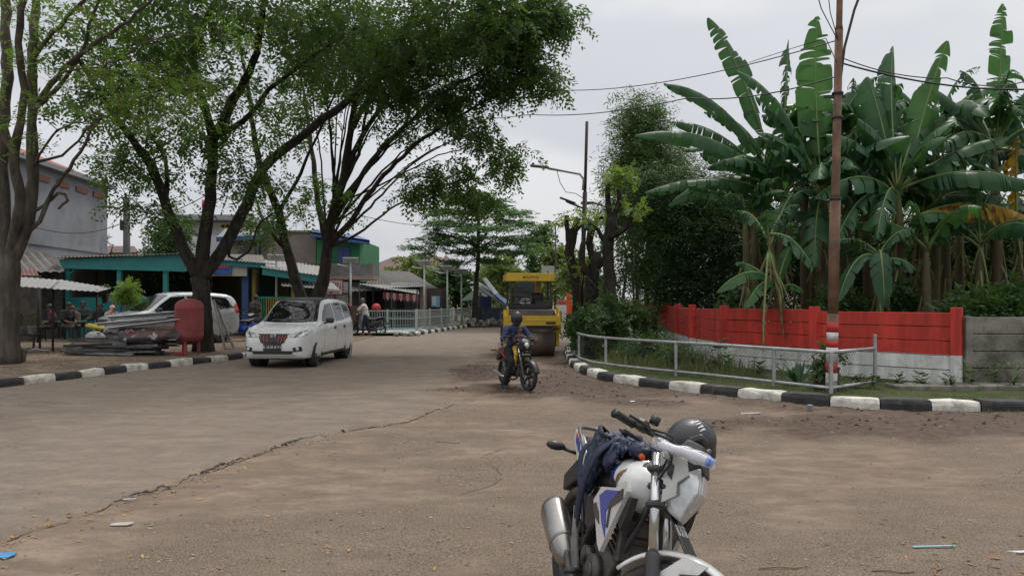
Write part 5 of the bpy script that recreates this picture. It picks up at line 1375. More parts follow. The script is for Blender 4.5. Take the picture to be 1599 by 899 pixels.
q = [P(672, 424, 90), P(724, 424, 90), P(724, 424, 99), P(672, 424, 99), P(697, 398, 94)]
MB().add([v - O for v in q], [(0, 1, 4), (1, 2, 4), (2, 3, 4), (3, 0, 4), (0, 3, 2, 1)]).build('roof', m_broof, fb)
for x in (592, 612, 630, 648): win(fb, O, x, x + 9, 430, 437, 94.8, m_pale, m_glassd, 0)
m_rail = mat('pale_green_rail', (.36, .41, .38), .6, var=.12, dirt=.3, dcol=(.25, .24, .2))
def railing(label, a, b, n, h=.95):
    a, b = Vector(a), Vector(b); d = b - a; L = d.length
    a.y += .9; b.y += .9; r0_ = thing('railing', label, 'railing', a, math.atan2(d.y, d.x), group='white railings along the far pavement')
    for z in (.12, h * .62, h): MB().box((L / 2, 0, z), (L, .035, .04)).build('rail', m_rail, r0_)
    k = max(2, int(L / 1.7))
    for i in range(k + 1): MB().box((L * i / k, 0, h / 2 + .04), (.07, .07, h + .08)).build('post', m_rail, r0_)
    mb = MB(); m_ = int(L / .13)
    for i in range(1, m_): mb.box((L * i / m_, 0, (.12 + h) / 2), (.016, .016, h - .12))
    mb.build('infill_bars', m_rail, r0_)
railing('short white railing facing the road beside the man with the scooter', Z(P(556, 480, 35.8), .1), Z(P(646, 480, 35.2), .1), 6)
railing('white railing along the kerb, between the lamp posts', Z(P(648, 480, 35.4), .12), Z(P(734, 480, 44.6), .12), 8)
railing('white railing further back in front of the long shop row', Z(P(560, 480, 37.2), .1), Z(P(700, 480, 42.6), .1), 8)
MB().grid([[(-7.2, 34.2, .125), (-4.9, 34.4, .125)], [(-9.0, 43.5, .125), (-2.95, 43.5, .125)]], smooth=False).build('pavement', mat('pale_turquoise_paving', (.30, .40, .38), .85, var=.15, dirt=.4, dcol=(.3, .27, .22))).__setitem__('kind', 'structure')
def solar(label, x, yt, D, ang, h=None):
    b0 = Z(P(x, 480, D), .1); top = P(x, yt, D).z - .1
    r0_ = thing('solar_lamp', label, 'street lamp', b0, group='white solar lamp posts')
    MB().tube([(0, 0, 0), (0, 0, top)], [.055, .045], 8).build('pole', m_rail, r0_)
    MB().box((0, 0, top + .05), (.75, .5, .035), rot=(R(-28), 0, R(ang)), bev=.005).build('solar_panel', mat('panel_back', (.42, .43, .42), .5), r0_)
    MB().tube([(0, 0, top - .25), (-.28, -.05, top - .2)], .022, 6).build('arm', m_rail, r0_)
    MB().box((-.42, -.06, top - .19), (.42, .14, .05), rot=(0, R(12), 0), bev=.015).build('lamp_head', mat('lamp_white', (.5, .52, .5), .5), r0_)
solar('solar lamp post in front of the grey balcony, by the petrol sign', 548, 408, 36.5, 10)
solar('solar lamp post nearest the road corner of the white railing', 663, 412, 38.5, -20)
solar('middle solar lamp post along the white railing', 699, 420, 41.2, -20)
solar('solar lamp post furthest along the white railing', 721, 425, 43.6, -20)
solar('solar lamp post mostly hidden by the twin stemmed tree', 432, 404, 33.0, 15)
O = Z(P(768, 480, 45), .1)
st_ = thing('roadside_stall', 'roadside stall with its white and blue sheet roof flap propped up, left of the roller', 'stall', O)
MB().box(P(768, 458, 45) - O, (2.1, 1.6, .06), rot=(R(10), R(33), 0)).build('roof_flap', mat('flap_grey', (.36, .39, .42), .5, dirt=.3), st_)
MB().box(P(766, 447, 45.2) - O, (1.25, 1.2, .05), rot=(R(10), R(52), 0)).build('roof_flap', mat('flap_white', (.55, .57, .58), .5, dirt=.2), st_)
MB().box(P(783, 466, 44.5) - O, (.8, 1.2, .07), rot=(R(8), R(40), 0)).build('flap_edge', mat('flap_blue', (.08, .16, .38), .5), st_)
for x, D in ((750, 45), (788, 44.5), (752, 47), (790, 47)): MB().tube([Z(P(x, 480, D), 0) - O, P(x, 470 if x > 780 else 456, D) - O], .035, 6).build('post', m_dark, st_)
wallbox(748, 790, 480, 45.4, .9, O=O).build('counter', mat('stall_counter', (.06, .08, .11), .8, var=.4), st_)
wallbox(752, 768, 463, 45.6, .4, O=O, yb=480).build('goods', mat('goods_blue', (.05, .08, .2), .7), st_)
wallbox(742, 756, 462, 46.5, 1.2, O=O, yb=500).build('side_wall', mat('grey_side_wall', (.14, .13, .115), .9, var=.2), st_)
O = Z(P(735, 480, 48), .1)
gt = thing('green_tent', 'low dark green tarpaulin shelter behind the layered tree', 'shelter', O)
MB().add([P(722, 470, 47) - O, P(760, 466, 47) - O, P(744, 450, 48.5) - O, P(722, 466, 51) - O, P(762, 462, 51) - O], [(0, 1, 2), (0, 2, 3), (1, 4, 2)]).build('tarpaulin', mat('green_tarp', (.02, .06, .035), .8), gt)
for x in (723, 759): MB().tube([Z(P(x, 480, 47), 0) - O, P(x, 468, 47) - O], .04, 5).build('post', m_dark, gt)
mb = MB(); r = random.Random(4)
for i in range(90):
    x, D = r.uniform(731, 792), r.uniform(43.2, 46); s = r.uniform(.1, .32)
    mb.box(P(x, 480, D) * 1.0 * 1 - V(0, 0, P(x, 480, D).z) + V(0, 0, .1 + r.uniform(0, .28)), (s, s * .8, s * .6), rot=(r.random() * 3, r.random() * 3, r.random() * 3), bev=s * .15)
tag(mb.build('rubble', mat('rubble_grey', (.24, .22, .2), .95, var=.4, vs=2)), 'heap of broken concrete pieces at the end of the far kerb', 'rubble', kind='stuff')
mb = MB()
for i in range(40):
    x, D = r.uniform(618, 655), r.uniform(33.1, 34.6); s = r.uniform(.06, .16)
    mb.box(V((x - 800) / FX * D, D, .02 + s * .3), (s * 1.5, s, s * .6), rot=(r.random() * .5, r.random() * .5, r.random() * 3), bev=s * .15)
tag(mb.build('rubble', mat('rubble_grey', (.24, .22, .2), .95)), 'crumbled kerb pieces in front of the white railing', 'rubble', kind='stuff')
O = Z(P(888, 480, 33), .05)
ob = thing('orange_barrier', 'tall orange safety barrier on a dark base, right of the roller', 'barrier', O)
q = [P(885.5, 457, 33), P(890, 457, 33), P(897, 491, 33), P(886, 491, 33)]
MB().add([v - O for v in q] + [v - O + V(0, .35, 0) for v in q], [(0, 1, 2, 3), (7, 6, 5, 4), (0, 4, 5, 1), (1, 5, 6, 2), (2, 6, 7, 3), (3, 7, 4, 0)]).build('panel', mat('orange_plastic', (.7, .12, .02), .5), ob, recalc=True)
wallbox(886, 898, 491, 32.95, .5, O=O, zb=.0).build('base', m_blk, ob)
O = Z(P(882, 480, 52), 0)
tk = thing('white_truck', 'small white and red truck far behind the roller', 'truck', O)
wallbox(872, 890, 476, 52, 3, O=O, zb=.5).build('body', mat('truck_white', (.5, .5, .5), .5), tk); wallbox(873, 889, 470, 52.2, 2.6, O=O, yb=477).build('roof', mbp, tk)
for x in (875, 887): MB().cyl(Z(P(x, 480, 52), .35) - O - V(.1, 0, 0), Z(P(x, 480, 52), .35) - O + V(.1, 0, 0), .35, 12).build('wheel', m_blk, tk)
O = Z(P(822, 480, 36), 0)
t2 = thing('dark_truck', 'dark green truck cab seen through the open cab of the roller', 'truck', O)
wallbox(803, 843, 441, 36, 4, O=O, zb=.6).build('body', mat('truck_dark', (.03, .035, .035), .5), t2)
wallbox(808, 838, 444, 35.97, .06, O=O, yb=456).build('windscreen', m_glassd, t2)
wallbox(812, 834, 468, 35.95, .06, O=O, yb=476).build('grille', m_galv, t2)
for x in (806, 840): MB().cyl(Z(P(x, 480, 36.5), .45) - O - V(.12, 0, 0), Z(P(x, 480, 36.5), .45) - O + V(.12, 0, 0), .45, 14).build('wheel', m_blk, t2)
tb = Z(P(296, 480, 20.9), .11); s = 20.9 / FX
tkk = thing('red_tank', 'faded red pressure tank standing on short legs in front of the forked tree', 'tank', tb)
m_tank = mat('faded_red_tank', (.27, .05, .052), .7, var=.25, vs=2.5, dirt=.5, dcol=(.17, .075, .06), bmp=.15)
h0, h1_, w_ = .37, 1.50, .375
mb = MB(); mb.lathe([(0, h0 - .04), (w_ * .5, h0 - .03), (w_ * .85, h0 + .02), (w_, h0 + .12), (w_ + .006, h0 + .15), (w_, h0 + .18), (w_, h1_ - .24), (w_ + .006, h1_ - .22), (w_, h1_ - .2), (w_ * .94, h1_ - .1), (w_ * .72, h1_ - .02), (w_ * .4, h1_ + .03), (.06, h1_ + .045), (.055, h1_ + .07), (0, h1_ + .07)], 32)
mb.build('vessel', m_tank, tkk)
for a in (-60, 60, 180):
    x, y = .24 * math.sin(R(a)), .24 * -math.cos(R(a)) * -1
    MB().box((x, y, (h0 + .02) / 2), (.075, .075, h0 + .06), bev=.01).build('leg', m_tank, tkk)
MB().add([(-.45, -.1, .01), (-.15, -.25, .01), (-.05, -.12, .05), (-.2, .05, .08)], [(0, 1, 2, 3)]).build('fallen_cloth', mat('bright_red_cloth', (.5, .03, .03), .8), tkk)
m_steel = mat('grey_scrap_steel', (.20, .21, .22), .55, metal=.4, var=.35, vs=4, dirt=.5, dcol=(.12, .08, .055))
m_steel2 = mat('dark_scrap_steel', (.07, .068, .065), .7, metal=.3, var=.4, vs=4, dirt=.5, dcol=(.11, .075, .05))
m_steel3 = mat('pale_sheet_steel', (.34, .35, .36), .5, metal=.3, var=.2, vs=4, dirt=.3, dcol=(.2, .16, .12))
def ang_mesh(L, w, m, t=.006, kind=0):
    mb = MB()
    if kind == 0: mb.box((0, 0, 0), (L, w, t)); mb.box((0, w / 2, w / 2 - t / 2), (L, t, w))
    elif kind == 1: mb.box((0, 0, 0), (L, w, w * .6), bev=.004)
    else:
        rows = [[(x, w * .5 * math.cos(a), w * .3 * math.sin(a)) for a in (PI * (1 + k / 6) for k in range(7))] + [(x, w * .47 * math.cos(a), w * .27 * math.sin(a)) for a in (PI * (2 - k / 6) for k in range(7))] for x in (-L / 2, L / 2)]
        mb.grid(rows, close_u=True, caps=True, smooth=False)
    return mb.mesh('bar', m)
r = random.Random(9)
def bars(n, x0, x1, z0, z1, D0, D1, Lr, kinds, label, name, group, tilt=.05):
    meshes = [ang_mesh(r.uniform(*Lr), r.uniform(.05, .12), mm, kind=k) for k in kinds for mm in (m_steel, m_steel2, m_steel2) for _ in range(2)]
    for i in range(n):
        t = (i + .5) / n
        z = .13 + z0 + (z1 - z0) * t; D = D0 + (D1 - D0) * r.random() * (1 - t * .3)
        o = bpy.data.objects.new(name, r.choice(meshes)); COL.objects.link(o)
        xx = r.uniform(x0, x1)
        o.location = Z(P(xx, 480, D), z); o.rotation_euler = (r.uniform(-.5, .5), r.uniform(-tilt, tilt), r.uniform(-.22, .16)); tag(o, label, 'scrap metal', group)
bars(60, 150, 215, .0, .34, 20.6, 21.9, (1.5, 2.5), (0, 1), 'dark angle bar in the low scrap heap left of the red tank', 'scrap_bar', 'scrap bars in the low heap')
bars(34, 205, 245, .16, .62, 21.1, 22.2, (1.3, 2.0), (0, 1, 2), 'bent steel strip stacked in the upper part of the scrap heap', 'scrap_strip', 'strips stacked on the scrap heap')
for i, (a, b, D, w, lab) in enumerate((((168, 497), (278, 489), 21.2, .16, 'long grey gutter lying topmost on the scrap heap'), ((150, 507), (262, 499), 21.0, .14, 'grey gutter second from the top of the scrap heap'), ((168, 515), (285, 501), 20.7, .17, 'pale round ended gutter in front of the others on the scrap heap'), ((180, 503), (290, 494), 21.5, .12, 'thin grey gutter behind the topmost one'))):
    p, q = P(*a, D), P(*b, D - .1); L = (q - p).length
    mb = MB()
    for x in (0,): mb.grid([[(x_, w * .5 * math.cos(t), w * .35 * math.sin(t)) for t in [PI * k / 8 for k in range(9)]] + [(x_, w * .44 * math.cos(t), w * .3 * math.sin(t)) for t in [PI * (1 - k / 8) for k in range(9)]] for x_ in (-L / 2, L / 2)], close_u=True, caps=True, smooth=False)
    o = mb.build('metal_gutter', m_steel3, recalc=True); d = (q - p).normalized()
    o.location = (p + q) / 2; o.rotation_euler = (R(-35), -math.asin(d.z), math.atan2(d.y, d.x)); tag(o, lab, 'gutter')
rows = []
for i in range(15):
    t = i / 14; row = []
    for j in range(7):
        u = j / 6; x = 186 + 96 * t; y = 512 - 5 * t + 22 * u
        row.append(P(x, y, 20.75 - .25 * math.sin(u * PI * .6) + .07 * noise.noise(Vector((t * 7, u * 3, 1)))))
    rows.append(row)
m, nt, b, out = nodes_of('printed_banner')
n_ = tnoise(nt, 2.2, 4, .6); cc = mixc(nt, ramp(nt, n_, .48, .62), (.035, .030, .032), (.13, .055, .045)); cc = mixc(nt, ramp(nt, tnoise(nt, 5, 3, .6, seed=4), .6, .66), cc, (.35, .33, .3)); nt.links.new(cc, b.inputs['Base Color']); b.inputs['Roughness'].default_value = .45
bn = thing('banner', 'crumpled dark printed banner with a bright red mark draped over the scrap heap', 'banner', P(230, 520, 20.8)); O = P(230, 520, 20.8)
MB().grid([[p - O for p in q] for q in rows]).build('cloth', m, bn)
mb = MB(); mb.tube([P(196, 517, 20.38) - O, P(202, 521, 20.36) - O, P(206, 515, 20.38) - O, P(212, 520, 20.36) - O], .035, 5, flat=.3); mb.build('red_mark', mat('bright_red_print', (.6, .03, .03), .5), bn)
sk_ = MB().ball((0, 0, .17), (.28, .22, .2)); o = sk_.build('sack', mat('pale_sack', (.36, .35, .33), .8, bmp=.6, bs=8, bdist=.06)); o.location = Z(P(149, 480, 21.6), .35); tag(o, 'small pale plastic sack at the left end of the upper scrap heap', 'sack')
sk_ = MB().box((0, 0, 0), (.5, .3, .12), rot=(.1, .2, .3), bev=.05); o = sk_.build('yellow_bag', mat('yellow_plastic', (.45, .36, .04), .5)); o.location = P(149, 510, 22.3); tag(o, 'yellow plastic bag tucked behind the scrap heap', 'bag')
o = MB().box((0, 0, 0), (.22, .12, .42), rot=(.25, .3, 0), bev=.03).build('kerb_slab', m_conc); o.location = Z(P(34, 480, 18.4), .27); tag(o, 'short concrete slab leaning at the foot of the left edge tree', 'slab')
mb = MB()
for k in range(3): mb.tube([P(38, 552 - k * 1.5, 19) , P(56, 546 - k, 19.6), P(78, 547 + k * 2, 19.7)], .014, 5)
o = mb.build('bent_rods', m_steel); tag(o, 'bent thin rods on the ground between the left tree and the scrap heap', 'rods')
rk = thing('iron_rack', 'pale iron lattice frame leaning on the right side of the forked tree', 'frame', Z(P(350, 480, 21.6), .12)); O = Z(P(350, 480, 21.6), .12)
def RP(x, y, D=21.6): return P(x, y, D) - O
MB().tube([RP(334, 468, 22.0), RP(352, 545, 21.2)], .03, 6).tube([RP(341, 480, 22.4), RP(365, 543, 21.6)], .03, 6).tube([RP(334, 468, 22.0), RP(341, 480, 22.4)], .02, 6).tube([RP(352, 545, 21.2), RP(365, 543, 21.6)], .02, 6).build('frame', m_sheetL, rk)
mb = MB()
for i in range(9):
    t = i / 8; mb.tube([RP(334 + 18 * t, 468 + 77 * t, 22 - .8 * t), RP(341 + 24 * ((t + .25) % 1), 480 + 63 * ((t + .25) % 1), 22.4 - .8 * ((t + .25) % 1))], .012, 5)
mb.build('lattice', m_sheetL, rk)
def small_plant(label, base, h, n, m, seed, w=.06, L=.3, spread=.5, name='leafy_plant', cat='plant', group=None, stem=True, droop=.3):
    r = random.Random(seed); root = thing(name, label, cat, base, group=group)
    if stem:
        mb = MB()
        for k in range(max(1, n // 9)):
            a = r.uniform(0, 6.28); mb.tube([(0, 0, -.02), (math.cos(a) * spread * .2, math.sin(a) * spread * .2, h * .5), (math.cos(a) * spread * .45, math.sin(a) * spread * .45, h * .85)], [.012, .009, .005], 5)
        mb.build('stem', m_rib, root)
    mb = MB()
    for i in range(n):
        a = r.uniform(0, 6.28); z = h * r.uniform(.15, .9) if stem else r.uniform(0, .05); rr0 = spread * .3 * r.random() * (z / h if stem else 1)
        p0 = V(math.cos(a) * rr0, math.sin(a) * rr0, z); el = r.uniform(.1, .9) if stem else r.uniform(.7, 1.4); l = L * r.uniform(.6, 1.2)
        d = V(math.cos(a) * math.cos(el), math.sin(a) * math.cos(el), math.sin(el)); s = V(-math.sin(a), math.cos(a), 0); ww = w * r.uniform(.7, 1.2)
        pts = [p0 + d * l * t - V(0, 0, droop * l * t * t) for t in (0, .25, .5, .75, 1)]
        wd = [.1, .75, 1, .7, .03]
        rows = [[p + s * ww * q + V(0, 0, .12 * ww), p, p - s * ww * q + V(0, 0, .12 * ww)] for p, q in zip(pts, wd)]
        mb.grid(rows)
    mb.build('leaf_mass', m, root); return root
m_pot = mat('white_pot', (.5, .5, .48), .5)
def pot(label, x, D, z, s, m, pl):
    b0 = Z(P(x, 480, D), z); r0_ = thing('plant_pot', label, 'plant pot', b0)
    MB().lathe([(0, 0), (s * .36, 0), (s * .5, s), (s * .54, s), (s * .54, s * .9), (s * .45, s * .9), (0, s * .88)], 16).build('pot', m, r0_)
    small = small_plant(label, (0, 0, 0), .4, 26, pl, int(x), w=.035, L=.22, spread=.3);
    for ch in list(small.children): ch.parent = r0_; ch.location = (0, 0, s * .85)
    bpy.data.objects.remove(small)
pot('white pot with a small dark plant on the low table, left one', 32, 23.4, .56, .2, m_pot, m_leafG)
pot('white pot with a yellow green plant on the low table, right one', 50, 23.4, .56, .24, m_pot, m_leafY)
pot('small dark hanging pot under the right end of the stall roof', 165, 24.6, 1.5, .26, m_blk, m_leafG)
pot('pale pot half hidden at the left edge', 14, 23.6, .56, .18, m_pot, m_leafG)
m_grass = leaf_mat('grass_blade', (.05, .11, .02), (.09, .17, .035), .4, sc=1.5, yellow=(.16, .14, .05), yamt=.1)
GP = 'plants growing inside the mesh fence'
def bushy(label, x, D, top, w, m, seed, n=40, **k): return bush_tree('shrub', label, 'shrub', Z(P(x, 480, D), .12), top, w, D, m, seed, n=n, group=GP, per=k.get('per', 8), lL=k.get('lL', .10), lW=k.get('lW', .05), trunk=.03, low=.12, rad=k.get('rad', .28))
bushy('dark green shrub at the curved left end of the mesh fence', 918, 19.6, 478, 62, m_leafG, 201, 60)
bushy('taller dense shrub behind the left end of the mesh fence', 945, 20.8, 462, 80, m_leafG, 202, 80)
bushy('shrub with dry twigs in front of the lopped trees', 975, 21.5, 470, 60, m_leafG, 203, 50)
bushy('shrub hiding the near end of the red wall', 1000, 22.5, 480, 60, m_bamtip, 204, 40)
bushy('low green shrub half way along the mesh fence', 1005, 17.8, 530, 90, m_leafG, 205, 50, lL=.12, lW=.03)
bushy('reddish green low shrub in front of the white wall base', 1060, 16.6, 545, 60, m_bamtip, 206, 26, lL=.12, lW=.03)
bushy('small bush climbing at the fence corner beside the banded pole', 1290, 12.9, 542, 42, m_leafG, 207, 26, rad=.14, lL=.07)
small_plant('broad leaved seedling against the white wall behind the second fence post', Z(P(1120, 480, 15.6), .12), .8, 26, m_leafG, 211, w=.07, L=.26, spread=.55, group=GP)
small_plant('knee high broad leaved plant in the middle of the fence', Z(P(1137, 480, 15.2), .12), .6, 18, m_ban2, 212, w=.06, L=.2, spread=.4, group=GP)
small_plant('low round leaved plant in front of the white wall', Z(P(1187, 480, 14.4), .12), .45, 22, m_leafG, 213, w=.06, L=.2, spread=.4, group=GP)
small_plant('upright long leaved plant left of the banded pole', Z(P(1245, 480, 13.5), .12), .55, 16, m_ban, 214, w=.055, L=.5, spread=.2, stem=False, group=GP, droop=.15)
small_plant('thin weed beside the long leaved plant', Z(P(1220, 480, 14.1), .12), .5, 12, m_leafG, 215, w=.03, L=.15, spread=.3, group=GP)
small_plant('reddish bromeliad like plant just left of the banded pole', Z(P(1285, 480, 12.9), .12), .4, 16, mat('dark_red_leaf', (.13, .02, .02), .6, var=.4), 216, w=.04, L=.35, spread=.2, stem=False, group=GP)
r = random.Random(31)
for i in range(9):
    x = 1300 + i * 36; D = 13.0 - .0 * i
    small_plant('knee high weed at the foot of the bare concrete wall' if x > 1490 else 'low weed on the grass strip right of the banded pole', Z(P(x + r.uniform(-8, 8), 480, D + r.uniform(-.2, .2)), .12), .25 if x < 1490 else .45, 24, m_leafG, 230 + i, w=.04, L=.16, spread=.4, name='weed', group='weeds on the right grass strip' if x <= 1490 else 'weeds below the bare concrete wall')
def grass(name, label, n, sampler, h, m, seed=1):
    rs = np.random.RandomState(seed); pts = sampler(rs, n); k = len(pts)
    a = rs.rand(k) * 2 * PI; lean = rs.rand(k) * .9
    d = np.stack([np.cos(a) * lean, np.sin(a) * lean, np.ones(k)], 1); d = unit(d)
    nrm = unit(np.stack([np.cos(a + 1.57), np.sin(a + 1.57), np.zeros(k)], 1)); nn = np.cross(d, nrm)
    hh = h * (.35 + rs.rand(k) ** 2)
    v = leaf_arrays(pts, d, nn, hh, .006 + .05 * hh, .1)
    o = np_mesh(name, v, k, m); tag(o, label, 'grass', kind='stuff'); return o
KRa = np.array([(p.x, p.y) for p in KR]);
def strip(rs, n):
    """along the right kerb, behind it"""
    i = rs.randint(20, len(KRa) - 40, n); i = i[KRa[i][:, 1] < 26]
    p = KRa[i]; q = np.roll(KRa, -1, 0)[i] - p; nr_ = np.stack([q[:, 1], -q[:, 0]], 1); nr_ = -nr_ / (np.linalg.norm(nr_, axis=1, keepdims=True) + 1e-9)
    off = .3 + rs.rand(len(i), 1) ** 1.3 * 1.9
    s = np.where(((p + nr_ * .5 - np.array([[6.0, 16.0]])) ** 2).sum(1) < ((p - nr_ * .5 - np.array([[6.0, 16.0]])) ** 2).sum(1), 1, -1)[:, None]
    pp_ = p + nr_ * s * off; keep = vnoise(pp_[:, 0], pp_[:, 1], 2.0, 3) > .28
    pp_ = pp_[keep]
    return np.concatenate([pp_, np.full((len(pp_), 1), .115)], 1)
grass('grass', 'short green grass on the strip behind the right kerb', 26000, strip, .11, m_grass, 1)
def corner(rs, n):
    D = 3.7 + rs.rand(n) * 1.7; x = 2.2 + rs.rand(n) * 2.6; k = (x > 2.75 + (D - 4.2) * 1.3) | (rs.rand(n) < .05); k &= vnoise(x, D, 2.5, 5) > .3
    return np.stack([x[k], D[k], np.full(k.sum(), .0)], 1)
grass('corner_grass', 'sparse grass and weeds on the near right corner of the road', 3500, corner, .05, m_grass, 2)
m_tgr = leaf_mat('loose_grass_blade', (.045, .075, .02), (.09, .11, .035), .35, sc=1.8, yellow=(.16, .12, .06), yamt=.4)
def under(rs, n):
    """low growth behind the fence"""
    D = 14 + rs.rand(n) * 9; x = 2.2 + rs.rand(n) * 2.6; k = (x > 1.9 + np.maximum(0, (16.6 - D)) * .72 + .3) & (x < 4.6 + np.maximum(0, 17.4 - D) * .75)
    return np.stack([x[k], D[k], np.full(k.sum(), .115)], 1)
grass('tall_grass', 'tall loose grass between the mesh fence and the painted wall', 5200, under, .30, m_tgr, 3)
def kerbfoot(rs, n):
    i = rs.randint(0, len(KRa), n); i = i[(KRa[i][:, 0] > 5.5) & (KRa[i][:, 1] < 14)]
    p = KRa[i] + np.stack([np.zeros(len(i)), -.05 - rs.rand(len(i)) ** 2 * .3], 1); k = vnoise(p[:, 0], p[:, 1], 2.2, 8) > .6
    return np.concatenate([p[k], np.zeros((k.sum(), 1))], 1)
grass('kerb_weeds', 'small weeds at the foot of the right kerb', 5000, kerbfoot, .07, m_grass, 4)
def flat_litter(name, label, cat, x, y, pts, m, z=.012, rz=0):
    g = G(x, y, 0); o = MB().prism(pts, .006).build(name, m); o.location = Z(g, h1(g.x, g.y) + z); o.rotation_euler = (.05, -.04, rz); tag(o, label, cat); return o
flat_litter('plastic_scrap', 'small blue plastic scrap at the lower left edge of the road', 'litter', 8, 866, [(-.06, -.04), (.05, -.05), (.07, .02), (.0, .05), (-.07, .03)], mat('blue_plastic', (.05, .25, .5), .4))
flat_litter('paper_strip', 'thin white paper strip lying in the road crack', 'litter', 200, 781, [(-.06, -.012), (.055, .006), (.06, .016), (-.055, .006)], mat('white_paper', (.6, .6, .62), .7))
flat_litter('wrapper', 'pale oval wrapper on the road near the crack', 'litter', 190, 817, [(-.085, 0), (-.06, -.03), (.06, -.035), (.085, -.01), (.08, .03), (-.05, .03)], mat('pale_wrapper', (.4, .36, .33), .6))
flat_litter('plastic_strip', 'narrow pale blue strip lying at the lower right', 'litter', 1458, 852, [(-.14, -.012), (.14, -.018), (.14, -.004), (-.14, .006)], mat('pale_blue_plastic', (.25, .45, .52), .4))
flat_litter('paper_scrap', 'torn white paper at the lower right edge', 'litter', 1590, 861, [(-.06, .02), (.0, -.01), (.1, -.015), (.1, .02), (.02, .015)], mat('white_paper', (.6, .6, .62), .7))
flat_litter('clear_bag', 'flat clear plastic bag on the mud by the right kerb', 'litter', 1172, 645, [(-.15, -.05), (.1, -.06), (.17, .02), (.05, .06), (-.12, .05)], mat('milky_plastic', (.4, .36, .34), .3))
g = G(1265, 641); t0 = thing('plastic_cup', 'small clear plastic cup standing at the foot of the right kerb', 'cup', Z(g, h1(g.x, g.y)))
MB().lathe([(0, 0), (.027, 0), (.038, .095), (.04, .095)], 12).build('cup', mat('milky_cup', (.55, .6, .68), .25), t0); MB().lathe([(0, .05), (.035, .05), (.036, .065)], 12).build('label_band', mat('pale_blue_plastic', (.25, .45, .52), .4), t0)
g = G(988, 630); t0 = flat_litter('crumpled_wrapper', 'tiny shiny wrapper on the mud in front of the mesh fence', 'litter', 988, 630, [(-.04, -.03), (.03, -.02), (.04, .04), (-.02, .05)], mat('white_paper', (.6, .6, .62), .7))
for k, (x, y, L, rz) in enumerate(((1225, 885, .32, .1), (1465, 888, .2, .9), (1395, 892, .25, -.1), (700, 690, .3, -.3))):
    g = G(x, min(y, 890)); o = MB().tube([(-L / 2, 0, .008), (-L * .1, .01, .012), (L * .2, -.01, .008), (L / 2, .012, .01)], .005, 5).build('twig', mat('dry_twig', (.25, .18, .11), .9)); o.location = Z(g, h1(g.x, g.y)); o.rotation_euler = (0, 0, rz)
    tag(o, ('dry twig right of the parked motorcycle wheel', 'dry twig by the grassy lower right corner', 'thin twig near the lower right corner', 'dry twig on the open road left of the bike rider')[k], 'twig')
m_rub = mat('tyre_rubber', (.022, .021, .021), .85, var=.3, vs=8, dirt=.5, dcol=(.09, .075, .06), bmp=.2)
m_carw = mat('white_car_paint', (.62, .63, .62), .28, var=.02, coat=.6)
m_glass = mat('tinted_glass', (.010, .011, .012), .03, var=.1, spec=.45)
m_clear = mat('clear_lens', (.55, .57, .58), .12, metal=.5, var=.25, vs=14)
m_chr = mat('chrome', (.62, .62, .62), .14, metal=1, var=.1)
m_alu = mat('grey_alloy', (.28, .28, .28), .4, metal=.8, var=.2)
m_redp = mat('red_paint', (.45, .03, .02), .4, var=.1)
m_trim = mat('black_trim', (.02, .02, .021), .5, var=.2, dirt=.15, dcol=(.1, .09, .07))
def interp(tab, x):
    if x <= tab[0][0]: return tab[0][1]
    for (a, u), (b_, v) in zip(tab[:-1], tab[1:]):
        if x <= b_:
            t = (x - a) / (b_ - a); return u + (v - u) * t
    return tab[-1][1]
def wheel(parent, loc, r, w, ry=0, spokes=5, rim_m=None, name='wheel', hub=.62, M=None, thin=False):
    """wheel turning about local y"""
    o = bpy.data.objects.new(name, None); COL.objects.link(o); o.parent = parent; o.empty_display_size = .1
    o.location = loc; o.rotation_euler = (0, 0, ry) if M is None else (0, 0, 0)
    if M is not None: o.matrix_basis = M
    T = Matrix.Rotation(R(90), 4, 'X'); h = w / 2; q = hub if not thin else .78
    prof = [(r * q, -h * .8), (r * .86, -h), (r * .95, -h * .9), (r, -h * .55), (r, h * .55), (r * .95, h * .9), (r * .86, h), (r * q, h * .8), (r * q * .97, 0), (r * q, -h * .8)]
    MB().lathe(prof, 36, M=T).build('tyre', m_rub, o)
    rm = MB(); rm.lathe([(r * q, -h * .75), (r * q * 1.02, -h * .7), (r * (q - .06), -h * .55), (r * (q - .07), h * .55), (r * q * 1.02, h * .7), (r * q, h * .75)], 30, M=T)
    for i in range(spokes):
        a = 2 * PI * i / spokes
        for da in (-.16, .16):
            p0 = V(math.cos(a) * r * .12, 0, math.sin(a) * r * .12); p1 = V(math.cos(a + da) * r * (q - .04), 0, math.sin(a + da) * r * (q - .04))
            for s in ((-1, 1) if not thin else (0,)): rm.tube([p0 + V(0, s * h * .62, 0), p1 + V(0, s * h * .5, 0)], r * (.055 if thin else .05), 6)
    rm.cyl((0, -h * .8, 0), (0, h * .8, 0), r * .14, 14)
    rm.build('rim', rim_m or m_alu, o)
    if not thin: MB().cyl((0, -h * .2, 0), (0, h * .2, 0), r * q * .8, 20).build('brake_disc', m_trim, o)
    return o
TOP = [(-2.07, .98), (-2.04, 1.30), (-1.98, 1.46), (-1.88, 1.56), (-1.7, 1.62), (-1.2, 1.66), (-.5, 1.68), (-.05, 1.665), (.2, 1.625), (.34, 1.55), (.6, 1.37), (.88, 1.17), (1.02, 1.08), (1.12, 1.045), (1.4, 1.0), (1.7, .94), (1.88, .885), (1.98, .82), (2.04, .74), (2.075, .64)]
WID = [(-2.07, .72), (-1.98, .79), (-1.7, .825), (0, .83), (1.2, .825), (1.6, .80), (1.85, .745), (1.98, .68), (2.04, .62), (2.075, .55)]
BOT = [(-2.07, .42), (-1.9, .27), (-1.6, .22), (1.6, .21), (1.85, .22), (2.0, .25), (2.075, .33)]
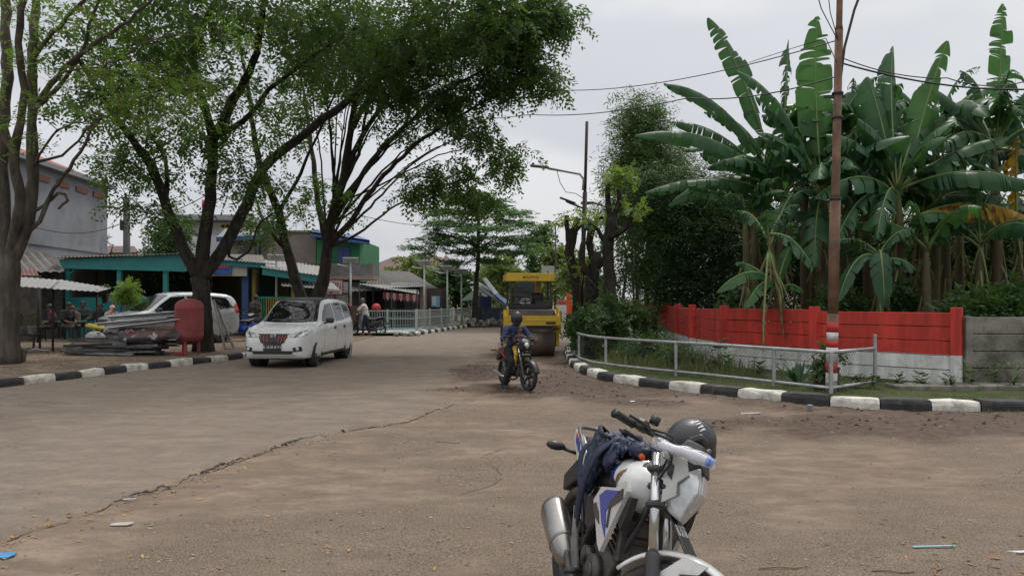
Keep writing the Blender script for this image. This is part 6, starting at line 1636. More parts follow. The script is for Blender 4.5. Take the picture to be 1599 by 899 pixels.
def car(name, label, loc, rz, paint, roof_m, plate, group=None, scale=1.0, front=True):
    root = thing(name, label, 'car', loc, rz, group=group); root.scale = (scale,) * 3
    xs = sorted(set([-2.07 + 4.145 * i / 58 for i in range(59)] + [2.0, 2.03, 2.055, 2.07, -2.05, -2.02]))
    rows = []
    for x in xs:
        t, w, zb = interp(TOP, x), interp(WID, x), interp(BOT, x)
        belt = 1.02 + .03 * (-x) / 2; s = min(belt, t - .045); g = min(1, max(0, (t - s) / .62))
        half = [(0, zb), (w * .55, zb), (w * .90, zb + .01), (w * .975, zb + .09), (w, .5 * (zb + s)), (w * .992, s - .10), (w * (.975 - .0 * g), s - .01), (w * (.94 - .04 * g), s + (t - s) * .32), (w * (.86 - .085 * g), t - .10 * g - .02), (w * (.72 - .05 * g), t - .028 * g - .006), (w * .4, t - .004), (0, t)]
        pts = smooth_line([(x, y, z) for y, z in half], .5)
        ctrl = [V(x, y, z) for y, z in half]; out = []
        for i in range(len(ctrl) - 1):
            p0, p1, p2, p3 = ctrl[max(i - 1, 0)], ctrl[i], ctrl[i + 1], ctrl[min(i + 2, len(ctrl) - 1)]
            for k in range(3):
                u = k / 3; out.append(.5 * ((2 * p1) + (p2 - p0) * u + (2 * p0 - 5 * p1 + 4 * p2 - p3) * u * u + (3 * p1 - p0 - 3 * p2 + p3) * u ** 3))
        out.append(ctrl[-1]); rows.append(out + [V(p.x, -p.y, p.z) for p in reversed(out[1:-1])])
    body = MB().grid(rows, close_u=True, caps=True).build('body', paint, root, recalc=True)
    bv = bvh_of(body)
    def side(poly, s, m, nm, off=.006, step=.05, par=root):
        return patch(bv, poly, lambda u, v: (u, s * 2, v), (0, -s, 0), off, step).build(nm, m, par)
    def frontp(poly, m, nm, off=.006, step=.04, dr=(-1, 0, 0), par=root):
        return patch(bv, poly, lambda u, v: (3 if dr[0] < 0 else -3, u, v), dr, off, step).build(nm, m, par)
    cut = []
    for ax in (1.30, -1.355):
        for s in (-1, 1): cut.append(MB().cyl((ax, s * .52, .31), (ax, s * 1.1, .31), .355, 28, smooth=False))
    cutaway(body, cut)
    for ax in (1.30, -1.355):
        for s in (-1, 1):
            MB().cyl((ax, s * .50, .31), (ax, s * .60, .31), .35, 24).build('wheel_well', m_blk, root)
            ring = MB(); ring.lathe([(.352, 0), (.37, .004), (.372, .012), (.352, .02)], 24, M=Matrix.Translation((ax, s * (interp(WID, ax) - .012), .31)) @ Matrix.Rotation(R(90) * -s, 4, 'X'), a0=R(-8), a1=R(188)); ring.build('arch_trim', m_trim, root)
    frontp([(-.70, 1.085), (-.60, 1.40), (-.55, 1.575), (.55, 1.575), (.60, 1.40), (.70, 1.085), (.35, 1.06), (-.35, 1.06)], m_glass, 'windscreen', .005, .06)
    patch(bv, [(.27, -.56), (.27, .56), (-1.75, .60), (-1.75, -.60)], lambda u, v: (u, v, 3), (0, 0, -1), .004, .08).build('roof', roof_m, root)
    for s in (-1, 1):
        side([(.78, 1.075), (.58, 1.25), (.22, 1.50), (-.22, 1.535), (-.25, 1.06)], s, m_glass, 'side_window')
        side([(-.33, 1.06), (-.30, 1.535), (-1.02, 1.535), (-1.10, 1.08)], s, m_glass, 'side_window')
        side([(-1.20, 1.09), (-1.12, 1.525), (-1.62, 1.48), (-1.84, 1.16)], s, m_glass, 'side_window')
        for x0, x1 in ((.74, .73), (-.285, -.285), (-1.16, -1.02)):
            side([(x0, .98 if x0 > 0 else 1.05), (x0 + .008, .98 if x0 > 0 else 1.05), (x1 + .008, .34), (x1, .34)], s, m_blk, 'door_gap', .003, .1)
        side([(.95, .31), (.93, .245), (-.98, .245), (-.99, .31)], s, m_trim, 'sill_trim', .01, .1)
        for x in (-.12, -.96):
            mb = MB(); y = s * .84; mb.box((x, y, .90), (.17, .035, .03), bev=.012); mb.ball((x - .02, s * .826, .90), (.07, .012, .045)); mb.build('door_handle', m_trim, root)
        mr = MB(); mr.box((.66, s * .93, 1.10), (.11, .20, .135), bev=.045, seg=3); mr.box((.70, s * .82, 1.04), (.06, .1, .04), bev=.01); mr.build('wing_mirror', m_trim, root)
        frontp([(s * a, b_) for a, b_ in ([(.36, .745), (.38, .80), (.52, .845), (.735, .90), (.745, .80), (.60, .735)] if s > 0 else [(.60, .735), (.745, .80), (.735, .90), (.52, .845), (.38, .80), (.36, .745)])], m_clear, 'headlight', .012, .03)
        frontp([(s * a, b_) for a, b_ in [(.50, .735), (.62, .845), (.655, .85), (.54, .735)]], m_trim, 'headlight_divider', .016, .03)
        frontp([(s * a, b_) for a, b_ in [(.50, .40), (.48, .50), (.66, .53), (.68, .42)]], m_blk, 'fog_light_recess', .006, .04)
        mb = MB(); q = bv.ray_cast(V(3, s * .585, .465), V(-1, 0, 0))[0] or V(2, s * .585, .465); mb.ball(q, (.03, .045, .045)); mb.build('fog_light', m_clear, root)
        mb = patch(bv, [(s * .60, .98), (s * .60, 1.32), (s * .74, 1.30), (s * .76, .98)], lambda u, v: (-3, u, v), (1, 0, 0), .01, .05); mb.build('tail_light', m_redp, root)
        side([(-1.98, .92), (-1.88, 1.02), (-1.90, 1.26), (-2.03, 1.3)], s, m_redp, 'tail_light', .008, .05)
    frontp([(-.335, .80), (.335, .80), (.345, .73), (.25, .60), (.20, .575), (-.20, .575), (-.25, .60), (-.345, .73)], m_blk, 'grille', .008, .04)
    frontp([(-.38, .815), (.38, .815), (.375, .80), (-.375, .80)], m_trim, 'hood_gap', .009, .05)
    frontp([(-.50, .425), (.50, .425), (.46, .345), (-.46, .345)], m_blk, 'lower_intake', .006, .05)
    if front:
        for k in range(8):
            y = -.28 + k * .08
            if abs(y) < .05: continue
            t = .03 * (1 if y > 0 else -1)
            frontp([(y + t - .009, .785), (y + t + .009, .785), (y + .006, .605), (y - .006, .605)], m_redp, 'red_grille_bar', .016, .04)
        mb = MB(); q = bv.ray_cast(V(3, 0, .775), V(-1, 0, 0))[0]; mb.ring(q + V(.02, 0, 0), (1, 0, .1), .055, .008, 20, 6); mb.ring(q + V(.022, 0, .008), (1, 0, .1), .028, .006, 16, 6); mb.build('badge', m_chr, root)
    q = bv.ray_cast(V(3, 0, .50), V(-1, 0, 0))[0]
    pl = MB().box(q + V(.02, 0, 0), (.012, .43, .14), bev=.003).build('number_plate', m_blk, root)
    if plate:
        text_mb(plate, .085, facing(q + V(.028, 0, .012), (0, 1, 0)), .001).build('plate_lettering', mat('plate_white', (.6, .6, .6), .5), pl)
    MB().tube([(.98, .55, 1.10), (.85, .1, 1.19)], .008, 5).tube([(1.02, .0, 1.08), (.93, -.45, 1.14)], .008, 5).build('wiper', m_blk, root)
    MB().box((0, 0, .30), (3.6, 1.3, .2)).build('underbody', m_blk, root)
    for ax, st in ((1.30, R(7) if front else 0), (-1.355, 0)):
        for s in (-1, 1): wheel(root, (ax, s * .725, .308), .308, .19, st, 6, m_trim if front else m_alu)
    return root
car('parked_car', 'white people carrier with a dark roof and red slashed grille, by the left kerb', (-5.47, 19.75, 0), math.atan2(-1, -.065), m_carw, mat('dark_roof_paint', (.022, .023, .025), .5), 'B 2548 BYN')
cb_ = Z(P(264, 480, 26.2), .1)
m_sil = mat('silver_car_paint', (.45, .47, .48), .3, metal=.3, var=.03, coat=.5)
car('parked_car', 'silver white people carrier parked on the verge behind the forked tree and red tank', cb_, R(-133), m_sil, m_sil, None, scale=1.06, front=False)
car('parked_car', 'dark car with a black roof parked inside the turquoise shelter', Z(P(246, 480, 33.2), .1), R(-172), mat('grey_car_paint', (.14, .145, .15), .3, metal=.4, coat=.4), m_glass, None, front=False, scale=1.05)
m_yel = mat('worn_yellow_paint', (.55, .36, .025), .5, var=.12, vs=3, dirt=.38, dcol=(.20, .11, .04), ds=3)
m_drum = mat('worn_drum_steel', (.17, .13, .105), .55, metal=.5, var=.3, vs=2.5, dirt=.5, dcol=(.12, .085, .06))
rl = thing('road_roller', 'yellow compact road roller with a wide steel front drum and a flat canopy', 'road roller', (.55, 21.75, 0), R(3))
MB().cyl((-.64, 0, .46), (.64, 0, .46), .46, 48, smooth=True).build('drum', m_drum, rl)
MB().cyl((-.655, 0, .46), (.655, 0, .46), .40, 32).build('drum_plate', m_trim, rl)
for s in (-1, 1):
    mb = MB(); mb.prism([(-.22, .30), (.16, .26), (.22, .62), (.25, 1.22), (.10, 1.32), (-.30, 1.08), (-.5, .98), (-.5, .84), (-.2, .80)], .10, M=Matrix.Translation((s * .745, .0, 0)) @ Matrix(((0, 0, 1, 0), (1, 0, 0, 0), (0, 1, 0, 0), (0, 0, 0, 1))))
    mb.build('side_arm', m_yel, rl, recalc=True)
mb = MB()
vs = [(-.80, 1.06), (-.66, 1.17), (.66, 1.17), (.80, 1.06), (.80, .90), (-.80, .90)]
mb.prism(vs, .12, M=Matrix.Translation((0, -.50, 0)) @ Matrix.Rotation(R(90), 4, 'X'))
mb.box((0, -.565, 1.035), (1.42, .02, .03)); mb.build('front_beam', m_yel, rl, recalc=True)
MB().box((.52, -.57, .965), (.24, .015, .06)).box((.40, -.575, .965), (.05, .012, .05)).build('beam_marking', m_blk, rl)
MB().box((0, -.42, .84), (1.36, .06, .08)).box((0, -.5, .80), (1.3, .04, .05)).build('drum_scraper', m_trim, rl)
MB().box((0, .55, 1.12), (1.32, 1.0, .44), bev=.03).build('hood', mat('dusty_grey_panel', (.13, .11, .095), .8, var=.3, dirt=.4, dcol=(.22, .18, .14)), rl)
MB().box((0, 1.5, .75), (1.3, 1.5, .65), bev=.05).build('chassis', m_yel, rl)
MB().box((0, 2.2, 1.15), (1.2, 1.0, .55), bev=.06).build('engine_cover', m_yel, rl)
MB().box((.86, 1.55, .95), (.22, 1.5, .72), bev=.03).build('side_cover', m_yel, rl)
MB().box((0, .45, 1.42), (1.28, .14, .16), bev=.03).box((.42, .55, 1.46), (.5, .2, .24), bev=.03).build('dashboard', m_blk, rl)
MB().box((-.02, 1.35, 1.42), (1.25, 1.2, .06)).build('cab_floor', m_trim, rl)
MB().box((.30, 1.5, 1.62), (.40, .12, .42), bev=.05, seg=2).box((.30, 1.3, 1.42), (.42, .42, .1), bev=.03).build('seat', m_blk, rl)
MB().ring((-.12, .75, 1.62), (0, .5, 1), .17, .014, 24, 6).tube([(-.12, .75, 1.62), (-.12, .55, 1.42)], .02, 6).build('steering_wheel', m_blk, rl)
MB().box((-.05, 1.15, 1.62), (.3, .25, .14), bev=.02).build('control_box', mat('pale_grey_box', (.4, .42, .44), .5), rl)
for x, y, w in ((-.56, .35, .045), (-.46, .42, .03), (.60, .35, .05), (.67, 1.9, .05), (-.6, 1.9, .05)):
    MB().box((x, y, 1.85), (w, w, .9)).build('canopy_post', m_blk, rl)
MB().box((.36, 1.75, 1.9), (.17, .14, .75), bev=.02).build('canopy_column', m_yel, rl)
for z in (1.5, 1.7): MB().tube([(-.57, .35, z), (-.30, .33, z), (-.57, 1.8, z)], .018, 6).build('grab_rail', m_blk, rl)
cp = MB(); cp.box((0, 1.15, 2.32), (1.40, 1.75, .12), bev=.04, seg=2); cp.box((0, .29, 2.27), (1.42, .05, .24), bev=.012); cp.box((-.70, 1.15, 2.28), (.05, 1.74, .2), bev=.01); cp.box((.70, 1.15, 2.28), (.05, 1.74, .2), bev=.01); cp.build('canopy', m_yel, rl)
tx = text_mb('BOMAG', .095, facing((.05, .262, 2.27), (1, 0, 0)), .002, font_scale=(1.15, 1)); tx.box((-.19, .262, 2.27), (.055, .006, .055)); tx.build('canopy_lettering', m_blk, rl)
for s in (-1, 1): MB().box((s * .70, -.42, 1.28), (.07, .07, .3), bev=.02).tube([(s * .70, -.42, 1.2), (s * .82, -.45, 1.0)], .035, 6).build('beam_bracket', m_yel, rl)
for s in (-1, 1): wheel(rl, (s * .62, 2.15, .46), .46, .34, R(90), 5, m_yel)
wb = MB().box((0, 0, 0), (.42, .04, .34)).build('notice_board', m_pale); wb.location = P(856, 423, 24.5); tag(wb, 'small white notice board just above the roller canopy', 'sign')
o = MB().tube([(0, 0, -1.0), (0, 0, 0)], .03, 6).build('pole', m_dark, wb)
def hull(pts, bev=0.0):
    bm = bmesh.new()
    for p in pts: bm.verts.new(p)
    r_ = bmesh.ops.convex_hull(bm, input=bm.verts)
    bmesh.ops.delete(bm, geom=[v for v in bm.verts if not v.link_faces], context='VERTS')
    if bev: bmesh.ops.bevel(bm, geom=bm.edges[:], offset=bev, segments=2, affect='EDGES', profile=.6)
    bmesh.ops.recalc_face_normals(bm, faces=bm.faces)
    return bm
def hullmb(pts, bev=0.0, M=None, mb=None):
    mb = mb or MB(); mb.addbm(hull(pts, bev), 0, False, M); return mb
def sym(pts): return pts + [(x, -y, z) for x, y, z in pts]
def sideplate(poly, y, th, M=None, bow=.0):
    """plate drawn in x,z at side y"""
    n = len(poly); cx = sum(p[0] for p in poly) / n
    T = Matrix(((1, 0, 0, 0), (0, 0, -1, y), (0, 1, 0, 0), (0, 0, 0, 1)))
    return MB().prism(poly, th, M=(M @ T if M is not None else T))
def arcband(c, r, w, a0, a1, th=.012, n=20, M=None, dome=.02, mb=None, taper=.75):
    rows = []
    for i in range(n + 1):
        t = i / n; a = a0 + (a1 - a0) * t; ww = w * (taper + (1 - taper) * math.sin(t * PI))
        rows.append([V(c[0] + (r + dome * math.cos(u * PI / 2) + dz) * math.cos(a), c[1] + u * ww / 2, c[2] + (r + dome * math.cos(u * PI / 2) + dz) * math.sin(a)) for dz, us in ((th, (-1, -.6, -.2, .2, .6, 1)), (0, (1, .6, .2, -.2, -.6, -1))) for u in us])
    mb = mb or MB(); mb.grid(rows, close_u=True, caps=True, M=M); return mb
m_bikew = mat('white_bike_plastic', (.60, .60, .59), .3, var=.05, coat=.4, dirt=.3, dcol=(.40, .35, .28), ds=6)
m_bikeb = mat('blue_bike_graphic', (.03, .06, .34), .3, var=.1, coat=.4)
m_bikek = mat('black_bike_plastic', (.022, .022, .024), .42, var=.3, vs=9, dirt=.25, dcol=(.11, .09, .07))
m_navyg = mat('dark_grey_graphic', (.035, .035, .045), .35, coat=.3)
m_eng = mat('engine_metal', (.075, .072, .07), .5, metal=.6, var=.35, vs=12, dirt=.5, dcol=(.13, .10, .08))
m_muff = mat('brushed_muffler', (.36, .345, .33), .33, metal=.9, var=.25, vs=4, dirt=.35, dcol=(.2, .16, .13))
m_forkc = mat('fork_chrome', (.6, .61, .62), .16, metal=.95, var=.1)
m_amber = mat('amber_lens', (.5, .16, .02), .2)
m_redl = mat('red_lens', (.4, .015, .015), .2)
def moto(name, label, M0, steer, paint, side_m, gra, hero, sc=1.0, group=None):
    root = thing(name, label, 'motorcycle', M=M0, group=group)
    Rw, ax = (.300, .645) if hero else (.295, .62)
    A = V(-.42, 0, .907).normalized(); H = V(.37, 0, .93)
    S = Matrix.Translation(H) @ Matrix.Rotation(steer, 4, A) @ Matrix.Translation(-H)
    wheel(root, (-ax, 0, Rw), Rw, .125 if hero else .09, 0, 5, m_trim, 'rear_wheel', thin=True)
    wheel(root, (0, 0, 0), Rw, .105 if hero else .08, 0, 5, m_trim, 'front_wheel', M=S @ Matrix.Translation((ax, 0, Rw)), thin=True)
    fa = V(ax, 0, Rw)
    for s in (-1, 1):
        o = V(0, s * .095, 0); b0 = fa + o + V(-.035, 0, 0)
        lo = MB().tube([b0 - A * .03, b0 + A * .02, b0 + A * .30, b0 + A * .31], [.022, .031, .031, .026], 14, M=S).build('fork_slider', m_bikek, root)
        MB().tube([b0 + A * .30, b0 + A * .72], .0205, 14, M=S).build('fork_tube', m_forkc, root)
    mb = MB()
    for k, z in enumerate((.50, .65)): mb.box(fa + V(-.035, 0, 0) + A * z, (.07, .25, .035), rot=(0, -R(25), 0), bev=.012, M=S)
    mb.build('fork_clamp', m_bikek, root)
    MB().tube([fa + V(0, -.14, 0), fa + V(0, .14, 0)], .012, 8, M=S).build('axle', m_alu, root)
    MB().ring(fa + V(0, .07, 0), (0, 1, 0), .11, .022, 28, 4, M=S, sx=.12).build('brake_disc', m_alu, root)
    MB().box(fa + V(-.11, .085, .09), (.07, .05, .11), bev=.012, M=S).build('brake_caliper', m_bikek, root)
    fm = arcband(fa, Rw + .018, .145, R(15), R(152), M=S, dome=.022)
    fm.build('front_mudguard', paint if hero else m_bikek, root)
    if hero:
        for s in (-1, 1):
            q = MB(); q.prism([(-.04, .255), (.06, .30), (.13, .26), (.03, .235)], .012, M=S @ Matrix.Translation(fa + V(0, s * .078, 0)) @ Matrix.Rotation(R(90), 4, 'X')); q.build('mudguard_vent', m_bikek, root)
            q = MB(); q.prism([(-.10, .08), (-.13, .20), (-.05, .325), (.05, .335), (.0, .22), (-.03, .1)], .014, M=S @ Matrix.Translation(fa + V(0, s * .070, 0)) @ Matrix.Rotation(R(90), 4, 'X')); q.build('mudguard_stay', paint, root)
    h0 = fa + V(-.045, 0, 0) + A * (.70 if hero else .79)
    bar = [V(-.13, -.345, .06), V(-.09, -.22, .07), V(-.02, -.12, .075), V(0, -.05, .03), V(0, .05, .03), V(-.02, .12, .075), V(-.09, .24, .085), V(-.13, .375, .07)]
    MB().tube([h0 + p for p in smooth_line(bar, .03)], .0115, 8, M=S).build('handlebar', m_bikek, root)
    for s in (-1, 1):
        g0, g1 = (h0 + V(-.095, s * .23, .070), h0 + V(-.132, s * .352, .060)) if s < 0 else (h0 + V(-.085, s * .25, .082), h0 + V(-.135, s * .385, .069))
        MB().tube([g0, g0.lerp(g1, .05), g1.lerp(g0, .05), g1], [.02, .0175, .0175, .021], 12, M=S).build('grip', m_blk, root)
        mb = MB(); mb.box(h0 + V(-.06, s * .215, .082), (.05, .07, .05), bev=.012, M=S); mb.cyl(h0 + V(-.03, s * .19, .11), h0 + V(-.03, s * .19, .145), .022, 10, M=S) if s < 0 else None; mb.build('switch_housing', m_blk, root)
        MB().tube([h0 + V(-.03, s * .21, .08), h0 + V(-.005, s * .27, .078), h0 + V(-.05, s * .385, .072)], .007, 6, M=S).build('lever', m_bikek, root)
    mb = MB()
    for k, (y0, y1) in enumerate(((-.2, -.06), (-.17, .03), (.2, .05), (.16, -.02), (-.22, .0))):
        mb.tube(smooth_line([h0 + V(-.04, y0, .08), h0 + V(.06 + k * .01, y0 * .8, .10 - k * .02), h0 + V(.07, (y0 + y1) / 2, .02 - k * .02), h0 + V(.03, y1, -.12)], .03), .006, 5, M=S)
    mb.build('control_cables', m_blk, root)
    hl = fa + V(-.035, 0, 0) + A * (.635 if hero else .60)
    hsc = Matrix.Translation(hl) @ Matrix.Diagonal((.78, .70, .84, 1)) @ Matrix.Translation(-hl); S0 = S; S = S @ hsc if hero else S
    if hero:
        hullmb([hl + V(*p) for p in sym([(.20, .095, .12), (.245, .10, .0), (.205, .045, -.16), (.08, .12, .10), (.06, .10, -.06), (.12, .06, -.14), (.17, .085, .15)])], .012, S).build('headlight', m_clear, root)
        hullmb([hl + V(*p) for p in sym([(.215, .045, .10), (.254, .05, .01), (.222, .022, -.10), (.20, .03, .09)])], .006, S).build('headlight_reflector', mat('silver_reflector', (.75, .76, .76), .1, metal=.6), root)  # silver reflector body set in the lens, plain bright metal
        hullmb([hl + V(*p) for p in sym([(.19, .11, .135), (.05, .13, .16), (.06, .09, .235), (.15, .06, .235), (.0, .09, .10), (.225, .06, .10), (.10, .12, .02)])], .012, S).build('headlight_cowl', m_bikek, root)
        for s in (-1, 1):
            q = [(.03, .17), (.12, .13), (.17, .06), (.13, .0), (.155, -.06), (.10, -.12), (.06, -.02), (.0, .0), (-.03, .10)]
            sideplate([(hl.x + a, hl.z + b_) for a, b_ in q], s * .135, .02, S).build('headlight_side_panel', mat('pale_grey_plastic', (.45, .45, .43), .35, coat=.3), root)
            sideplate([(hl.x + a, hl.z + b_) for a, b_ in [(.035, .09), (.08, .07), (.10, .0), (.06, .02)]], s * .148, .006, S).build('side_panel_stripe', m_bikek, root)
            MB().cyl(hl + V(.075, s * .14, -.045), hl + V(.075, s * .152, -.045), .012, 12, M=S).build('panel_bolt', m_bikek, root)
            mb = MB(); mb.ball(hl + V(.05, s * .21, .11), (.038, .045, .034), 16, M=S); mb.build('turn_signal', m_clear, root); MB().tube([hl + V(.0, s * .1, .08), hl + V(.03, s * .2, .11)], .012, 6, M=S).build('turn_signal_stalk', m_bikek, root)
        mb = MB(); mb.box(hl + V(.235, .03, -.215), (.30, .16, .008), rot=(R(8), R(38), 0), bev=.002, M=S); npl = mb.build('number_plate', m_blk, root)
        T = S @ Matrix.Translation(hl + V(.235, .03, -.215)) @ Euler((R(8), R(38), 0)).to_matrix().to_4x4()
        q = text_mb('B 3176', .075, T @ Matrix.Translation((-.03, 0, .006)) @ Matrix.Rotation(R(90), 4, 'Z'), .001, font_scale=(.62, 1.2)); q.build('plate_lettering', mat('plate_white', (.6, .6, .6), .5), npl)
        MB().add([T @ V(x, y, .0045) for x, y in ((-.148, -.078), (.148, -.078), (.148, -.073), (-.148, -.073))], [(0, 1, 2, 3)]).add([T @ V(x, y, .0045) for x, y in ((-.148, .073), (.148, .073), (.148, .078), (-.148, .078))], [(0, 1, 2, 3)]).build('plate_border', m_alu, npl)
        MB().box(hl + V(.09, 0, .25), (.09, .13, .05), rot=(0, -R(40), 0), bev=.015, M=S).build('instrument_panel', m_blk, root)
    else:
        hullmb([hl + V(*p) for p in sym([(.14, .09, .16), (.18, .07, .06), (.13, .05, -.03), (.02, .13, .15), (.0, .10, .0), (.06, .05, .22), (.0, .05, .2)])], .012, S).build('headlight_cowl', m_bikek, root)
        MB().ball(hl + V(.135, 0, .08), (.05, .075, .07), 18, M=S).build('headlight', m_clear, root)
        for s in (-1, 1): MB().ball(hl + V(.08, s * .17, .10), (.025, .035, .025), 12, M=S).build('turn_signal', m_bikek, root); MB().tube([hl + V(.05, s * .1, .1), hl + V(.08, s * .16, .1)], .008, 5, M=S).build('turn_signal_stalk', m_blk, root)
        mb = MB(); mb.box(hl + V(.15, 0, -.10), (.01, .27, .13), rot=(0, R(12), 0), bev=.002, M=S); npl = mb.build('number_plate', m_blk, root)
        text_mb('B 3417', .085, S @ facing(hl + V(.158, 0, -.085), (0, 1, 0)), .001, font_scale=(.85, 1)).build('plate_lettering', mat('plate_white', (.6, .6, .6), .5), npl)
    S = S0
    mb = MB()
    for s in (-1, 1):
        mb.tube([(.30, s * .03, .86), (.12, s * .12, .66), (-.12, s * .13, .52), (-.22, s * .12, .34)], .017, 8)
        mb.tube([(.31, s * .03, .80), (.22, s * .09, .48), (.12, s * .1, .26)], .016, 8)
        mb.tube([(-.12, s * .12, .54), (-.45, s * .11, .70), (-.75, s * .08, .78)], .012, 8)
        mb.tube([(-.20, s * .12, .40), (-.50, s * .11, .68)], .011, 8)
    mb.tube([(-.2, -.12, .34), (-.2, .12, .34)], .017, 8); mb.build('frame', m_bikek, root)
    MB().box((.02, 0, .36), (.34, .22, .22), bev=.05, seg=2).box((.10, 0, .52), (.16, .15, .24), rot=(0, R(15), 0), bev=.02).build('engine', m_eng, root)
    mb = MB()
    for i in range(6): mb.box((.12 + .008 * i, 0, .45 + .03 * i), (.19, .18, .012), rot=(0, R(15), 0))
    mb.build('cooling_fins', m_eng, root)
    for x, z, r0_, s in ((.02, .34, .085, -1), (-.09, .38, .05, -1), (.03, .34, .085, 1)): MB().cyl((x, s * .10, z), (x, s * .15, z), r0_, 20).cyl((x, s * .15, z), (x, s * .157, z), r0_ * .6, 16).build('engine_cover', m_eng, root)
    MB().box((.21, 0, .56), (.045, .24, .20), rot=(0, -R(12), 0), bev=.01).build('radiator', m_eng, root)
    for s in (-1, 1): MB().tube([(-.22, s * .1, .34), (-ax, s * .09, Rw)], .02, 8, flat=.7).build('swingarm', m_bikek, root)
    MB().tube([(-.28, .0, .36), (-.36, 0, .62)], .03, 10).build('rear_shock', m_bikek, root)
    for s in (-1, 1): MB().tube([(-.10, s * .12, .30), (-.09, s * .23, .29)], .014, 8).build('foot_peg', m_bikek, root)
    for s in (-1, 1): sideplate([(-.20, .36), (-.14, .30), (-.22, .27), (-.28, .30), (-.40, .54), (-.36, .56)], s * .145, .01).build('foot_bracket', m_alu, root)
    mb = MB(); mb.tube(smooth_line([(.17, -.05, .50), (.26, -.07, .40), (.22, -.09, .24), (.0, -.12, .19), (-.2, -.15, .24), (-.33, -.165, .33)], .04), .019, 10); mb.build('exhaust_pipe', m_eng, root)
    e0, e1 = (V(-.30, -.155, .27), V(-.68, -.18, .46)) if hero else (V(-.25, -.16, .22), V(-.80, -.18, .30))
    k = 1 if hero else .55
    MB().tube([e0, e0.lerp(e1, .12), e0.lerp(e1, .35), e0.lerp(e1, .88), e0.lerp(e1, .96), e1], [.03 * k, .052 * k, .066 * k, .073 * k, .067 * k, .05 * k], 20, flat=1.25).build('muffler', m_muff if hero else m_chr, root)
    if hero:
        MB().tube([e0.lerp(e1, .30), e0.lerp(e1, .33)], [.067, .068], 20, flat=1.25).build('muffler_band', m_alu, root)
        MB().cyl(e1 + V(.03, -.02, -.02), e1 + V(-.02, 0, .012), .026, 14).build('muffler_tip', m_blk, root)
    tk = MB(); tk.ball((.13, 0, .80), (.17, .145, .115)); tk.ball((-.02, 0, .79), (.17, .115, .105)); tk.ball((.20, 0, .77), (.10, .13, .09)); tk.ball((-.14, 0, .76), (.08, .085, .07))
    if not hero: tk.v = [(x, y * .85, z - .03) for x, y, z in tk.v]
    tank = tk.blob('fuel_tank', paint, root, .012, 8)
    bt = bvh_of(tank)
    MB().lathe([(.0, .012), (.035, .012), (.045, .006), (.05, 0)], 20, M=Matrix.Translation((.10, 0, .905 if hero else .87)) @ Matrix.Rotation(R(-4), 4, 'Y')).build('filler_cap', m_chr, root)
    if hero:
        pt = arcband((.13, 0, .79), .10, .14, R(40), R(78), M=None, dome=.03); pt.build('tank_pad', m_navyg, root)
    for s in (-1, 1):
        if hero:
            pr = lambda u, v: (u, s * 1, v)
            w0 = MB()
            for k, pl_ in enumerate(([(.07, .815), (.14, .865), (.148, .850), (.08, .803)], [(.08, .799), (.145, .843), (.143, .829), (.085, .789)], [(.09, .785), (.138, .822), (.13, .804), (.095, .776)], [(.05, .828), (.015, .805), (.035, .778), (.07, .78), (.06, .805)])):
                q = patch(bt, pl_, pr, (0, -s, 0), .003, .01); w0.add(q.v, q.f, 0, True)
            w0.build('wing_badge', mat('bronze_badge', (.30, .16, .09), .35, metal=.5), root)
            patch(bt, [(-.10, .83), (-.03, .86), (-.02, .79), (-.10, .74)], pr, (0, -s, 0), .003, .02).build('tank_stripe', m_bikeb, root)
            patch(bt, [(-.06, .80), (.06, .76), (.20, .70), (.10, .69), (-.08, .72)], pr, (0, -s, 0), .003, .02).build('tank_stripe', m_navyg, root)
            def lean(x, z): return s * (.155 + .02 * (z - .6))
            for poly, mm, nm, dy in (([(.34, .80), (.31, .84), (.20, .78), (.02, .74), (-.05, .66), (.02, .60), (.12, .50), (.17, .48), (.24, .62)], paint, 'side_shroud', 0),
                                     ([(.26, .78), (.10, .745), (.03, .70), (.13, .60), (.205, .555), (.15, .66)], m_bikeb, 'shroud_graphic', .013),
                                     ([(.30, .80), (.18, .71), (.20, .60), (.215, .60), (.20, .69), (.32, .76)], m_navyg, 'shroud_graphic', .015),
                                     ([(.0, .66), (.06, .63), (.10, .585), (.03, .60), (-.03, .64)], m_navyg, 'shroud_graphic', .013)):
                sideplate(poly, s * (.165 + dy), .022 if dy == 0 else .006).build(nm, mm, root)
            sideplate([(.36, .78), (.22, .76), (.24, .66), (.30, .62), (.34, .70)], s * .14, .03).build('shroud_insert', m_bikek, root)
            sideplate([(-.08, .70), (.0, .62), (-.10, .50), (-.22, .50), (-.26, .62), (-.16, .70)], s * .12, .03).build('side_cover', m_bikek, root)
            sideplate([(-.20, .64), (-.30, .73), (-.52, .835), (-.74, .895), (-.76, .85), (-.62, .76), (-.45, .68), (-.28, .61)], s * .105, .03).build('tail_cowl', paint, root)
            sideplate([(-.58, .785), (-.68, .83), (-.70, .86), (-.62, .845)], s * .122, .006).build('tail_graphic', m_bikeb, root)
            sideplate([(-.64, .855), (-.71, .88), (-.70, .865)], s * .122, .006).build('tail_graphic', m_redp, root)
        else:
            sideplate([(.25, .78), (.12, .72), (.0, .60), (.10, .52), (.22, .60)], s * .13, .02).build('side_shroud', side_m, root)
            sideplate([(-.20, .60), (-.30, .74), (-.55, .80), (-.70, .82), (-.60, .72), (-.35, .60)], s * .11, .025).build('tail_cowl', gra, root)
            sideplate([(-.30, .66), (-.62, .79), (-.64, .76), (-.34, .63)], s * .126, .006).build('tail_graphic', m_redp, root)
    z0 = -.045 if hero else -.05
    rows = []
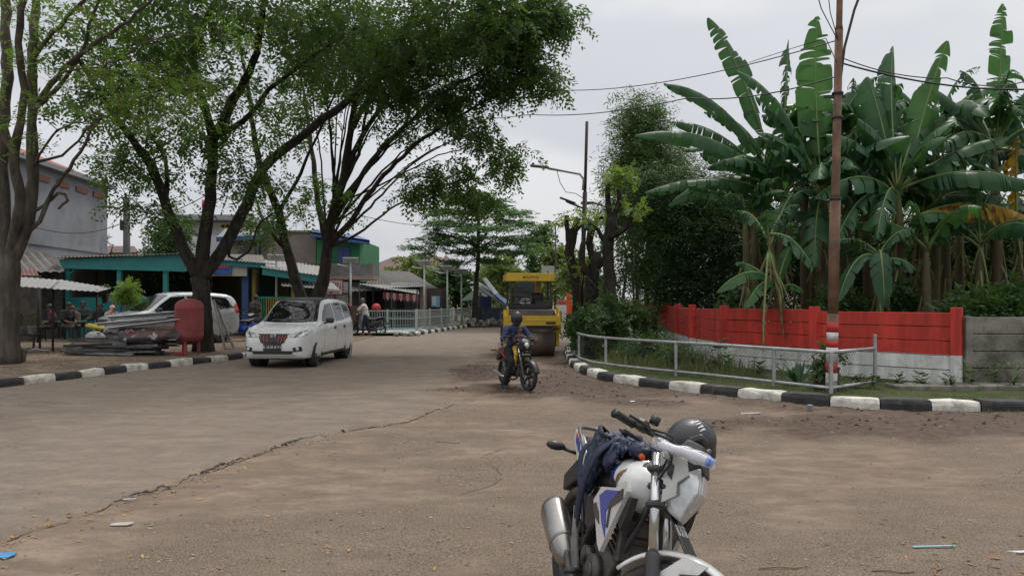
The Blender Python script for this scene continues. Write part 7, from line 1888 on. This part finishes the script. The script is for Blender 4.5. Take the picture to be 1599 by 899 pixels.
    for x, z, w in ((-.13, .80, .07), (-.18, .815, .11), (-.30, .80, .135), (-.42, .815, .125), (-.47, .855, .10), (-.58, .88, .095), (-.70, .90, .08), (-.75, .895, .05)):
        rows.append([V(x, w * a, z + z0 + b_) for a, b_ in ((-1, -.07), (-1, -.02), (-.8, .012), (-.3, .02), (.3, .02), (.8, .012), (1, -.02), (1, -.07))])
    MB().grid(rows, close_u=True, caps=True).build('seat', mat('black_seat_vinyl', (.02, .02, .021), .6, var=.2, bmp=.2), root)
    mb = MB(); mb.tube(smooth_line([(-.52, -.11, .84 + z0), (-.58, -.12, .90 + z0), (-.74, -.10, .95 + z0), (-.80, -.04, .955 + z0), (-.80, .04, .955 + z0), (-.74, .10, .95 + z0), (-.58, .12, .90 + z0), (-.52, .11, .84 + z0)], .04), .012, 8); mb.build('grab_rail', mat('grey_rail', (.12, .12, .125), .4, metal=.4), root)
    hullmb(sym([(-.74, .05, .90 + z0), (-.80, .04, .89 + z0), (-.78, .045, .83 + z0), (-.70, .05, .83 + z0)]), .008).build('tail_light', m_redl, root)
    hullmb(sym([(-.66, .07, .84 + z0), (-.84, .06, .72 + z0), (-.90, .085, .60), (-.86, .085, .52), (-.70, .07, .62), (-.60, .07, .74)]), .006).build('rear_mudguard', m_bikek, root)
    for s in (-1, 1):
        MB().tube([(-.78, s * .06, .80 + z0), (-.80, s * .15, .81 + z0)], .011, 6).build('turn_signal_stalk', m_bikek, root)
        MB().ball((-.80, s * .20, .82 + z0), (.032, .06, .028), 14).build('turn_signal', m_bikek if hero else mat('dull_amber', (.25, .08, .02), .35), root)
    sideplate([(-.20, .33), (-.64, .335), (-.64, .28), (-.20, .29)], .085, .03).build('chain_guard', m_bikek, root)
    sd_ = MB().tube([(-.12, .13, .24), (-.06, .30, .02)], .012, 6).box((-.06, .31, .012), (.06, .04, .015), bev=.004).build('side_stand', m_bikek, root)
    return root
def bike_matrix(x, y, head, lean=0, roll_side=1, z=0):
    """head: heading angle from +X; lean to the bike's left in radians"""
    return Matrix.Translation((x, y, z)) @ Matrix.Rotation(head, 4, 'Z') @ Matrix.Rotation(-lean, 4, 'X')
HX, HY = .425, 3.60
HERO = bike_matrix(HX, HY, math.atan2(-1.0, .19), R(13), z=.0)
moto('parked_motorcycle', 'white and blue motorcycle parked in the foreground with a navy backpack over its tank', HERO, R(48), m_bikew, m_bikew, m_bikew, True)
RB = bike_matrix(.08, 13.95, math.atan2(-1.16, .52), 0, z=.0) @ Matrix.Scale(.875, 4)
moto('small_motorcycle', 'small black motorcycle with round headlight being ridden in front of the road roller', RB, R(8), m_bikek, m_bikek, mat('wine_plastic', (.12, .02, .02), .3, coat=.4), False)
def scooter(name, label, M0, steer, col, group=None):
    root = thing(name, label, 'scooter', M=M0, group=group)
    A = V(-.44, 0, .898).normalized(); H = V(.42, 0, .7); S = Matrix.Translation(H) @ Matrix.Rotation(steer, 4, A) @ Matrix.Translation(-H)
    wheel(root, (-.60, 0, .25), .25, .09, 0, 5, m_alu, 'rear_wheel', thin=True); wheel(root, (0, 0, 0), .25, .08, 0, 5, m_alu, 'front_wheel', M=S @ Matrix.Translation((.62, 0, .25)), thin=True)
    mb = MB()
    for s in (-1, 1): mb.tube([(.61, s * .06, .25), (.50, s * .06, .50)], .02, 8, M=S)
    mb.tube([(.50, 0, .50), (.36, 0, .86)], .03, 8, M=S); mb.build('fork', m_blk, root)
    arcband((.62, 0, .25), .268, .11, R(20), R(160), M=S, dome=.02).build('front_mudguard', col, root)
    q = MB(); q.cap2((.47, 0, .42), (.38, 0, .80), .075, .07); q.cap2((.50, .10, .62), (.40, .08, .80), .05, .05); q.cap2((.50, -.10, .62), (.40, -.08, .80), .05, .05); q.cap2((.55, 0, .66), (.46, 0, .80), .06, .06); q.cap2((.46, .09, .40), (.44, .13, .62), .03, .05); q.cap2((.46, -.09, .40), (.44, -.13, .62), .03, .05)
    q.blob('leg_shield', col, root, .02, 4)
    hullmb(sym([(.42, .13, .28), (.40, .1, .34), (-.12, .15, .30), (-.12, .14, .22), (.40, .1, .24)]), .015).build('floor_board', m_bikek, root)
    q = MB(); q.cap2((-.10, .07, .42), (-.55, .09, .62), .09, .08); q.cap2((-.10, -.07, .42), (-.55, -.09, .62), .09, .08); q.cap2((-.50, 0, .66), (-.78, 0, .78), .10, .05); q.cap2((-.05, 0, .35), (-.1, 0, .62), .09, .1)
    q.blob('rear_body', col, root, .02, 4)
    rows = [[V(x, w * a, z + b_) for a, b_ in ((-1, -.06), (-1, -.01), (-.7, .02), (0, .03), (.7, .02), (1, -.01), (1, -.06))] for x, z, w in ((.0, .72, .07), (-.06, .74, .12), (-.3, .74, .13), (-.4, .78, .12), (-.68, .82, .10), (-.74, .81, .06))]
    MB().grid(rows, close_u=True, caps=True).build('seat', m_blk, root)
    q = MB(); q.ball((.36, 0, .95), (.09, .16, .07)); q.ball((.42, 0, .92), (.06, .11, .06)); q.v = [tuple(S @ Vector(p)) for p in q.v]; q.blob('handlebar_cover', col, root, .02, 3)
    MB().ball((.455, 0, .93), (.03, .085, .042), 14, M=S).build('headlight', m_clear, root)
    for s in (-1, 1):
        MB().tube([(.34, s * .15, .96), (.28, s * .36, .97)], .018, 8, M=S).build('grip', m_blk, root)
        MB().tube([(.34, s * .17, .98), (.32, s * .24, 1.12)], .007, 5, M=S).ball((.32, s * .27, 1.15), (.012, .06, .04), M=S).build('mirror', m_blk, root)
        MB().ball((.545, s * .09, .70), (.02, .035, .03), 10).build('turn_signal', m_clear, root)
    MB().tube([(-.30, -.14, .22), (-.42, -.16, .24), (-.80, -.17, .33)], [.025, .05, .05], 12).build('muffler', m_eng, root)
    MB().box((-.25, .02, .28), (.36, .22, .2), bev=.05, seg=2).build('engine', m_eng, root)
    hullmb(sym([(-.78, .07, .78), (-.86, .05, .76), (-.80, .06, .70)]), .008).build('tail_light', m_redl, root)
    hullmb(sym([(-.76, .05, .70), (-.96, .07, .50), (-.98, .07, .44), (-.80, .05, .60)]), .004).build('rear_mudguard', m_blk, root)
    MB().tube(smooth_line([(-.5, -.1, .78), (-.74, -.1, .86), (-.8, 0, .87), (-.74, .1, .86), (-.5, .1, .78)], .05), .011, 6).build('grab_rail', m_blk, root)
    return root
SX, SY = (574 - 800) / FX * 33.6, 33.6
scooter('scooter', 'black scooter standing side on at the junction, pushed by the man in a white shirt', bike_matrix(SX, SY, math.atan2(-.35, -1), 0), R(5), m_bikek)
SB = Z(P(374, 480, 27.6), .11)
scooter('scooter', 'blue scooter parked facing the road between the silver and the white car', bike_matrix(SB.x, SB.y, math.atan2(-.75, -.55), R(5), z=.11), R(12), mat('blue_scooter_plastic', (.02, .06, .42), .3, coat=.5))
b0 = P(396, 480, 28.4)
scooter('scooter', 'dark scooter behind the white car, with a person on it', bike_matrix(b0.x, b0.y, math.atan2(-.9, .1), 0, z=.1), 0, m_bikek)
b0 = P(786, 480, 44)
scooter('scooter', 'dark scooter parked end on by the roadside stall', bike_matrix(b0.x, b0.y, math.atan2(-1, .2), R(5), z=.0), 0, m_bikek)
m_skin = mat('brown_skin', (.19, .095, .06), .55, var=.08)
m_hair = mat('black_hair', (.012, .011, .010), .6, var=.3, bmp=.4, bs=80)
m_hairg = mat('grey_hair', (.13, .12, .115), .7, var=.3, bmp=.4, bs=80)
m_eye = mat('dark_eye', (.02, .015, .012), .2)
m_lip = mat('lips', (.16, .06, .05), .5)
def hand(mb, wrist, d, palm_n, grip=.6, s=1.0, side=1):
    """palm and five bent fingers; d points along the hand, palm_n out of the palm"""
    d = Vector(d).normalized(); n = Vector(palm_n); n = (n - d * n.dot(d)).normalized(); t = d.cross(n) * side
    for k in range(4):
        o = t * (.030 - .020 * k) * s
        kn = Vector(wrist) + d * (.085 - .006 * abs(k - 1)) * s + o
        mb.cap2(Vector(wrist) + o * .5, kn, .013 * s, .010 * s, 6)
        L = (.036, .042, .039, .030)[k] * s; p = kn; a = 0
        for q, f in enumerate((1, .75, .6)):
            a += grip * (.9, 1.1, .8)[q]; dd = d * math.cos(a) + n * math.sin(a); e = p + dd * L * f; mb.cap2(p, e, .0095 * s * (1 - .1 * q), .0085 * s * (1 - .1 * q), 6); p = e
    p = Vector(wrist) + t * .028 * s + d * .02 * s; q = p + (d * .5 + t * .75 + n * .25).normalized() * .042 * s; mb.cap2(p, q, .013 * s, .010 * s, 6)
    mb.cap2(q, q + (d * .8 + n * .5).normalized() * .032 * s, .010 * s, .008 * s, 6)
def person(label, M, J, wear, s=1.0, voxel=.017, face=None, grip=.5, palm=(0, 0, -1), group=None, shoes=True):
    """J holds joints in metres for a 1.7 m adult; x ahead, y left"""
    root = thing('person', label, 'person', M=M, group=group)
    J = {k: Vector(v) * s for k, v in J.items()}
    nk, pv, hd = J['neck'], J['pelvis'], J['head']
    hf = (face or V(1, 0, 0)); hf = Vector(hf).normalized(); up = (hd - nk).normalized(); hs = up.cross(hf).normalized(); hf = hs.cross(up)
    HM = Matrix((hf, hs, up)).transposed().to_4x4(); HM.translation = hd
    b = MB()
    b.cap2(pv, pv.lerp(nk, .55), .115 * s, .11 * s); b.cap2(pv.lerp(nk, .6), nk - V(0, 0, .07 * s), .13 * s, .10 * s)
    b.cap2(nk - V(0, 0, .05 * s), hd - up * .03 * s, .055 * s, .05 * s)
    b.ball((0, 0, .012 * s), (.098 * s, .078 * s, .112 * s), 20, M=HM); b.ball((.030 * s, 0, -.055 * s), (.062 * s, .055 * s, .06 * s), 14, M=HM)
    b.ball((.098 * s, 0, -.012 * s), (.020 * s, .014 * s, .024 * s), 10, M=HM); b.ball((.082 * s, 0, .03 * s), (.02 * s, .05 * s, .012 * s), 10, M=HM)
    for y in (-1, 1): b.ball((-.005 * s, y * .080 * s, -.005 * s), (.022 * s, .014 * s, .032 * s), 8, M=HM)
    for k in 'LR':
        sg = 1 if k == 'L' else -1
        sh, el, ha, hp, kn, an = (J[q + k] for q in ('sh', 'el', 'ha', 'hip', 'kn', 'an'))
        b.cap2(sh, el, .048 * s, .038 * s); b.cap2(el, ha, .038 * s, .026 * s); b.cap2(nk - V(0, 0, .05 * s), sh, .05 * s, .05 * s)
        b.cap2(hp, kn, .082 * s, .055 * s); b.cap2(kn, an, .052 * s, .034 * s); b.cap2(pv, hp, .10 * s, .09 * s)
        toe = J.get('toe' + k, an + V(.14, 0, -.05) * s); b.cap2(an - V(.03, 0, .03) * s, toe, .038 * s, .030 * s)
    body = b.blob('body', m_skin if 'skin' not in wear else wear['skin'], root, voxel, 3)
    f = MB(); f.add([v.co.copy() for v in body.data.vertices], [p.vertices[:] for p in body.data.polygons], 0, True)
    for k in 'LR':
        d = J['ha' + k] - J['el' + k]; hand(f, J['ha' + k] + d.normalized() * .005, d.normalized() + Vector(J.get('bend' + k, (0, 0, 0))), J.get('palm' + k, palm), grip, s, 1 if k == 'L' else -1)
    me = f.mesh('body', body.data.materials[0]); old = body.data; body.data = me; bpy.data.meshes.remove(old)
    for y in (-1, 1): MB().ball((.090 * s, y * .032 * s, .012 * s), .011 * s, 8, M=HM).build('eye', m_eye, root)
    MB().ball((.093 * s, 0, -.058 * s), (.008 * s, .024 * s, .007 * s), 8, M=HM).build('mouth', m_lip, root)
    t = MB(); sl = wear.get('sleeve', .5); g = wear.get('loose', .022) * s
    t.cap2(pv + (nk - pv) * .02, pv.lerp(nk, .55), .115 * s + g, .11 * s + g); t.cap2(pv.lerp(nk, .6), nk - V(0, 0, .075 * s), .13 * s + g, .095 * s + g)
    for k in 'LR':
        sh, el, ha = (J[q + k] for q in ('sh', 'el', 'ha'))
        t.cap2(nk - V(0, 0, .07 * s), sh, .05 * s + g * .8, .05 * s + g * .8); t.cap2(sh, sh.lerp(el, min(1, sl * 2)), .048 * s + g, .042 * s + g)
        if sl > .5: t.cap2(el, el.lerp(ha, (sl - .5) * 2), .042 * s + g, .03 * s + g * .7)
    nz = lambda co, no: no * (.012 * s * noise.noise(co * 14 / s) + .008 * s * noise.noise(co * 31 / s))
    t.blob('shirt', wear['shirt'], root, voxel, 3, disp=nz)
    q = MB(); g = wear.get('leg_loose', .018) * s; lg = wear.get('leg', 1.0)
    for k in 'LR':
        hp, kn, an = (J[a + k] for a in ('hip', 'kn', 'an'))
        q.cap2(pv, hp, .105 * s + g * .6, .09 * s + g); q.cap2(hp, kn if lg >= .5 else hp.lerp(kn, lg * 2), .082 * s + g, .058 * s + g)
        if lg > .5: q.cap2(kn, kn.lerp(an, (lg - .5) * 2), .054 * s + g, .038 * s + g)
    q.blob('trousers', wear['trousers'], root, voxel, 3, disp=nz)
    if wear.get('shoe'):
        for k in 'LR':
            an = J['an' + k]; toe = J.get('toe' + k, an + V(.14, 0, -.05) * s)
            w = MB(); w.cap2(an - V(.04, 0, .035) * s, toe, .046 * s, .038 * s); w.blob('shoe', wear['shoe'], root, .012, 2)
    h = MB()
    if wear.get('hair'):
        h.ball((-.014 * s, 0, .030 * s), (.103 * s, .088 * s, .108 * s), 18, M=HM)
        o = h.build('hair', wear['hair'], root)
        c = MB(); c.ball((.088 * s, 0, -.045 * s), (.085 * s, .12 * s, .105 * s), 18, M=HM); cutaway(o, [c])
    if wear.get('scarf'):
        h.ball((-.012 * s, 0, .012 * s), (.118 * s, .102 * s, .135 * s), 18, M=HM); h.cap2(hd - up * .08 * s, nk - V(-.02, 0, .06) * s, .10 * s, .15 * s); h.cap2(nk - V(.04, 0, .04) * s, nk - V(.0, 0, .16) * s, .15 * s, .17 * s)
        o = h.blob('headscarf', wear['scarf'], root, voxel, 3, disp=nz)
        c = MB(); c.ball((.10 * s, 0, -.01 * s), (.075 * s, .062 * s, .085 * s), 18, M=HM); cutaway(o, [c])
    if wear.get('helmet'):
        h.ball((-.01 * s, 0, .025 * s), (.135 * s, .125 * s, .145 * s), 24, M=HM); h.box((.03 * s, 0, -.08 * s), (.17 * s, .19 * s, .09 * s), bev=.03, M=HM)
        o = h.blob('helmet', wear['helmet'], root, .014, 4)
        c = MB(); c.box((.13 * s, 0, -.035 * s), (.16 * s, .175 * s, .11 * s), bev=.02, M=HM); c.ball((0, 0, -.04 * s), (.095 * s, .088 * s, .125 * s), 16, M=HM); cutaway(o, [c])
        MB().lathe([(.137 * s, -.052 * s), (.141 * s, .0), (.130 * s, .05 * s)], 20, M=HM @ Matrix.Translation((-.01 * s, 0, .01 * s)), a0=R(-75), a1=R(75)).build('visor', mat('dark_visor', (.015, .015, .018), .45), root)
    return root
STAND = dict(pelvis=(0, 0, .92), neck=(.0, 0, 1.43), head=(.03, 0, 1.585), shL=(0, .19, 1.38), shR=(0, -.19, 1.38), elL=(-.02, .24, 1.10), elR=(-.02, -.24, 1.10), haL=(.05, .25, .86), haR=(.05, -.25, .86),
             hipL=(0, .10, .88), hipR=(0, -.10, .88), knL=(.02, .11, .48), knR=(.02, -.11, .48), anL=(0, .12, .09), anR=(0, -.12, .09), palmL=(0, -1, 0), palmR=(0, 1, 0))
SIT = dict(STAND, pelvis=(0, 0, .55), neck=(.06, 0, 1.06), head=(.12, 0, 1.21), shL=(.06, .18, 1.0), shR=(.06, -.18, 1.0), elL=(.10, .24, .74), elR=(.10, -.24, .74), haL=(.30, .12, .66), haR=(.30, -.12, .66),
           hipL=(.03, .10, .53), hipR=(.03, -.10, .53), knL=(.44, .13, .50), knR=(.44, -.13, .50), anL=(.42, .13, .09), anR=(.42, -.13, .09))
RIDE = dict(pelvis=(-.20, 0, .86), neck=(-.06, 0, 1.36), head=(.0, 0, 1.50), shL=(-.06, .19, 1.30), shR=(-.06, -.19, 1.30), elL=(.02, .33, 1.08), elR=(.02, -.33, 1.08), haL=(.19, .33, 1.06), haR=(.14, -.33, 1.07),
            hipL=(-.16, .11, .83), hipR=(-.16, -.11, .83), knL=(.16, .22, .66), knR=(.22, -.21, .60), anL=(-.02, .19, .36), anR=(.02, -.31, .10), toeR=(.17, -.33, .04), toeL=(.12, .20, .30), palmL=(0, 0, -1), palmR=(0, 0, -1))
m_nj = mat('navy_jacket', (.020, .032, .085), .75, var=.25, bmp=.5, bs=18, bdist=.02)
person('person in a navy jacket and dark helmet riding the small black motorcycle', RB, RIDE,
       dict(shirt=m_nj, sleeve=1.0, loose=.022, trousers=mat('black_trousers', (.015, .015, .017), .85, bmp=.4, bs=20), leg=1.0, helmet=mat('matt_dark_helmet', (.03, .033, .04), .4), shoe=m_blk, skin=mat('masked_skin', (.09, .05, .035), .6)), s=.97, voxel=.015, grip=1.0)
CH = dict(pelvis=(.08, 0, .86), neck=(.13, 0, 1.12), head=(.16, .0, 1.235), shL=(.13, .10, 1.09), shR=(.13, -.10, 1.09), elL=(.22, .17, 1.02), elR=(.20, -.15, 1.0), haL=(.32, .26, 1.05), haR=(.31, -.13, 1.03),
          hipL=(.09, .06, .84), hipR=(.09, -.06, .84), knL=(.24, .11, .76), knR=(.24, -.11, .74), anL=(.20, .13, .56), anR=(.20, -.13, .54))
def shrink(J, c, k):   # a small child: thinner limbs with the same reach
    return {a: Vector(b) / k for a, b in J.items()}
person('small child in yellow sitting in front of the rider on the black motorcycle', RB, shrink(CH, 0, .62),
       dict(shirt=mat('child_dark_shirt', (.05, .035, .04), .8), sleeve=.4, loose=.012, trousers=mat('yellow_cloth', (.55, .36, .03), .8, bmp=.3), leg=.9, hair=m_hair), s=.62, voxel=.011, grip=.9)
mx = SX + .02; my = SY - .42
MAN = dict(STAND, neck=(.10, 0, 1.42), head=(.15, 0, 1.57), shL=(.08, .19, 1.36), shR=(.08, -.19, 1.36), elL=(.30, .22, 1.16), elR=(.30, -.24, 1.18), haL=(.50, .15, .98), haR=(.52, -.20, 1.0), palmL=(0, 0, -1), palmR=(0, 0, -1), knL=(.10, .10, .48), knR=(-.02, -.11, .48), anL=(.10, .11, .09), anR=(-.16, -.12, .09))
person('grey haired person in a white short sleeved shirt holding the black scooter', bike_matrix(mx, my, math.atan2(.05, -1)), MAN,
       dict(shirt=mat('white_shirt', (.55, .50, .52), .85, var=.06, bmp=.4, bs=14, bdist=.02), sleeve=.42, loose=.03, trousers=mat('dark_blue_trousers', (.018, .022, .045), .85, bmp=.3), leg=.86, hair=m_hairg), s=.98, grip=1.0)
pp_ = Z(P(399, 480, 28.6), .1)
person('person in a dark checked shirt seen from behind between the scooter and the white car', bike_matrix(pp_.x, pp_.y, R(60), z=.1), STAND,
       dict(shirt=mat('dark_brown_shirt', (.05, .038, .032), .85, var=.6, vs=14), sleeve=.45, loose=.035, trousers=mat('charcoal_trousers', (.03, .03, .032), .85), leg=1.0, hair=m_hair, shoe=m_blk), s=.98, voxel=.02)
seats = [
    (131, 29.0, -70, dict(shirt=mat('dark_olive_jacket', (.035, .05, .042), .85, bmp=.3), sleeve=.9, loose=.045, trousers=mat('brown_shorts', (.09, .045, .03), .85), leg=.45, hair=m_hair), 'person in a dark green jacket and brown shorts seated on the bench', 1.08),
    (157, 29.4, -60, dict(shirt=mat('black_shirt', (.018, .018, .02), .85), sleeve=.6, loose=.035, trousers=m_blk, leg=1, hair=m_hair), 'person in black seated right of the one in brown shorts', 1.0),
    (174, 29.0, -40, dict(shirt=mat('patterned_blouse', (.40, .33, .33), .85, var=.5, vs=25), sleeve=.9, loose=.04, trousers=m_blk, leg=1, scarf=mat('red_white_scarf', (.55, .30, .26), .8, var=.75, vs=9)), 'person in a red and white headscarf seated behind the scrap heap', .96),
    (194, 29.1, -50, dict(shirt=mat('blue_blouse', (.03, .05, .34), .85), sleeve=.9, loose=.05, trousers=m_blk, leg=1, scarf=mat('bright_blue_scarf', (.025, .05, .42), .8)), 'person in a bright blue headscarf seated beside the round bush', .96),
    (213, 29.6, -100, dict(shirt=mat('dark_blue_shirt', (.02, .03, .07), .85), sleeve=.6, loose=.035, trousers=m_blk, leg=1, hair=m_hair), 'person in dark blue seated next to the silver car windscreen', .98),
    (104, 27.2, -20, dict(shirt=mat('black_shirt', (.018, .018, .02), .85), sleeve=.6, loose=.04, trousers=m_blk, leg=1, hair=m_hair), 'person in black sitting in the shade at the dark green table', 1.05),
    (84, 27.4, -150, dict(shirt=mat('dim_red_shirt', (.06, .02, .02), .85), sleeve=.45, loose=.03, trousers=m_blk, leg=1, hair=m_hair), 'person in a dim red shirt at the left side of the dark table', 1.0),
    (117, 28.6, -95, dict(shirt=mat('brown_tunic', (.11, .07, .06), .85), sleeve=.9, loose=.05, trousers=m_blk, leg=1, scarf=mat('brown_scarf', (.10, .07, .06), .8)), 'person in a brown headscarf leaning behind the one in brown shorts', .95)]
for x, D, a, w, lab, s in seats:
    g = Z(P(x, 480, D), .11); person(lab, bike_matrix(g.x, g.y, R(a), z=.11), SIT, w, s=s, voxel=.024, group='people sitting in the shade by the shelter')
m_navy = mat('navy_nylon', (.012, .019, .048), .5, var=.4, vs=5, bmp=.6, bs=9, bdist=.03)
m_navd = mat('dark_webbing', (.012, .015, .026), .7, var=.3, bmp=.4, bs=90)
bp = thing('backpack', 'dark navy backpack with loose straps draped over the seat and tank of the parked motorcycle', 'backpack', M=HERO)
q = MB()
for c_, d_, r_3 in (((-.26, -.01, .915), (.26, .24, .085), (R(4), R(4), 0)), ((-.06, .02, .935), (.22, .20, .07), (R(-6), R(-3), R(15))), ((-.33, -.135, .82), (.12, .045, .24), (R(-8), R(8), 0)), ((-.20, -.15, .79), (.10, .04, .30), (R(-5), R(12), 0)), ((-.10, -.11, .88), (.14, .05, .12), (R(-20), 0, 0)), ((.03, -.02, .945), (.12, .12, .04), (0, R(-10), .4))):
    q.box(c_, d_, rot=r_3, bev=.02)
def crumple(co, no): return no * (.030 * noise.noise(V(co.x * 16, co.y * 16, co.z * 5)) + .030 * (.25 - abs(noise.noise(V(co.x * 26 + co.z * 9, co.y * 22, co.z * 7) + V(3, 1, 2)))) + .006 * noise.noise(co * 45))
q.blob('bag', m_navy, bp, .009, 3, disp=crumple)
def ribbon(pts, w, th, nm, m, par):
    pts = smooth_line(pts, .02); rows = []
    for i, p in enumerate(pts):
        t = (pts[min(i + 1, len(pts) - 1)] - pts[max(i - 1, 0)]).normalized(); s_ = V(1, .15, .1); s_ = (s_ - t * s_.dot(t)).normalized(); n_ = t.cross(s_)
        rows.append([p + s_ * w / 2, p + n_ * th + s_ * w * .3, p + n_ * th - s_ * w * .3, p - s_ * w / 2, p - n_ * th])
    MB().grid(rows, close_u=True, caps=True).build(nm, m, par)
ribbon([(-.12, -.09, .965), (-.13, -.17, .88), (-.16, -.20, .74), (-.19, -.195, .60), (-.21, -.18, .52)], .062, .012, 'shoulder_strap', m_navy, bp)
ribbon([(-.36, -.06, .95), (-.30, -.13, .985), (-.22, -.15, .96), (-.13, -.13, .955)], .03, .006, 'webbing_strap', m_navd, bp)
ribbon([(-.38, -.08, .93), (-.40, -.16, .84), (-.36, -.17, .72), (-.30, -.165, .66)], .05, .010, 'shoulder_strap', m_navy, bp)
ribbon([(-.19, -.19, .54), (-.20, -.175, .48), (-.16, -.15, .47)], .025, .004, 'webbing_strap', m_navd, bp)
ribbon([(-.28, .0, .965), (-.18, -.06, 1.0), (-.05, -.03, .99), (.02, .03, .965)], .035, .006, 'webbing_strap', m_navd, bp)
MB().box((-.18, -.172, .50), (.045, .012, .05), bev=.004).build('buckle', m_blk, bp)
q = MB(); q.box((.085, -.035, .925), (.04, .03, .028), rot=(.3, .5, .2), bev=.008); o = q.blob('orange_pouch', mat('orange_cloth', (.6, .09, .02), .6), None, .008, 2, disp=lambda c, n: n * .008 * noise.noise(c * 40)); o.matrix_world = HERO; tag(o, 'small bright orange pouch tucked between the backpack and the handlebar', 'pouch')
hc = P(1079, 690, 3.5); HMx = Matrix.Translation(hc) @ Euler((R(-14), R(8), R(-150))).to_matrix().to_4x4()
hm = thing('helmet', 'matt black open face helmet hanging on the left grip of the parked motorcycle', 'helmet', M=HMx)
m_hel = mat('matt_black_helmet', (.026, .028, .032), .42, var=.1, coat=.08)
q = MB(); q.ball((0, 0, 0), (.128, .108, .112), 32); q.ball((-.03, 0, -.05), (.095, .104, .085), 24); q.cap2((.02, .085, -.06), (.0, .09, -.09), .03, .03); q.cap2((.02, -.085, -.06), (.0, -.09, -.09), .03, .03)
sh = q.blob('shell', m_hel, hm, .008, 5)
c = MB(); c.ball((.115, 0, -.05), (.085, .088, .062), 24); c.ball((0, 0, -.055), (.095, .082, .10), 24); c.box((0, 0, -.20), (.5, .5, .14)); cutaway(sh, [c])
q = MB(); q.ball((-.01, 0, -.04), (.100, .088, .095), 20); li = q.build('lining', mat('helmet_lining', (.05, .05, .055), .95), hm); c = MB(); c.ball((.02, 0, -.07), (.095, .072, .10), 20); c.box((0, 0, -.215), (.5, .5, .16)); cutaway(li, [c])
rows = []
for z in (-.045, -.02, .01, .04): rows.append([((.128 + .012) * math.cos(a) * math.sqrt(max(.1, 1 - (z / .125) ** 2)), .120 * math.sin(a) * math.sqrt(max(.1, 1 - (z / .125) ** 2)), z) for a in [R(-78 + 156 * i / 20) for i in range(21)]])
m_vis, nt, b_v, out = nodes_of('clear_visor'); b_v.inputs['Base Color'].default_value = (.7, .7, .72, 1); b_v.inputs['Roughness'].default_value = .08; b_v.inputs['Alpha'].default_value = .35
MB().grid(rows).build('visor', m_vis, hm)
for s in (-1, 1): MB().cyl((.0, s * .106, .0), (.0, s * .118, .0), .016, 16).build('visor_screw', m_alu, hm)
MB().tube(smooth_line([(.02, .085, -.10), (.05, .04, -.17), (.05, -.04, -.17), (.02, -.085, -.10)], .02), .006, 6, flat=2).build('chin_strap', m_blk, hm)
bt = bvh_of(sh)
q = MB()
for k, (u, v, w) in enumerate(((-.028, .0, .011), (-.012, .003, .009), (.004, .0, .010), (.018, .002, .009))):
    z = patch(bt, [(-.02 + u * .2, u - w * .5 + .045), (.015 + u * .2, u - w * .3 + .05), (.015, u + w * .5 + .045), (-.02, u + w * .4 + .045)], lambda a, b_: (a, b_, 1), (0, 0, -1), .002, .01); q.add(z.v, z.f, 0, True)
q.build('white_marking', mat('white_print', (.6, .6, .6), .5), hm)
p0, p1 = P(1026, 691, 3.16), P(1112, 722, 3.06); rp = thing('paper_roll', 'white paper roll in crinkled clear plastic with a blue end, lying across the headlight', 'paper roll', p0)
d = p1 - p0; pts = [d * t for t in (0, .06, .25, .5, .75, .92, 1)]
q = MB(); q.tube(pts, [.010, .016, .019, .021, .022, .022, .019], 14)
q.blob('paper', mat('white_roll_paper', (.60, .60, .66), .5), rp, .006, 2, disp=lambda c, n: n * .005 * noise.noise(c * 22))
q = MB(); q.tube([d * .90, d * .96, d * 1.03], [.0225, .023, .017], 14); q.blob('blue_end', mat('blue_wrap', (.08, .20, .62), .3), rp, .006, 2, disp=lambda c, n: n * .006 * noise.noise(c * 50))
m_cl, nt, b_v, out = nodes_of('crinkled_clear_plastic'); b_v.inputs['Base Color'].default_value = (.8, .8, .85, 1); b_v.inputs['Roughness'].default_value = .1; b_v.inputs['Alpha'].default_value = .3
q = MB(); q.tube([d * -.10, d * .0, d * .3, d * .6, d * .9, d * 1.08], [.026, .026, .025, .028, .030, .020], 16)
q.blob('plastic_wrap', m_cl, rp, .007, 1, disp=lambda c, n: n * (.012 * noise.noise(c * 20) + .003 * noise.noise(c * 60)))
